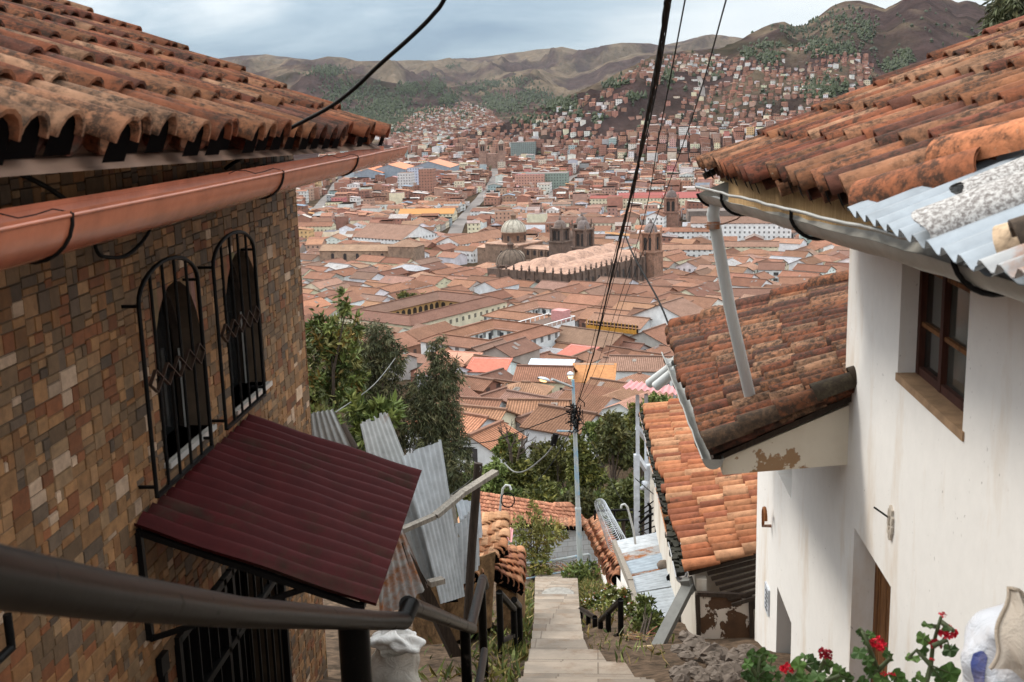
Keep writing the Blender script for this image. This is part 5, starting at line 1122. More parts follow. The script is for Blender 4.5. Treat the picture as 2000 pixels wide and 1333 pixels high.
building('white_gable', 'white house with rounded gable end right behind the cathedral tower', 1296, 458, 12, 14, 12, 'gv', rot=166, wall=(.78, .78, .78))
building('white_convent', 'long white convent with two rows of windows right of the stone church', 900, 505, 18, 46, 8, 'gv', wall=WHITE)
building('white_convent', 'white convent wing with arcaded gallery behind the stone church', 785, 494, 42, 34, 8, 'gu', wall=WHITE)
building('stone_church', 'long brown stone church with arched windows and pale ridge roof at the west', 812, 530, 16, 12, 13, 'hv', rot=163, wall=(.32, .22, .16), wmat='church_stone', roof=(.36, .23, .16), win=0, cat='church')
def arched(t, c0, u, v, Lu, Lv, h):
    for i in range(5):
        p = c0+u*Lu*(.14+i*.17)-v*.08+V((0, 0, 5)); m = MB(); m.poly([p-u*.9]+[p+u*(-.9*math.cos(math.pi*j/6))+V((0, 0, 2.6+.9*math.sin(math.pi*j/6))) for j in range(7)]+[p+u*.9], 0, (.04, .03, .03)); m.build('window', MT['plain_col'], t)
building('church_nave', 'low nave of brown stone with arched windows, joined west of the stone church', 768, 526, 42, 13, 10, 'gu', rot=171, wall=(.36, .24, .17), wmat='church_stone', roof=(.42, .28, .19), win=0, extra=arched, cat='church')
building('yellow_school', 'cream school block with two rows of windows near the clad house corner', 648, 462, 44, 12, 7.5, 'gu', rot=176, wall=(.68, .62, .45))
building('orange_hall', 'low hall with plain orange roof among grey brown roofs', 886, 432, 44, 16, 6, 'gu', rot=176, wall=CREAM, roof=(.45, .21, .07), rmat='plain_col')
for px, py, Lu, h, lb, rf in ((748, 358, 34, 12, 'grey market hall with orange sawtooth roof, westmost', (.55, .2, .1)), (792, 356, 40, 15, 'blue grey market hall with orange roof panels, the middle one', (.55, .22, .12)), (880, 352, 52, 15, 'pale blue grey market hall with orange ridge, the eastmost', (.5, .22, .13))):
    building('market_hall', lb, px, py, Lu, 60, h, 'gv', rot=176, wall=(.27, .31, .36), roof=rf, slope=.3, win=0, cat='market hall', rmat='plain_col')
building('red_hall', 'wide hall with dark red metal roof behind the merced tower', 1372, 405, 70, 26, 8, 'gu', rot=176, wall=CREAM, roof=(.27, .075, .065), rmat='plain_col', slope=.3)
building('red_roof_block', 'long cream block with bright red terrace roof above the cathedral domes', 1290, 408, 60, 16, 9, 'gu', rot=170, wall=CREAM, roof=(.24, .062, .047), rmat='plain_col', slope=.2)
building('green_block', 'large block with white roof and green band along its top floor', 1108, 372, 44, 24, 18, 'flat', rot=176, wall=(.25, .30, .26), roof=(.55, .55, .55))
building('pink_block', 'pink topped block with red and yellow front panels', 1062, 372, 30, 20, 16, 'flat', rot=176, wall=(.5, .28, .22), roof=(.65, .25, .27))
building('glass_block', 'green glazed office block above the long street', 1044, 312, 36, 26, 26, 'flat', rot=176, wall=(.21, .25, .24), roof=(.36, .33, .31))
for px, py, h, wl, lb in ((804, 384, 24, (.62, .6, .6), 'white apartment block with dark windows, first of the tall three'), (846, 386, 28, (.36, .18, .13), 'tall brick apartment block with white edges beside the white one'), (822, 376, 26, (.5, .52, .62), 'blue striped apartment block between the two others')):
    building('apartment_block', lb, px, py, 14, 16, h, 'flat', rot=174, wall=wl, roof=(.4, .3, .26), cat='apartment block')
# nearer small houses
building('tiled_house', 'small pavilion with hipped tiled roof above an ochre blank wall, nearest', 1062, 812, 7, 5.5, 3.4, 'hu', rot=168, wall=(.36, .25, .14), win=0, roof=(.42, .24, .15))
building('tiled_house', 'near house with broad tiled roof slope and two small skylights', 1105, 856, 7.6, 6.4, 2.8, 'gu', rot=174, wall=WHITE, winparts=[('u', .2, 1.8, 1.2, 1.0), ('v', .5, 1.8, .8, .9)], roof=(.40, .21, .125))
building('cream_house', 'cream house with one dark window and grey brown tiled roof', 1110, 792, 9, 7.5, 4.2, 'gu', rot=172, wall=CREAM, winparts=[('u', .72, 2.4, 1.3, 1.7), ('u', .1, 2.4, 1.0, 1.2)])
building('orange_house', 'house with bright orange sheet roof and glazed verandah', 1197, 786, 6.8, 5, 3.6, 'su', rot=176, wall=(.62, .6, .56), roof=(.42, .19, .075), slope=.4, rmat='plain_col')
building('white_house', 'small white house with coral red roof beside a dark bare bush', 985, 768, 7, 6, 4, 'su', rot=172, wall=(.78, .79, .8), roof=(.42, .13, .085), slope=.2, win=0, rmat='plain_col')
building('white_house', 'white cube house with coral roof below the rooftop terrace house', 1140, 735, 6.5, 6, 4, 'su', rot=150, wall=WHITE, roof=(.40, .125, .09), slope=.2, winparts=[('u', .5, 2.4, 1.0, .9)], rmat='plain_col')
building('brick_house', 'roofed house with bare brick and concrete gable wall under the courtyard house', 1000, 742, 8, 10, 5, 'gv', wall=(.40, .34, .30), win=0)
building('brick_house', 'house with brown brick gable and tiled roof next to the bare concrete gable', 958, 738, 9, 10, 4.2, 'gv', wall=(.34, .22, .17), win=0)
building('coral_house', 'house with coral pink roof and red wall peeping out behind the tall tree', 915, 752, 7, 6, 4, 'su', rot=160, wall=(.42, .12, .10), roof=(.44, .22, .15), slope=.2, win=0, rmat='plain_col')
building('tiled_house', 'tiled house with white upper dormer strip and small dark windows near the tree line', 1318, 768, 12, 8, 4.2, 'gu', rot=172, wall=WHITE)
building('blue_house', 'pale house with light blue sheet roof behind the lamp heads', 1110, 757, 8, 5, 3, 'su', rot=170, wall=(.6, .6, .58), roof=(.50, .56, .62), slope=.25, win=0, rmat='plain_col')
building('tiled_house', 'nearest tiled house low among the trees with a dark window in its white gable', 965, 930, 5.2, 5, 2.8, 'gv', rot=150, wall=WHITE, roof=(.42, .19, .11), winparts=[('u', .5, 1.8, 1.3, 1.4)])
building('tiled_house', 'tiled house with pale skylight sheets just left of the bare tree', 960, 890, 7.5, 7, 3, 'gu', rot=160, wall=CREAM, win=0, roof=(.42, .22, .13))
building('tiled_house', 'tiled house with patched ridge and rough white wall by the thin mast', 962, 858, 9, 6, 3.2, 'gu', rot=166, wall=WHITE, win=0)

# --- churches
def tower(parent, c, w, h, bel, col, dome, rot=GV, name='tower'):
    u, v, Z = V((math.cos(rot), math.sin(rot), 0)), V((-math.sin(rot), math.cos(rot), 0)), V((0, 0, 1)); c = V(c); m = MB()
    m.obox(c+Z*(h/2-4), u*w/2, v*w/2, Z*(h/2+4), 0, col); m.obox(c+Z*(h+.25), u*(w/2+.5), v*(w/2+.5), Z*.35, 0, col)
    b = w*.43; z0 = h+.6
    m.obox(c+Z*(z0+bel/2), u*b*.78, v*b*.78, Z*bel/2, 0, tuple(x*.9 for x in col))
    for su in (-1, 1):
        for sv in (-1, 1): m.obox(c+u*su*b*.86+v*sv*b*.86+Z*(z0+bel/2), u*b*.2, v*b*.2, Z*bel/2, 0, col); m.lathe([(.5, 0), (.55, .5), (.3, .9), (.4, 1.4), (.0, 2.6)], c+u*su*b+v*sv*b+Z*(z0+bel+.5), 6, 0, col)
    m.obox(c+Z*(z0+bel+.25), u*(b+.45), v*(b+.45), Z*.3, 0, col)
    t = m.build(name, MT['church_stone'], parent); n = 2
    for d, n_ in ((u, v), (u, -v), (v, u), (v, -u)):
        for k in range(n):
            p = c+d*(b*.74*(k-.5))+n_*(b*.80)+Z*(z0+.5); r = b*.24; m = MB(); m.poly([p-d*r]+[p+d*(-r*math.cos(math.pi*j/6))+Z*(bel*.62+r*math.sin(math.pi*j/6)) for j in range(7)]+[p+d*r], 0, (.03, .024, .022)); m.build('arch', MT['plain_col'], t)
    m = MB(); z1 = z0+bel+.55; rr = b*.86
    m.lathe([(rr, z1), (rr, z1+bel*.18), (rr*.95, z1+bel*.2)]+[(rr*.93*math.cos(a), z1+bel*.2+rr*.85*math.sin(a)) for a in (.2, .5, .8, 1.1, 1.35)]+[(rr*.22, z1+bel*.2+rr*.86), (rr*.2, z1+bel*.2+rr*1.2), (0, z1+bel*.2+rr*1.55)], c, 12, 0, dome); m.build('dome', MT['church_stone'], t)
    return t
def dome(parent, c, r, drum, col, dcol, lantern=1, name='dome', ribs=12):
    c = V(c); m = MB(); m.lathe([(r*.98, -1), (r*.98, drum), (r*1.06, drum+.1), (r*1.06, drum+.6), (r, drum+.7)], c, 16, 0, col); d = m.build('drum', MT['church_stone'], parent)
    m = MB(); m.lathe([(r*math.cos(a), drum+.7+r*.95*math.sin(a)) for a in [i*.13 for i in range(12)]]+[(0, drum+.7+r*.95)], c, 24, 0, dcol)
    for k in range(ribs): an = 2*math.pi*k/ribs; m.tube([c+V((math.cos(an)*r*1.01*math.cos(a), math.sin(an)*r*1.01*math.cos(a), drum+.7+r*.96*math.sin(a))) for a in [i*.2 for i in range(8)]], .14, 4, 0, tuple(x*.55 for x in dcol))
    o = m.build(name, MT['church_stone'], d)
    if lantern: m = MB(); z = drum+.7+r*.93; m.lathe([(r*.2, z), (r*.2, z+r*.28), (r*.26, z+r*.3), (r*.2, z+r*.42), (r*.06, z+r*.5), (r*.04, z+r*.75), (0, z+r*.8)], c, 8, 0, col); m.build('lantern', MT['church_stone'], d)
    for k in range(8): an = 2*math.pi*(k+.5)/8; p = c+V((math.cos(an)*r*.99, math.sin(an)*r*.99, drum*.5)); t_ = V((-math.sin(an), math.cos(an), 0)); n_ = V((math.cos(an), math.sin(an), 0)); m = MB(); m.obox(p, t_*r*.09, n_*.1, V((0, 0, drum*.26)), 0, (.04, .03, .03)); m.build('window', MT['plain_col'], d)
    return d
ST = (.29, .19, .138); SD = (.17, .115, .09); PK = (.46, .28, .20)
uA, uB = V((math.cos(GV), math.sin(GV), 0)), V((math.cos(GV-math.pi/2), math.sin(GV-math.pi/2), 0)); ZZ = V((0, 0, 1))
# twin towered church with the pale dome
D0 = gh(1004, 478, 12); D0 = V((D0.x, D0.y, D0.z)); ch = thing('domed_church', 'brown stone church with large pale dome and two dark bell towers', 'church', D0)
m = MB(); m.obox(D0+ZZ*4, uB*11, uA*11, ZZ*9, 0, ST); m.obox(D0+uB*24+ZZ*3, uB*15, uA*7, ZZ*8.5, 0, ST); m.obox(D0-uB*14+ZZ*2, uB*5, uA*8, ZZ*8.5, 0, ST)
for i in range(6): m.obox(D0+uB*(12+i*4.4)-uA*7.3+ZZ*2, uB*.5, uA*.5, ZZ*9, 0, ST)
occupy(D0-uB*22-uA*30, uB, uA, 62, 43, 1)
wl = m.build('wall', MT['church_stone'], ch)
for i in range(5): p = D0+uB*(14.2+i*4.4)-uA*7.1+ZZ*8; m = MB(); m.poly([p-uB*.8]+[p+uB*(-.8*math.cos(math.pi*j/6))+ZZ*(2+.8*math.sin(math.pi*j/6)) for j in range(7)]+[p+uB*.8], 0, (.04, .03, .03)); m.build('window', MT['plain_col'], wl)
for q, d in ((-uA*11.1, uB), (-uB*11.1, uA)): p = D0+q+ZZ*6; m = MB(); m.poly([p-d*1.1]+[p+d*(-1.1*math.cos(math.pi*j/6))+ZZ*(3+1.1*math.sin(math.pi*j/6)) for j in range(7)]+[p+d*1.1], 0, (.04, .03, .03)); m.build('window', MT['plain_col'], wl)
m = MB(); roofs(m, D0+uB*11-uA*7, uB, uA, 28, 14, 11.5, 'gu', .12, PK, 0, .3); m.obox(D0+ZZ*13.2, uB*11.4, uA*11.4, ZZ*.3, 0, PK); roofs(m, D0-uB*19-uA*8, uB, uA, 8, 16, 10.5, 'gu', .15, PK, 0, .3); m.build('roof', MT['church_stone'], ch)
dome(ch, D0+ZZ*13.3, 6.7, 5.2, ST, (.50, .45, .37))
F0 = D0+uB*37
for s_ in (-1, 1): tower(ch, F0+uA*s_*10, 8.4, 16.5, 6.2, SD, (.20, .15, .13))
m = MB(); m.obox(F0+ZZ*6, uB*3, uA*7, ZZ*11, 0, SD); m.lathe([(4.5, 0), (4.5, 1.5), (3.8, 2.6), (2, 4), (0, 4.6)], F0+ZZ*16.5, 12, 0, SD); m.build('facade', MT['church_stone'], ch); occupy(F0-uA*15-uB*6, uA, uB, 30, 12, 1)
# cathedral with rippled pink vault roof
C0 = gh(1112, 537, 9.5); LU, LV = 37.0, 70.0; uN = -uB; ca = thing('cathedral', 'wide stone cathedral with rippled pink vault roof, rows of pinnacles and two bell towers', 'church', C0)
m = MB(); walls(m, C0, uN, uA, LU, LV, 9.5, SD, 0, 0, 6)
for k in range(9): p = C0+uN*(LU*k/8); m.obox(p+ZZ*2, uN*.8, uA*.8, ZZ*7.7, 0, SD)
for k in range(15): p = C0+uA*(LV*k/14); m.obox(p+ZZ*2, uN*.8, uA*.8, ZZ*7.7, 0, SD)
wl = m.build('wall', MT['church_stone'], ca); occupy(C0, uN, uA, LU, LV, 1)
for k in range(8): p = C0+uN*(LU*(k+.5)/8)-uA*.1+ZZ*1.2; m = MB(); m.poly([p-uN*1.2]+[p+uN*(-1.2*math.cos(math.pi*j/6))+ZZ*(4+1.2*math.sin(math.pi*j/6)) for j in range(7)]+[p+uN*1.2], 0, (.05, .04, .035)); m.build('arch', MT['plain_col'], wl)
for k in range(14): p = C0+uA*(LV*(k+.5)/14)-uN*.1+ZZ*1.2; m = MB(); m.poly([p-uA*1.2]+[p+uA*(-1.2*math.cos(math.pi*j/6))+ZZ*(4+1.2*math.sin(math.pi*j/6)) for j in range(7)]+[p+uA*1.2], 0, (.05, .04, .035)); m.build('arch', MT['plain_col'], wl)
m = MB()
def vault(i, j):
    a = abs(math.sin(math.pi*i*3)); b = abs(math.sin(math.pi*j*5)); e = min(1, 8*min(i, 1-i, j, 1-j)); mid = math.exp(-((i-.5)/.28)**2)
    return C0+uN*(LU*i)+uA*(LV*j)+ZZ*(9.2+2.0*(a*b)**.7*e+3.6*mid*e)
m.grid(vault, 48, 84, 0, (.46, .28, .205)); m.build('vault_roof', MT['church_stone'], ca)
for k in range(10): m = MB(); m.lathe([(.45, -1), (.45, .9), (.65, 1.0), (.35, 1.3), (.4, 2.0), (0, 2.7)], C0+uN*(LU*k/9)+ZZ*9.5, 6, 0, SD); m.build('pinnacle', MT['church_stone'], ca)
for k in range(1, 17): m = MB(); m.lathe([(.45, -1), (.45, .9), (.65, 1.0), (.35, 1.3), (.4, 2.0), (0, 2.7)], C0+uA*(LV*k/17)+ZZ*9.5, 6, 0, SD); m.build('pinnacle', MT['church_stone'], ca)
for s_ in (0, 1): tower(ca, C0+uA*(LV-3)+uN*(LU*s_), 8.2, 11, 8, (.34, .19, .13) if s_ == 0 else SD, (.2, .16, .15))
H0 = gh(998, 526, 9); hf = thing('small_domed_church', 'small church with dark ribbed dome joined to the west side of the cathedral', 'church', H0); m = MB(); m.obox(H0+ZZ*3, uB*8, uA*8, ZZ*7, 0, SD); m.build('wall', MT['church_stone'], hf); dome(hf, H0+ZZ*10, 7, 1.2, SD, (.17, .125, .095)); occupy(H0-uA*8-uB*8, uB, uA, 16, 16, 1)
H1 = gh(1010, 502, 8); hf = thing('chapel_dome', 'little pale chapel dome just below the large pale dome', 'church', H1); m = MB(); m.obox(H1+ZZ*1, uB*6, uA*6, ZZ*5, 0, ST); m.build('wall', MT['church_stone'], hf); dome(hf, H1+ZZ*6, 4.2, .8, ST, (.40, .31, .24), ribs=8); occupy(H1-uA*6-uB*6, uB, uA, 12, 12, 1)
M0 = gh(1311, 452, 0); mr = thing('bell_tower_church', 'dark bell tower with ruddy cupola and massive stone nave behind the cathedral', 'church', M0); tower(mr, M0, 10, 13, 9, (.30, .165, .12), (.17, .13, .12), math.radians(80)); m = MB(); m.obox(M0+V((30, 12, 5)), V((18, 0, 0)), V((0, 9, 0)), ZZ*8, 0, (.2, .16, .14))
m.build('nave', MT['church_stone'], mr); occupy(M0-V((8, 8, 0)), V((1, 0, 0)), V((0, 1, 0)), 60, 28, 1)
B0 = gh(962, 330, 0); be = thing('twin_tower_church', 'far brown church with two square towers above the long street', 'church', B0)
for s_ in (-1, 1): tower(be, B0+V((s_*13, 0, 0)), 10, 24, 9, (.36, .22, .17), (.4, .34, .28), 0)
m = MB(); m.obox(B0+V((0, 4, 9)), V((9, 0, 0)), V((0, 5, 0)), ZZ*12, 0, (.36, .22, .17)); m.build('facade', MT['church_stone'], be); occupy(B0-V((20, 6, 0)), V((1, 0, 0)), V((0, 1, 0)), 40, 30, 1)

# --- streets: ribbons laid on the terrain, kept clear of houses
STREETS = []
def street(pts, w):
    g = [ground(*p) for p in pts]; L_ = []
    for a, b in zip(g, g[1:]):
        for k in range(24): L_.append(lerp(a, b, k/24))
    L_.append(g[-1]); m = MB(); vs = []
    for i, p in enumerate(L_):
        d = (L_[min(i+1, len(L_)-1)]-L_[max(i-1, 0)]); d.z = 0; d.normalize(); n_ = V((-d.y, d.x, 0))
        for s_ in (-1, 1): q = p+n_*s_*w/2; q.z = tz(q.x, q.y)+.5; vs.append(q)
        STREETS.append((p.x, p.y, w/2))
    m.add(vs, [(2*i, 2*i+1, 2*i+3, 2*i+2) for i in range(len(L_)-1)]); o = struct(m.build('street', MT['street_grey'])); return L_
S1_ = street([(884, 470), (895, 440), (928, 400), (955, 372), (968, 345), (964, 326)], 10); S2_ = street([(612, 420), (640, 385), (668, 350)], 9); S3_ = street([(1065, 395), (1110, 350), (1150, 330)], 10)
S4_ = street([(1372, 188), (1368, 160), (1366, 150)], 9)
SA = np.array([(a, b, w_) for a, b, w_ in STREETS])
def visible(px, py, mg=0):
    if px < 575-mg: return False
    if py < 300 and px < 749-(262-py)/.382-mg: return False
    if px > 1380 and py < 340 and px > 1380+(340-py)/.435+mg: return False
    if px > 1364 and 340 <= py < 384+.34*(px-1360)-mg: return False
    if px > 1658+mg: return False
    if px > 1306 and py > 655-(px-1320)*.27+mg: return False
    if py > 985: return False
    if px < 770-mg and py > 640+mg: return False
    if px < 880-mg and py > 700+mg: return False
    if px > 1130 and py > 800+mg: return False
    return True
# --- procedural fabric: colonial quarter then brick quarters, on two street grids
RNG = random.Random(99); HS = []
def try_house(q, rot, Lu, Lv, h, kind, wall, roof, win):
    x, y, z, px, py = q
    if taken(x, y, min(Lu, Lv)*.5): return
    if SA.size and (np.hypot(SA[:, 0]-x, SA[:, 1]-y) < SA[:, 2]+min(Lu, Lv)*.55).any(): return
    HS.append(dict(x=x, y=y, z=z, rot=rot, Lu=Lu, Lv=Lv, h=h, kind=kind, wall=wall, roof=roof, win=win, px=px, py=py))
def fabric(y0, y1, rot, pu, pv, fn, dens, xr=.42):
    a = math.radians(rot); u = (math.cos(a), math.sin(a)); v = (-u[1], u[0]); R = y1*1.2; rs = np.random.RandomState(int(y0))
    I, J = np.meshgrid(np.arange(-int(R/pu), int(R/pu)), np.arange(-int(R/pv), int(R/pv))); I, J = I.ravel(), J.ravel()
    jx, jy, dn = rs.uniform(-1, 1, I.size), rs.uniform(-1, 1, I.size), rs.random_sample(I.size)
    x = u[0]*I*pu+v[0]*J*pv+jx*pu*.12; y = u[1]*I*pu+v[1]*J*pv+jy*pv*.12
    k = (y >= y0) & (y < y1) & (np.abs(x) < xr*y+30) & (dn < dens); x, y = x[k], y[k]; z = tzv(x, y)
    d = x*FW.x+y*FW.y+z*FW.z; px = IW/2+F*(x*RT.x+y*RT.y+z*RT.z)/d; py = IH/2-F*(x*UP.x+y*UP.y+z*UP.z)/d
    f = fbm(x/170, y/170, 3, 81)
    for i in range(len(x)):
        if visible(px[i], py[i], 45): fn((float(x[i]), float(y[i]), float(z[i]), float(px[i]), float(py[i])), rot, f[i])
def jit(c, s=.12): k = RNG.uniform(1-s, 1+s); return tuple(min(.85, x*k*RNG.uniform(.95, 1.05)) for x in c)
def colonial(q, rot, f=0):
    y = q[1]
    r = RNG.random(); k = RNG.choice(['gu', 'gu', 'gv', 'gu', 'hu', 'gv'])
    w_ = jit(WHITE) if r < .48 else jit(CREAM) if r < .68 else jit(GREY) if r < .82 else jit(BRICK)
    s = .84 if y < 260 else 1.45
    L1, L2 = RNG.uniform(7.5, 12)*s, RNG.uniform(6, 8.5)*s
    rf = jit(RNG.choice(ROOFS), .24)
    if RNG.random() < .045: rf = RNG.choice([(.5, .5, .5), (.55, .25, .15), (.48, .5, .54)])
    if k[1] == 'v': L1, L2 = L2, L1
    try_house(q, rot+RNG.uniform(-4, 4), L1, L2, RNG.uniform(2.8, 4.6)*(1 if y < 260 else 1.55), k, w_, rf, 1 if RNG.random() < .7 else 0)
def mixed(q, rot, f=0):
    if RNG.random() < .62: colonial(q, rot)
    else: brick(q, rot)
def brick(q, rot, f=0, hill=0):
    r = RNG.random()*(.86 if hill else 1); w_ = jit((.33, .165, .12), .25) if r < .58 else jit((.42, .26, .2), .2) if r < .70 else jit((.66, .64, .62), .15) if r < .82 else jit(CREAM) if r < .88 else jit(RNG.choice([(.36, .42, .42), (.5, .2, .18), (.42, .46, .52), (.55, .38, .2), (.42, .42, .42), (.6, .5, .4), (.5, .3, .26)]))
    r = RNG.random(); rf = jit((.42, .21, .14), .3) if r < .52 else jit((.36, .31, .29), .3) if r < .78 else jit((.62, .6, .58), .2) if r < .90 else RNG.choice([(.36, .12, .085), (.25, .35, .45), (.55, .28, .12), (.55, .3, .3)])
    k = RNG.choice(['flat', 'flat', 'su', 'gu', 'sv', 'gv']); s = 1 if not hill else .72
    try_house(q, rot+RNG.uniform(-6, 6), RNG.uniform(8, 16)*s*(.8 if q[1] > 1700 else .88), RNG.uniform(8, 14)*s*(.8 if q[1] > 1700 else .88), RNG.choice([3.5, 5.5, 6, 6, 8.5, 9, 12] if not hill else [2.8, 3, 3.5, 5.5, 6]), k, w_, rf, 1 if RNG.random() < .6 else 0)
fabric(118, 290, 147, 9.6, 8.2, colonial, .97)
fabric(290, 660, 147, 17.5, 14.5, colonial, .97)
fabric(660, 1000, 176, 15.5, 14, mixed, .93)
fabric(1000, 1700, 176, 14.5, 15, brick, .93)
def hillmask(px, py): 
    # open hillside with few houses
    for cx, cy, rx, ry in ((1325, 165, 44, 30), (1275, 205, 62, 30), (1210, 245, 45, 18), (1240, 180, 44, 22), (1150, 235, 22, 10), (1640, 60, 45, 50), (1600, 50, 50, 40), (1700, 60, 56, 60), (1780, 20, 90, 60), (1570, 288, 46, 26), (1660, 250, 40, 24), (1440, 92, 30, 14), (1540, 125, 20, 14), (1640, 190, 24, 18), (1620, 172, 26, 16), (1850, 60, 60, 40)):
        if ((px-cx)/rx)**2+((py-cy)/ry)**2 < .72: return True
    return False
TOPC = sky_az([(600, 330), (740, 245), (790, 236), (830, 205), (850, 190), (890, 185), (920, 200), (960, 215), (985, 245), (1050, 220), (1110, 200), (1170, 180), (1215, 150), (1260, 115), (1330, 104), (1400, 104), (1480, 112), (1540, 92), (1600, 84), (1650, 96), (1750, 110), (1850, 95), (2000, 90)])
def hillside(q, rot, f):
    x, y, z, px, py = q; te = np.interp(x/y, TOPC[0], TOPC[1])
    if z/y > te-.002: return
    hm = hillmask(px, py)
    if hm and RNG.random() < .86: return
    up_ = 1 if py > 300 else .9+.1*(py-100)/200
    if f < .24 and py < 290: return
    if RNG.random() > up_: return
    brick(q, rot+RNG.choice([0, 20, -25, 40]), 0, py < 280)
fabric(1700, 2500, 168, 12, 12.5, hillside, .9); fabric(2500, 3600, 160, 12.5, 14, hillside, .9); fabric(3600, 4700, 160, 20, 22, hillside, .6)
HS.sort(key=lambda h: -(h['Lu']+h['Lv'])/h['y'])
N_IND = 236
def put(m, h, wm=0, rm=1, th=0, parts=None):
    a = math.radians(h['rot']); u = V((math.cos(a), math.sin(a), 0)); v = V((-u.y, u.x, 0)); c0 = V((h['x'], h['y'], h['z']))-u*h['Lu']/2-v*h['Lv']/2
    k = h['kind']; g = k[1] if k in ('gu', 'gv') else None; sl = .42 if h['y'] < 900 else .25
    walls(m, c0, u, v, h['Lu'], h['Lv'], h['h'], h['wall'], h['win'], wm, 3 if h['y'] < 900 else 8, g, (h['Lv'] if g == 'u' else h['Lu'])/2*sl)
    m2 = parts or m; roofs(m2, c0, u, v, h['Lu'], h['Lv'], h['h'], k, sl if k[0] != 's' else .12, h['roof'], 0 if parts else rm, .4 if k != 'flat' else 0, th, None if th == 0 else (1 if not parts else 0))
    return c0, u, v
ind = [h for h in HS if visible(h['px'], h['py'], -4)][:N_IND]; ids = set(id(h) for h in ind)
def cname(c):
    if min(c) > .55: return 'white'
    if c[0] > .5 and c[2] > .33: return 'cream'
    if max(c)-min(c) < .08: return 'grey'
    return 'brick'
LMK = [('the pale church dome', 1004, 440), ('the cathedral', 1170, 515), ('the big courtyard tree', 815, 590), ('the rooftop terrace house', 1075, 680), ('the orange balcony house', 1200, 660), ('the grey downpipe', 1420, 560), ('the stone church', 730, 500), ('the street lamp heads', 1100, 742), ('the orange sheet roof', 1165, 750), ('the white convent', 850, 480), ('the small ribbed dome', 998, 515), ('the coral roofed white house', 962, 740), ('the dark bell tower', 1311, 425), ('the cream school', 1510, 590), ('the yellow school block', 625, 450), ('the clad house corner', 585, 560), ('the pavilion with ochre wall', 1035, 785), ('the hanging eucalyptus', 850, 720)]
cnt = {}
ORD = ['closest', 'second closest', 'third closest', 'fourth closest', 'fifth closest', 'sixth closest', 'seventh closest', 'eighth closest', 'ninth closest', 'tenth closest']
for h in ind:
    nm, lx, ly = min(LMK, key=lambda l: math.hypot(l[1]-h['px'], (l[2]-h['py'])*1.6)); dx, dy = h['px']-lx, h['py']-ly
    rel = ('left of' if dx < 0 else 'right of') if abs(dx) > abs(dy)*1.3 else ('below' if dy > 0 else 'above')
    sz = 'long' if max(h['Lu'], h['Lv']) > 1.5*min(h['Lu'], h['Lv']) else 'compact'
    rfk = {'g': 'gabled', 'h': 'hipped', 'f': 'flat', 's': 'sloping'}[h['kind'][0]]
    rc = 'grey' if max(h['roof'])-min(h['roof']) < .08 else 'brown' if sum(h['roof']) < .55 else 'terracotta'
    h['key'] = (cname(h['wall']), rfk, rc, rel, nm, sz); h['d'] = math.hypot(dx, dy); cnt.setdefault(h['key'], []).append(h)
for key, L_ in cnt.items():
    for i, h in enumerate(sorted(L_, key=lambda q: q['d'])):
        c_, rfk, rc, rel, nm, sz = key; o = (ORD[min(i, 9)]+' ' if len(L_) > 1 else '')
        h['label'] = f"{sz} {c_} house under {rfk} {rc} roof, {o}{rel} {nm}"
for h in ind:
    t = thing('house', h['label'], 'house', (h['x'], h['y'], h['z']), 'houses of the old city below'); m = MB(); mr_ = MB(); c0, u, v = put(m, h, th=.14, parts=mr_); m.build('wall', MT['city_wall'], t); mr_.build('roof', MT['city_roof'], t)
m = MB()
for h in HS:
    if id(h) not in ids: put(m, h)
# roof litter: skylights, tanks and stair heads on far flat roofs
for h in HS[N_IND::3]:
    if h['kind'] == 'flat': m.box((h['x']-1.5, h['y']-1.5, h['z']+h['h']), (h['x']+1.5, h['y']+1.5, h['z']+h['h']+2.4), 0, (*jit((.42, .3, .26), .3), 0))
o = m.build('distant_houses', [MT['city_wall'], MT['city_roof']], loc=(0, 0, 0)); tag(o, 'dense mass of small brick and tile houses filling the valley and hillsides', 'houses', None, 'stuff')
print('HOUSES', len(HS), len(ind))
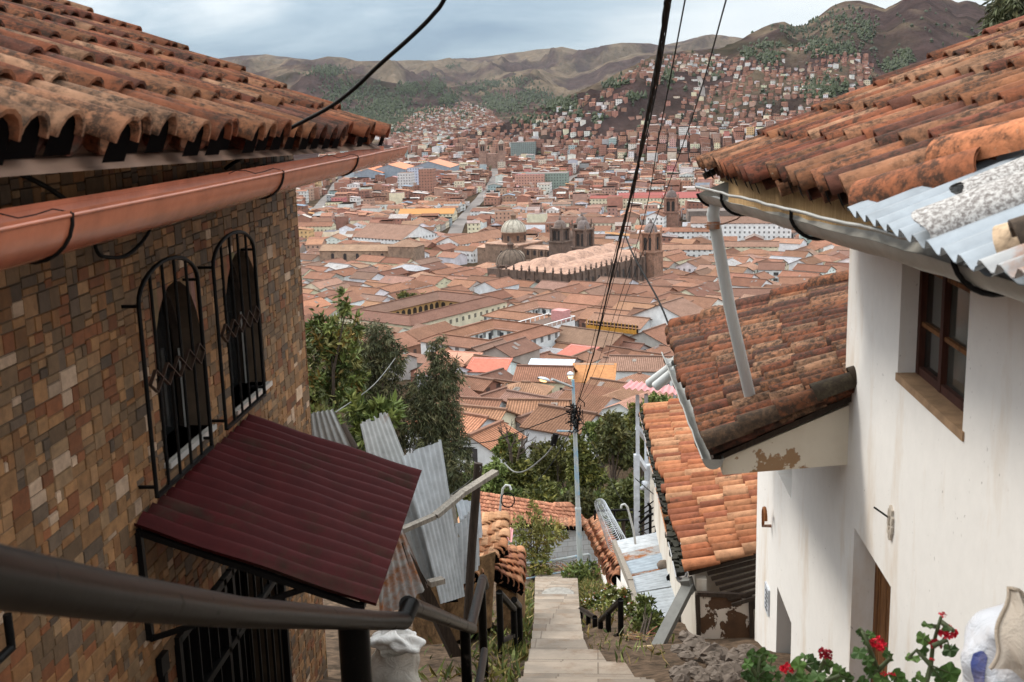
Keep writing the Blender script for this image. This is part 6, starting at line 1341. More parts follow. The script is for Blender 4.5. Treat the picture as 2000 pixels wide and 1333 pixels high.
# ---------------------------------------------------------------- vegetation
def leaf_quad(m, p, d, n, L, W, col):
    x = d.cross(n)
    if x.length < 1e-4: x = d.orthogonal()
    x.normalize(); q = x.cross(d)*(L*.10)
    m.add([p, p+d*L*.45+x*W+q, p+d*L, p+d*L*.45-x*W+q], [(0, 1, 2, 3)], 0, col)
def rvec(r):
    while True:
        v = V((r.uniform(-1, 1), r.uniform(-1, 1), r.uniform(-1, 1)))
        if .05 < v.length < 1: return v.normalized()
def nvec(rs, k):
    v = rs.normal(size=(k, 3)); return v/np.maximum(np.linalg.norm(v, axis=1, keepdims=True), 1e-6)
def crown(m, blobs, n, L, W, cols, seed, droop=.0, clump=.35, shell=.5, up=.2):
    """leaf clusters spread through the ellipsoids; blobs: (centre, (rx, ry, rz))"""
    rs = np.random.RandomState(seed); vol = [b[1][0]*b[1][1]*b[1][2] for b in blobs]; tot = sum(x**.67 for x in vol); per = 12; cols = np.array(cols)
    for (c, rad), v_ in zip(blobs, vol):
        k = max(2, int(n*(v_**.67)/tot/per)); d = nvec(rs, k); t = np.where(rs.random_sample(k) < .75, shell+(1-shell)*rs.random_sample(k)**.6, rs.random_sample(k))[:, None]
        cc = np.array(c)+d*np.array(rad)*t; base = cols[rs.randint(len(cols), size=k)]*rs.uniform(.65, 1.3, (k, 1)); cs = clump*rs.uniform(.5, 1.2, (k, 1))*min(rad)
        R_ = lambda a_: np.repeat(a_, per, 0); K = k*per
        p = R_(cc)+nvec(rs, K)*R_(cs)*rs.random_sample((K, 1)); dd = nvec(rs, K)+R_(d)*.5+np.array([0, 0, up-droop*1.6]); dd /= np.linalg.norm(dd, axis=1, keepdims=True)
        x = np.cross(dd, nvec(rs, K)); x /= np.maximum(np.linalg.norm(x, axis=1, keepdims=True), 1e-6); ll = L*rs.uniform(.7, 1.25, (K, 1)); ww = W*rs.uniform(.7, 1.2, (K, 1)); q = np.cross(x, dd)*ll*.10
        vs = np.stack([p, p+dd*ll*.45+x*ww+q, p+dd*ll, p+dd*ll*.45-x*ww+q], 1).reshape(-1, 3); o = len(m.v); cl = R_(base)*rs.uniform(.75, 1.25, (K, 1)); cl = np.concatenate([cl, np.ones((K, 1))], 1)
        m.v.extend(map(tuple, vs.tolist())); ix = (o+np.arange(K)*4)[:, None]+np.arange(4); m.f.extend(map(tuple, ix.tolist())); m.m.extend([0]*K); m.c.extend(map(tuple, cl.tolist())); m.sm.extend([False]*K); m.uv.extend([None]*K)
def tree(name, label, base, blobs, n, L, W, cols, seed, r0=.12, droop=0, cat='tree', group=None, clump=.35, up=.2, stems=1, shell=.45):
    base = V(base); t = thing(name, label, cat, base, group); r = random.Random(seed); m = MB()
    top = max((V(b[0]) for b in blobs), key=lambda p: p.z); mid = sum((V(b[0]) for b in blobs), V((0, 0, 0)))/len(blobs)
    for s_ in range(stems):
        o = V((r.uniform(-1, 1), r.uniform(-1, 1), 0))*r0*(2.5 if stems > 1 else 0); b_ = base+o; tp = lerp(top, mid, .2+.3*r.random())+o*2
        pts = [b_+V((0, 0, -.4)), lerp(b_, tp, .35)+rvec(r)*r0*1.5, lerp(b_, tp, .7)+rvec(r)*r0*2, tp]; m.tube(pts, [r0, r0*.75, r0*.45, r0*.12], 7)
        for c, rad in blobs[s_::stems]:
            c = V(c); st = lerp(pts[1], pts[2], r.uniform(.0, .9)); e = c+V((0, 0, rad[2]*.3)); m.tube([st, lerp(st, e, .5)+rvec(r)*(c-st).length*.08, e], [r0*.42, r0*.25, r0*.06], 5)
            for _ in range(4): e2 = c+V((rvec(r).x*rad[0], rvec(r).y*rad[1], rvec(r).z*rad[2]))*.8; m.tube([lerp(st, e, .6), e2], [r0*.16, r0*.03], 4)
    m.build('trunk', MT['bark'], t); m = MB(); crown(m, blobs, n, L, W, cols, seed+1, droop, clump, shell, up); m.build('crown', MT['leaf'], t); return t
def pb_(px, py, Y, rx, ry, rd=None): s_ = Y/F; return (P(px, py, Y), (rx*s_, (rd or rx)*s_, ry*s_))
GRN = [(.075, .105, .034), (.10, .135, .042), (.055, .08, .026), (.13, .155, .055)]; EUC = [(.042, .05, .026), (.06, .066, .036), (.03, .037, .02), (.085, .086, .052)]; DKG = [(.052, .062, .017), (.072, .082, .022), (.038, .046, .014), (.10, .10, .028)]; YLW = [(.13, .13, .04), (.10, .115, .035), (.17, .145, .05)]
tree('shrub_tree', 'leafy light green shrub with bare stems growing at the clad house corner', P(640, 960, 15), [pb_(675, 590, 15, 16, 22), pb_(640, 650, 15, 38, 38), pb_(610, 690, 15.3, 24, 50), pb_(665, 690, 15, 36, 40), pb_(640, 755, 15, 48, 45), pb_(690, 745, 15.3, 26, 50), pb_(625, 825, 14.6, 38, 30), pb_(600, 760, 15, 20, 50), pb_(690, 640, 15.4, 18, 22)], 3800, .12, .024, GRN+[(.15, .15, .06), (.10, .12, .06), (.14, .10, .03)], 1, .045, .05, stems=4, clump=.5)
tree('eucalyptus_tree', 'dense dark eucalyptus behind the leafy shrub, the broader of two', P(735, 1010, 30), [pb_(730, 665, 30, 42, 40), pb_(760, 700, 30, 34, 45), pb_(715, 730, 30, 40, 50), pb_(755, 780, 30, 36, 60), pb_(710, 810, 30, 40, 60), pb_(765, 850, 30, 30, 60), pb_(720, 880, 29, 46, 50), pb_(690, 690, 30.5, 22, 40)], 17000, .17, .016, EUC, 2, .16, .75)
tree('eucalyptus_tree', 'tall hanging dark eucalyptus with pointed crown between shrub and near tiled roofs', P(850, 1010, 30), [pb_(855, 690, 30, 20, 42), pb_(870, 735, 30, 34, 50), pb_(825, 760, 30, 34, 40), pb_(850, 800, 30, 52, 55), pb_(815, 830, 30, 34, 60), pb_(875, 850, 30, 36, 60), pb_(850, 890, 29.5, 45, 50), pb_(895, 925, 29, 26, 44), pb_(905, 880, 29.5, 16, 36), pb_(870, 945, 29, 30, 40)], 17000, .17, .016, EUC, 3, .16, .8)
tree('shrub', 'low leafy shrub poking out between the corrugated sheets', P(745, 860, 14), [pb_(745, 815, 14, 30, 22), pb_(690, 800, 14, 22, 24), pb_(765, 800, 14.2, 18, 12), pb_(710, 850, 13.9, 30, 24), pb_(640, 840, 13.4, 10, 8)], 700, .17, .03, GRN+[(.12, .15, .05)], 4, .025, .0, 'shrub', clump=.5)
# the wood below the lane
WD = [(955, 935, 62, 46, 50, GRN, 'bright green tree at the west edge of the wood under the bare tree'), (905, 985, 58, 36, 36, DKG, 'dark bushy tree half hidden behind the dark timber post'), (1020, 920, 66, 50, 46, DKG, 'dark green tree right of the bare tree in the wood'), (1075, 905, 70, 44, 50, [(.085, .085, .03), (.06, .065, .022)], 'olive yellow tree just left of the street lamp pole'), (1060, 975, 60, 50, 40, DKG, 'low dark tree right behind the lane end wall'), (1120, 985, 58, 46, 40, [(.05, .05, .02), (.04, .045, .018)], 'dark tree at the foot of the street lamp pole in the wood'), (1150, 905, 64, 44, 66, DKG, 'tall dark tree right of the street lamp pole'), (1205, 870, 58, 50, 72, [(.055, .06, .022), (.075, .075, .03), (.04, .048, .018)], 'tall feathery dark tree left of the steel frame tower'), (1255, 845, 66, 44, 60, DKG, 'dark tree under the pink sheet roof'), (1220, 960, 52, 46, 54, [(.06, .07, .025), (.045, .055, .02)], 'broad tree filling the gap left of the white steel posts'), (1290, 800, 72, 40, 34, GRN, 'green tree top showing between pink sheet roof and orange shed'), (985, 870, 72, 30, 22, GRN+YLW, 'thin green tree with bare limbs before the near tiled roofs'), (1165, 850, 76, 26, 34, GRN, 'loose green tree top just right of the lamp pole tangle'), (925, 1015, 56, 30, 22, DKG, 'low dark bush left of the hooked standpipe'), (1010, 985, 62, 44, 30, GRN, 'mid green low tree above the red tiled roof behind the lane wall'), (890, 1040, 50, 24, 40, DKG, 'dark shrub seen between the corrugated sheets and the post')]
for i, (px, py, Y, rx, ry, cl, lb) in enumerate(WD):
    r = random.Random(100+i); bl = [pb_(px+r.uniform(-.6, .6)*rx, py+r.uniform(-.6, .6)*ry, Y+r.uniform(-1.2, 1.2), rx*r.uniform(.35, .55), ry*r.uniform(.35, .5)) for _ in range(8)]
    p = P(px, py+ry*1.0, Y); p.z = min(p.z-.5, zn(0, Y)+1 if Y < 60 else tz(p.x, Y)); tree('tree', lb, p, bl, 3600, .32, .085, cl, 200+i, .13, .1, group=None, clump=.5, up=.1)
# more canopy filling the slope under the wood
for i in range(26):
    r = random.Random(300+i); px, py = r.uniform(880, 1270), r.uniform(925, 1010); Y = r.uniform(64, 96); g_ = P(px, py, Y); g_.z = tz(g_.x, g_.y)
    bl = [(g_+V((r.uniform(-1.6, 1.6), r.uniform(-1.6, 1.6), r.uniform(.8, 3.2))), (r.uniform(.9, 1.6),)*2+(r.uniform(.8, 1.3),)) for _ in range(5)]
    tree('tree', 'round dark green tree deep in the wood below the lane', g_, bl, 700, .5, .15, r.choice([DKG, GRN, DKG]), 320+i, .12, .1, group='dark trees of the wood below the lane', clump=.6)
m = MB(); r = random.Random(5); b0 = P(1000, 915, 66)
def limb(p, d, L, rr, dep):
    e = p+d*L; m.tube([p, lerp(p, e, .5)+rvec(r)*L*.08, e], [rr, rr*.8, rr*.55], 5)
    if dep:
        for _ in range(3): limb(lerp(p, e, r.uniform(.5, 1)), (d+rvec(r)*.75).normalized(), L*.62, rr*.5, dep-1)
limb(b0, V((-.1, 0, 1)), 1.6, .13, 3); limb(b0+V((.2, 0, 0)), V((.25, 0, 1)).normalized(), 1.4, .11, 3); tag(m.build('bare_tree', MT['bark']), 'leafless dark tree standing at the top edge of the wood', 'tree')
# lane shrubs
tree('shrub', 'tall loose yellow green shrub in front of the whitewashed end wall', P(1045, 1150, 44), [pb_(1045, 1000, 44, 14, 28), pb_(1030, 1035, 44, 34, 34), pb_(1065, 1040, 44, 30, 34), pb_(1040, 1080, 44, 40, 28), pb_(1085, 1045, 44.5, 24, 24), pb_(1020, 1075, 43.5, 20, 34), pb_(1050, 1110, 43.5, 30, 20)], 2300, .20, .045, YLW+[(.13, .15, .05), (.16, .16, .06)], 31, .05, .0, 'shrub', stems=3, clump=.45)
tree('shrub', 'bright green shrub at the foot of the lamp pole', P(1130, 1160, 41), [pb_(1125, 1125, 41, 26, 24), pb_(1150, 1120, 41.5, 24, 22), pb_(1140, 1150, 41, 32, 18), pb_(1110, 1150, 41, 22, 14)], 1500, .2, .055, GRN, 32, .04, .0, 'shrub', clump=.5)
tree('shrub', 'feathery green shrub beside the near black railing post', P(1255, 1268, 14.6), [pb_(1262, 1178, 16.2, 16, 18), pb_(1258, 1212, 16, 28, 24), pb_(1282, 1215, 16, 22, 22), pb_(1248, 1236, 15.8, 20, 18), pb_(1270, 1246, 15.6, 28, 16)], 2200, .085, .02, GRN+[(.13, .15, .06)], 33, .02, .0, 'shrub', stems=4, clump=.5)
def flowerbed(label, blobs, n, seed, fl):
    t = thing('flower_bush', label, 'flower bush', blobs[0][0]-V((0, 0, .6))); m = MB(); crown(m, blobs, n, .09, .026, GRN+YLW, seed, 0, .5); m.build('leaves', MT['leaf'], t); m = MB(); r = random.Random(seed)
    for _ in range(fl):
        c, rad = r.choice(blobs); d = rvec(r); d.z = abs(d.z); p = V(c)+V((d.x*rad[0], d.y*rad[1], d.z*rad[2])); cl = r.choice([(.75, .72, .68), (.7, .68, .5), (.75, .74, .72), (.45, .03, .03)]); s_ = r.uniform(.015, .03); m.lathe([(0, -s_*.5), (s_, 0), (0, s_*.6)], p, 5, 0, cl)
    m.build('blossoms', MT['flower'], t); return t
flowerbed('flowering bush with white and red dots behind the curved black railing', [pb_(1165, 1176, 22.5, 24, 16), pb_(1192, 1163, 22, 20, 18), pb_(1182, 1196, 21.5, 22, 20), pb_(1150, 1180, 23, 16, 14), pb_(1198, 1190, 21, 14, 18)], 2600, 41, 150)
flowerbed('sparse flowering bush at the base of the metal shed wall', [pb_(1222, 1165, 19, 14, 18), pb_(1232, 1190, 18, 12, 14)], 500, 42, 30)
# grass and weeds along the stairs
m = MB(); r = random.Random(77)
for _ in range(9000):
    y = r.uniform(9, 48)
    if r.random() < .5: x = STL(y)-abs(r.gauss(0, .45))-.05
    else: x = STR(y)+abs(r.gauss(0, .55))+.05
    if x > 1.5 or x < -2.4: continue
    if x > STR(y) and y < 24 and r.random() < .82: continue
    k = vnoise(np.array([x*1.3+9]), np.array([y*1.1]), 7)[0]
    if k < .45: continue
    p = V((x, y, gz(x, y)-.01)); c = r.choice(GRN+YLW+[(.22, .17, .08)]); g_ = r.uniform(.7, 1.2); leaf_quad(m, p, (V((0, 0, .8))+rvec(r)*.7).normalized(), rvec(r), r.uniform(.08, .28), r.uniform(.008, .022), tuple(q*g_ for q in c))
tag(m.build('grass', MT['leaf'], loc=(0, 0, 0)), 'patchy grass and weeds along both edges of the stone stairway', 'grass', None, 'stuff')
m = MB()
for _ in range(420):
    y = r.uniform(44.5, 49); x = r.uniform(STL(44)-1.2, .4); p = V((x, y, zn(0, y)+r.uniform(-.1, .25))); d = rvec(r); d.z *= .3; m.bar(p, p+d*r.uniform(.3, 1.1), .02, .02, 0, tuple(q*r.uniform(.5, 1.3) for q in (.24, .16, .09)))
tag(m.build('dry_brush', MT['plain_col'], loc=(0, 0, 0)), 'heap of dry brown twigs at the lower end of the path', 'brushwood')
m = MB()
for _ in range(260):
    c = P(1250+r.gauss(0, 26), 1265+r.gauss(0, 12), 14.3); d = rvec(r); d.z = abs(d.z)*.5; m.bar(c, c+d*r.uniform(.08, .25), .008, .006, 0, tuple(q*r.uniform(.6, 1.3) for q in (.34, .22, .11)))
tag(m.build('dry_brush', MT['plain_col'], loc=(0, 0, 0)), 'mat of dry straw under the feathery shrub by the stairs', 'brushwood')
# rubble beside the white house
def stone_mesh(r, s):
    m = MB(); n = 7; k = [r.uniform(.7, 1.15) for _ in range(64)]
    pts = [(0, -.5), (.75, -.42), (1, -.05), (.85, .35), (.35, .6), (0, .62)]
    vs = []; fs = []
    for j, (q, z) in enumerate(pts):
        for i in range(n): a = 2*math.pi*i/n+j*.25; vs.append((q*math.cos(a)*s[0]*k[(j*n+i) % 64], q*math.sin(a)*s[1]*k[(j*n+i+9) % 64], z*s[2]*k[(i*3+j) % 64]))
    for j in range(len(pts)-1):
        for i in range(n): i2 = (i+1) % n; fs.append((j*n+i, j*n+i2, (j+1)*n+i2, (j+1)*n+i))
    return vs, fs
r = random.Random(17); rot3 = lambda v, a: (v[0]*math.cos(a)-v[1]*math.sin(a), v[0]*math.sin(a)+v[1]*math.cos(a), v[2])
big = [(1357, 1262, .17, 'upright pointed stone leaning on the corner of the board panel'), (1398, 1282, .20, 'largest flat topped rubble block at the middle of the heap'), (1440, 1288, .17, 'angular rubble block right of the largest block'), (1340, 1245, .13, 'pale stone at the left top of the rubble heap'), (1455, 1272, .12, 'small stone by the foot of the white wall'), (1425, 1310, .13, 'rubble stone at the front of the heap near the geraniums')]
spots = big+[(r.uniform(1318, 1466), r.uniform(1262, 1332), r.uniform(.05, .11), 'small angular brown stone in the rubble heap below the board panel') for _ in range(44)]
for px, py, s_, lb in spots:
    p = onplane(px, py, V((0, 13, zn(0, 13)+.02)), V((0, .41, 1)).normalized()); vs, fs = stone_mesh(r, (s_*r.uniform(.9, 1.4), s_*r.uniform(.8, 1.1), s_*r.uniform(.7, 1.1))); a = r.uniform(0, 6); m = MB(); m.add([V(rot3(v, a))+p for v in vs], fs, 0)
    tag(m.build('rubble_stone', MT['rock']), lb, 'stone', 'stones of the rubble heap')
log('curved pale plank standing in the rubble beside the stairs', [(1318, 1262, 12.6), (1330, 1295, 12.4), (1336, 1345, 12.2)], .045, 'grey_wood', flat=.5, name='plank', cat='plank')
for lb, q in (('ochre timber block at the stair edge beneath the slanting downpipe', ((1232, 1285), (1268, 1282), (1272, 1318), (1238, 1322), 13.2)), ('cut yellow timber end wedged next to the curved plank', ((1295, 1306), (1322, 1304), (1328, 1340), (1288, 1340), 12.1))):
    a, b, c, d = [P(*p, q[4]) for p in q[:4]]; o = V((.05, .3, .0)); m = MB(); m.hexa([d, c, c+o, d+o], [a, b, b+o, a+o]); tag(m.build('timber_block', MT['yellow_wood']), lb, 'timber')
a, b, c, d = [P(*p) for p in ((966, 1283, 12.9), (974, 1283, 12.9), (976, 1345, 12.4), (962, 1345, 12.4))]; m = MB(); o = V((.02, .2, 0)); m.hexa([d, c, c+o, d+o], [a, b, b+o, a+o]); tag(m.build('timber_block', MT['yellow_wood']), 'yellow timber board behind the first black railing post', 'timber')
# ---------------------------------------------------------------- geraniums at the white house
def geranium(label, stems, leaves, heads, Y, seed):
    """stems: polylines; leaves: (px, py, size px); heads: (px, py, size px, colour)"""
    r = random.Random(seed); base = P(stems[0][0][0], stems[0][0][1], Y); t = thing('geranium', label, 'flower', base); s_ = Y/F
    m = MB()
    for st in stems: q = [P(a, b, Y+r.uniform(-.06, .06)) for a, b in st]; m.tube(q, [.011*(1-.5*i/len(q)) for i in range(len(q))], 6)
    for px, py, sz in leaves:
        near = min((P(a, b, Y) for st in stems for a, b in st), key=lambda p: (proj(p)[0]-px)**2+(proj(p)[1]-py)**2); m.tube([near, P(px, py, Y+.0)], [.004, .003], 4)
    m.build('stem', MT['bark'] if False else MT['geranium_stem'], t); m = MB()
    for px, py, sz in leaves:
        c = P(px, py, Y+r.uniform(-.12, .12)); R = sz*s_*.5; n_ = (V((0, -.75, .75))+rvec(r)*.75).normalized(); x = n_.orthogonal().normalized(); y = n_.cross(x); g_ = r.uniform(.6, 1.25); cl = r.choice([(.035, .075, .018), (.05, .095, .025), (.025, .055, .014)]); cl = tuple(q*g_ for q in cl); N = 24; vs = [c]
        for i in range(N): a = 2*math.pi*i/N; q = R*(1+.13*math.cos(5*a)+.05*math.cos(17*a))*(1 if i else .45); vs.append(c+x*q*math.cos(a)+y*q*math.sin(a)+n_*(R*.20*math.cos(5*a+1)-R*.05))
        m.add(vs, [(0, i+1, (i+1) % N+1) for i in range(N)], 0, cl, None, False)
    m.build('leaves', MT['leaf'], t)
    for px, py, sz, cl in heads:
        m = MB(); c = P(px, py, Y-.03); R = sz*s_*.62
        for _ in range(int(26 if sz > 20 else 9)):
            d = rvec(r); d.z = abs(d.z)*.8+d.z*.2; p = c+d*R*.75; g_ = r.uniform(.7, 1.3)
            for k in range(4): a = rvec(r); leaf_quad(m, p, (d*.5+a*.9).normalized(), rvec(r), R*.5, R*.24, tuple(q*g_ for q in cl))
        m.build('flower_head', MT['flower'], t)
t_ = NT('geranium_stem'); MT['geranium_stem'] = t_.end((.06, .075, .03), .6)
RED, DRED = (.55, .012, .03), (.28, .008, .02)
geranium('tall geranium with three red flower heads against the white wall', [[(1805, 1350), (1818, 1300), (1822, 1262), (1832, 1225), (1838, 1205)], [(1818, 1300), (1790, 1270), (1775, 1285)], [(1822, 1262), (1850, 1250)], [(1832, 1225), (1812, 1222)], [(1838, 1215), (1862, 1232)]], [(1812, 1221, 26), (1804, 1248, 32), (1856, 1270, 34), (1850, 1228, 20), (1784, 1285, 34), (1806, 1272, 22), (1822, 1312, 30), (1855, 1315, 42), (1840, 1330, 34), (1800, 1325, 30), (1790, 1338, 30)], [(1839, 1203, 15, RED), (1851, 1241, 30, RED), (1828, 1262, 21, DRED), (1820, 1290, 9, RED)], 4.3, 1)
geranium('geranium with one wide red head standing before the wooden door', [[(1735, 1350), (1715, 1310), (1700, 1270), (1688, 1240), (1680, 1228)], [(1715, 1310), (1740, 1285)], [(1700, 1270), (1672, 1275)]], [(1680, 1236, 18), (1700, 1240, 22), (1690, 1252, 20), (1678, 1275, 34), (1695, 1290, 26), (1735, 1280, 30), (1700, 1310, 34), (1722, 1325, 36), (1752, 1322, 34), (1770, 1335, 30), (1685, 1335, 30)], [(1714, 1262, 30, RED), (1726, 1318, 12, RED), (1742, 1318, 12, RED)], 4.25, 2)
geranium('low spreading geranium with two dull red heads beside the far doorway', [[(1600, 1360), (1598, 1320), (1610, 1290)], [(1598, 1320), (1570, 1300)], [(1600, 1335), (1640, 1320)]], [(1572, 1282, 26), (1560, 1300, 34), (1590, 1295, 36), (1615, 1300, 38), (1640, 1312, 34), (1598, 1320, 40), (1570, 1328, 38), (1630, 1335, 38), (1655, 1325, 26), (1545, 1325, 26), (1605, 1340, 30)], [(1612, 1281, 26, DRED), (1538, 1310, 24, RED)], 4.5, 3)
geranium('dark leafy geranium without flowers by the rubble heap', [[(1480, 1360), (1478, 1320), (1485, 1285)], [(1478, 1320), (1460, 1295)], [(1478, 1320), (1505, 1300)]], [(1470, 1280, 26), (1490, 1278, 28), (1508, 1285, 22), (1460, 1298, 28), (1482, 1300, 32), (1505, 1305, 28), (1470, 1320, 32), (1495, 1325, 34), (1520, 1322, 22), (1455, 1320, 20), (1480, 1340, 32), (1512, 1340, 26)], [], 4.8, 4)
# ---------------------------------------------------------------- sacks
def sack(label, c, rx, ry, rz, seed, col, lean=(0, 0, 0), neck=.35, marks=()):
    c = V(c); r = random.Random(seed); t = thing('sack', label, 'sack', c-V((0, 0, rz)))
    def surf(u, v, off=0):
        a = 2*math.pi*u; z = -1+2*v; w_ = (1-abs(z)**4)**.5 if z < .55 else lerp((1-.55**4)**.5, neck, ((z-.55)/.45)**.8)
        k = 1+.10*math.sin(3*a+seed+4*z)+.05*math.sin(7*a-5*z+seed)+.04*math.sin(11*z+a*2)
        return c+V((math.cos(a)*(rx*w_*k+off), math.sin(a)*(ry*w_*k+off), rz*z*(1+.03*math.sin(4*a))))+V(lean)*max(0, z)**2
    m = MB(); m.grid(lambda u, v: surf(u, v), 40, 30, 0, col); m.build('cloth', MT['sack'], t)
    for (u0, u1, v0, v1, cl, wv) in marks: m = MB(); m.grid(lambda u, v: surf(lerp(u0, u1, u)+wv*math.sin(v*3), lerp(v0, v1, v)+wv*1.5*math.sin(u*3.1), .004), 12, 12, 0, cl); m.build('print', MT['sack'], t)
    return surf, t
BL, TQ = (.06, .08, .25), (.06, .36, .36)
sf, t = sack('white woven sack with blue and turquoise print slumped against the white wall', P(2012, 1305, 3.5), .19, .17, .26, 5, (.52, .53, .57), (.05, 0, .02), .06, ((.525, .56, .0, .62, BL, .02), (.60, .66, .36, .50, TQ, .02), (.60, .70, .10, .26, TQ, .02)))
m = MB(); a, b, c_, d = P(1968, 1152, 3.32), P(2050, 1175, 3.25), P(2050, 1345, 3.15), P(1932, 1305, 3.2)
def flap(u, v): p = lerp(lerp(d, c_, u), lerp(a, b, u), v); return p+V((.01*math.sin(v*9+u*4), -.05*math.sin(math.pi*u)*math.sin(math.pi*v)-.01*math.sin(u*13+v*5), .012*math.sin(u*7)))
m.grid(flap, 24, 24, 0, (.38, .32, .26)); m.tube([flap(0, i/20)+V((0, -.006, 0)) for i in range(21)]+[flap(i/10, 1) for i in range(11)], .007, 5, 0, (.30, .24, .18)); m.build('folded_flap', MT['sack'], t)
sf, t = sack('full white rubbish sack with red and yellow label behind the handrail', P(772, 1350, 9.4), .235, .18, .42, 9, (.62, .58, .52), (.03, 0, 0), .8, ((.66, .74, .32, .58, (.03, .025, .02), .01), (.645, .665, .32, .60, (.42, .01, .02), .01), (.69, .72, .36, .52, (.55, .40, .02), .01), (.80, .84, .1, .6, (.10, .09, .08), .0)))
m = MB(); cc = P(774, 1250, 9.3)
def lump(u, v):
    a_, b_ = 2*math.pi*u, math.pi*v; k = 1+.16*math.sin(3*a_+2*b_)+.10*math.sin(7*a_-3*b_)+.08*math.sin(5*b_+2*a_); return cc+V((math.cos(a_)*.225*math.sin(b_)*k, math.sin(a_)*.15*math.sin(b_)*k, .085*math.cos(b_)*k+.02*math.sin(3*a_)*math.sin(b_)-.02*math.cos(a_)))
m.grid(lump, 48, 24, 0, (.74, .72, .69)); m.build('folded_top', MT['sack'], t)
# ---------------------------------------------------------------- far trees
tree('eucalyptus_tree', 'drooping eucalyptus rising over the tiled roof of the white house', P(1990, 330, 26), [pb_(1985, 20, 26, 40, 40), pb_(1950, 60, 26, 34, 34), pb_(1915, 85, 26, 22, 20), pb_(2010, 70, 26, 40, 40), pb_(1960, 5, 26.5, 26, 30), pb_(2040, 10, 26, 40, 50)], 5200, .26, .026, EUC, 51, .12, .85)
def citytree(px, py, rpx, lb, cl=DKG, lift=0, n=900, tall=1.0):
    g_ = gh(px, py+rpx*tall*.9, 2); Y = g_.y; R = rpx*Y/F; r = random.Random(int(px*7+py)); c = P(px, py, Y)
    bl = [(c+V((r.uniform(-.5, .5)*R, r.uniform(-.5, .5)*R, r.uniform(-.5, .5)*R*tall)), (R*.55, R*.55, R*.5*tall)) for _ in range(7)]; tree('tree', lb, g_, bl, n, R*.22, R*.07, cl, int(px+py), R*.09, 0, group=None, clump=.6)
citytree(800, 588, 22, 'big dark round tree in the arcaded courtyard', n=2200); citytree(830, 594, 20, 'smaller dark tree beside the big courtyard tree', n=1400)
for px, py, rp, lb, tl in ((837, 493, 13, 'round dark tree between the stone church and white convent', .8), (1020, 533, 12, 'dark conifer in front of the cathedral west corner', 1.5), (990, 535, 8, 'small dark conifer left of the cathedral corner', 1.4), (875, 692, 20, 'green tree beside the white courtyard house wall', 1), (903, 748, 18, 'round green tree under the coral roof', .9), (997, 762, 17, 'dark purple brown bush by the coral roofed house', .9), (1140, 762, 12, 'green bush by the cream house window', .8), (640, 417, 7, 'dark pointed tree near the yellow school', 1.8), (670, 408, 8, 'bush by the white flats near the clad house corner', .8), (720, 318, 12, 'dark tree cluster under the terracotta gutter end', 1), (760, 312, 10, 'dark tree west of the market halls', .9), (690, 325, 7, 'small tree left of the market halls', 1.2), (842, 288, 6, 'small dark tree above the market halls', 1), (880, 300, 6, 'tree at the top of the market halls', 1), (955, 328, 6, 'tree at the front of the twin towered church', .7), (1470, 522, 10, 'green hedge like tree before the plaza arcade', .6), (1110, 560, 7, 'small tree between cathedral and courtyard roofs', .8), (1258, 538, 6, 'green bush beside the cathedral east end', .8), (1170, 690, 6, 'small tree in the balcony house patio', .9), (945, 640, 9, 'low green bush in the near courtyard', .5), (1660, 300, 9, 'round dark tree above the roof of the white house', .9), (1440, 395, 5, 'dark tree above the gutter end', .9)): citytree(px, py, rp, lb, n=420, tall=tl)
# groves on the far slopes: one mass
m = MB(); r = random.Random(61)
def conif(p, h, rr, cl):
    n = 5; vs = [p+V((rr*math.cos(2*math.pi*i/n+h), rr*math.sin(2*math.pi*i/n+h), h*.12)) for i in range(n)]+[p+V((rr*.8*math.cos(2*math.pi*(i+.5)/n), rr*.8*math.sin(2*math.pi*(i+.5)/n), h*.55)) for i in range(n)]+[p+V((0, 0, h))]
    fs = [(i, (i+1) % n, n+i) for i in range(n)]+[((i+1) % n, n+(i+1) % n, n+i) for i in range(n)]+[(n+i, n+(i+1) % n, 2*n) for i in range(n)]; m.add(vs, fs, 0, cl)
GROVES = [(640, 140, 40, 12, 120), (690, 180, 56, 24, 170), (760, 205, 46, 22, 170), (800, 175, 26, 14, 120), (720, 235, 60, 22, 220), (770, 245, 40, 20, 140), (850, 170, 22, 20, 120), (880, 195, 20, 14, 70), (925, 175, 30, 8, 70), (960, 165, 26, 8, 50), (1010, 160, 40, 10, 50), (985, 205, 45, 16, 190), (1040, 190, 40, 14, 130), (1090, 205, 36, 12, 110), (960, 195, 20, 12, 80), (885, 130, 14, 5, 20), (1645, 45, 40, 30, 60), (1690, 60, 18, 24, 50), (1605, 92, 40, 16, 120), (1655, 95, 20, 14, 40), (1500, 115, 24, 14, 60), (1620, 175, 30, 14, 80), (1590, 180, 20, 14, 60), (1745, 130, 26, 12, 60), (1770, 115, 18, 14, 40), (1460, 105, 14, 10, 30), (1305, 150, 10, 20, 26), (1200, 165, 24, 8, 30), (1130, 225, 14, 6, 16), (1035, 235, 40, 10, 44), (1165, 233, 10, 8, 12), (1240, 190, 16, 5, 20), (1400, 150, 10, 8, 16), (1560, 60, 40, 10, 40), (1585, 40, 30, 8, 40), (820, 225, 40, 14, 60), (900, 225, 50, 14, 50), (650, 205, 30, 20, 50), (1500, 90, 30, 6, 26), (1385, 130, 14, 6, 14)]
for cx, cy, rx, ry, n in GROVES:
    for _ in range(n*2):
        px, py = cx+r.gauss(0, .5)*rx, cy+r.gauss(0, .5)*ry; g_ = ground(px, py)
        if g_ is None or g_.y < 900: continue
        g1 = r.uniform(.7, 1.3); k_ = 1 if g_.y > 3300 else .72; conif(g_+V((0, 0, -1)), k_*r.uniform(7, 16), k_*r.uniform(3, 6), (.024*g1, .034*g1, .014*g1))
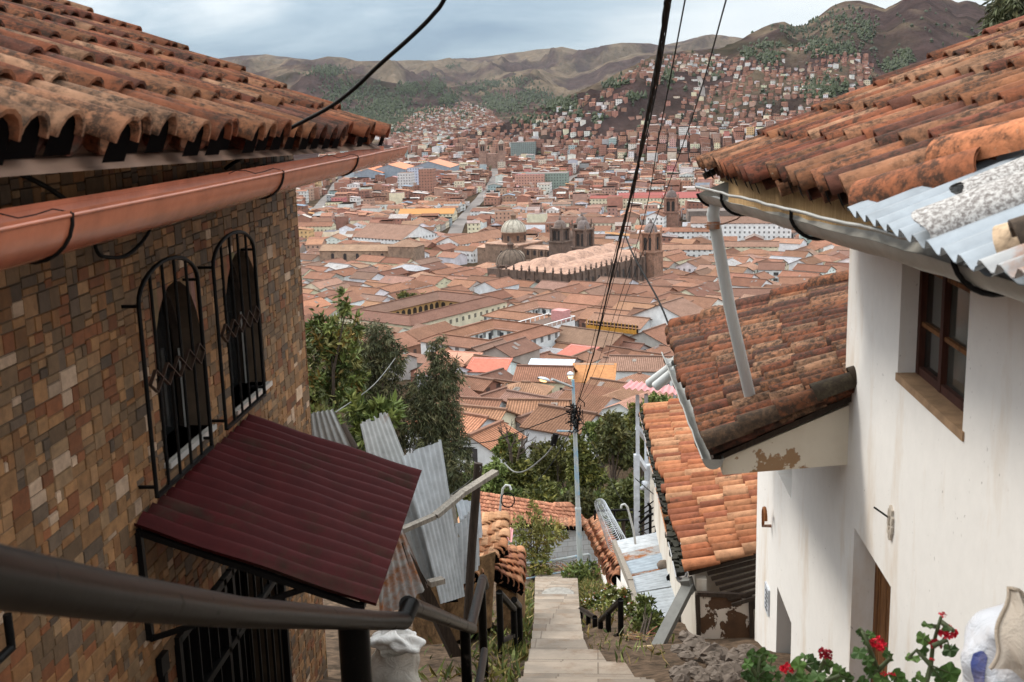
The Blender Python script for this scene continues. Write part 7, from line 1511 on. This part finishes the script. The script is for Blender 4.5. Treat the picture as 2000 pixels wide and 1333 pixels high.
for _ in range(500):
    px, py = r.uniform(560, 1950), r.uniform(20, 330)
    if r.random() < .3: px, py = r.uniform(1480, 1900), r.uniform(20, 230)
    g_ = ground(px, py)
    if g_ is None or g_.y < 1000: continue
    g1 = r.uniform(.7, 1.3); conif(g_+V((0, 0, -1)), r.uniform(5, 11), r.uniform(2.5, 5), (.026*g1, .034*g1, .018*g1))
tag(m.build('hillside_woods', MT['leaf'], loc=(0, 0, 0)), 'dark eucalyptus groves scattered over the far brown hillsides', 'woods', None, 'stuff')
# ---------------------------------------------------------------- sky, sun, camera
sc = bpy.context.scene
SUN_EL, SUN_AZ = math.radians(40), math.radians(-52)      # azimuth from +y towards +x: the light comes from the west side, over the valley end of the clad house
w = bpy.data.worlds.new('World'); sc.world = w; w.use_nodes = True; T = w.node_tree
N = T.nodes; L = T.links; bg = N['Background']
skyt = N.new('ShaderNodeTexSky'); skyt.sky_type = 'NISHITA'; skyt.sun_disc = False; skyt.sun_elevation = SUN_EL; skyt.sun_rotation = SUN_AZ; skyt.altitude = 3400
tc = N.new('ShaderNodeTexCoord'); sp = N.new('ShaderNodeSeparateXYZ'); L.new(tc.outputs['Generated'], sp.inputs[0])
def wm(op, a, b=0., c=0.):
    nd = N.new('ShaderNodeMath'); nd.operation = op
    for i, v in enumerate((a, b, c)):
        if hasattr(v, 'is_output'): L.new(v, nd.inputs[i])
        else: nd.inputs[i].default_value = v
    return nd.outputs[0]
mp = N.new('ShaderNodeMapping'); mp.inputs['Scale'].default_value = (2.2, 2.2, 11); L.new(tc.outputs['Generated'], mp.inputs[0])
n1 = N.new('ShaderNodeTexNoise'); n1.inputs['Scale'].default_value = 1.6; n1.inputs['Detail'].default_value = 7; n1.inputs['Roughness'].default_value = .55; n1.inputs['Distortion'].default_value = .4; L.new(mp.outputs[0], n1.inputs['Vector'])
# cloud deck brightness: brighter overhead and to the east, a blue grey bank low in the north west
el = wm('MAXIMUM', sp.outputs[2], 0.)
hf = wm('MINIMUM', wm('MAXIMUM', wm('MULTIPLY_ADD', sp.outputs[0], -4.2, .42), 0.), 1.)
bank = wm('MULTIPLY', wm('ADD', wm('MULTIPLY_ADD', el, -8.5, 1.02), wm('MULTIPLY_ADD', n1.outputs[0], 1.7, -.85)), hf)
bank = wm('ADD', wm('MULTIPLY', bank, 1.15), wm('MULTIPLY_ADD', n1.outputs[0], .6, -.22))
cr = N.new('ShaderNodeValToRGB'); r = cr.color_ramp; L.new(bank, cr.inputs[0])
while len(r.elements) < 4: r.elements.new(.5)
for e, (p, c) in zip(r.elements, [(0, (.64, .665, .675)), (.18, (.53, .575, .60)), (.45, (.30, .375, .435)), (.82, (.165, .235, .31))]): e.position = p; e.color = (*c, 1)
cie = wm('MULTIPLY_ADD', el, SKY_GAIN, .86)
vm = N.new('ShaderNodeVectorMath'); vm.operation = 'SCALE'; L.new(cr.outputs[0], vm.inputs[0]); L.new(cie, vm.inputs['Scale'])
sk = N.new('ShaderNodeVectorMath'); sk.operation = 'SCALE'; L.new(skyt.outputs[0], sk.inputs[0]); sk.inputs['Scale'].default_value = .06
mx = N.new('ShaderNodeMix'); mx.data_type = 'RGBA'; mx.inputs[0].default_value = .9; L.new(sk.outputs[0], mx.inputs[6]); L.new(vm.outputs[0], mx.inputs[7])
L.new(mx.outputs[2], bg.inputs[0]); bg.inputs[1].default_value = 1.0
sl = bpy.data.lights.new('sun', 'SUN'); sl.energy = SUN_E; sl.angle = math.radians(13); sl.color = (1, .93, .82)
so = bpy.data.objects.new('sun', sl); C.objects.link(so)
sd = V((math.sin(SUN_AZ)*math.cos(SUN_EL), math.cos(SUN_AZ)*math.cos(SUN_EL), math.sin(SUN_EL)))
so.rotation_euler = sd.to_track_quat('Z', 'Y').to_euler()
cd = bpy.data.cameras.new('camera'); co = bpy.data.objects.new('camera', cd); C.objects.link(co); sc.camera = co
cd.sensor_width = 36; cd.lens = F/2000*36; cd.clip_start = .05; cd.clip_end = 30000
mw = Matrix((RT, UP, -FW)).transposed().to_4x4(); co.matrix_world = mw
cd.dof.use_dof = True; cd.dof.focus_distance = 90; cd.dof.aperture_fstop = 7.1
sc.view_settings.view_transform = 'Standard'; sc.view_settings.look = 'None'; sc.view_settings.exposure = EXPO; sc.view_settings.gamma = 1
sc.cycles.max_bounces = 6; sc.cycles.diffuse_bounces = 3; sc.cycles.transparent_max_bounces = 8; sc.cycles.volume_bounces = 0
if HAZE:
    m = MB(); m.box((-9500, -60, -97), (9500, 12200, 620))
    t = NT('haze'); t.t.nodes.remove(t.b); pv = t.n('ShaderNodeVolumePrincipled', Color=(.80, .87, .95, 1), Density=HAZE, Anisotropy=.2)
    t.t.links.new(pv.outputs[0], t.t.nodes['Material Output'].inputs['Volume']); h = m.build('haze', t.mat, loc=(0, 0, 0)); h['kind'] = 'stuff'; h.display_type = 'WIRE'
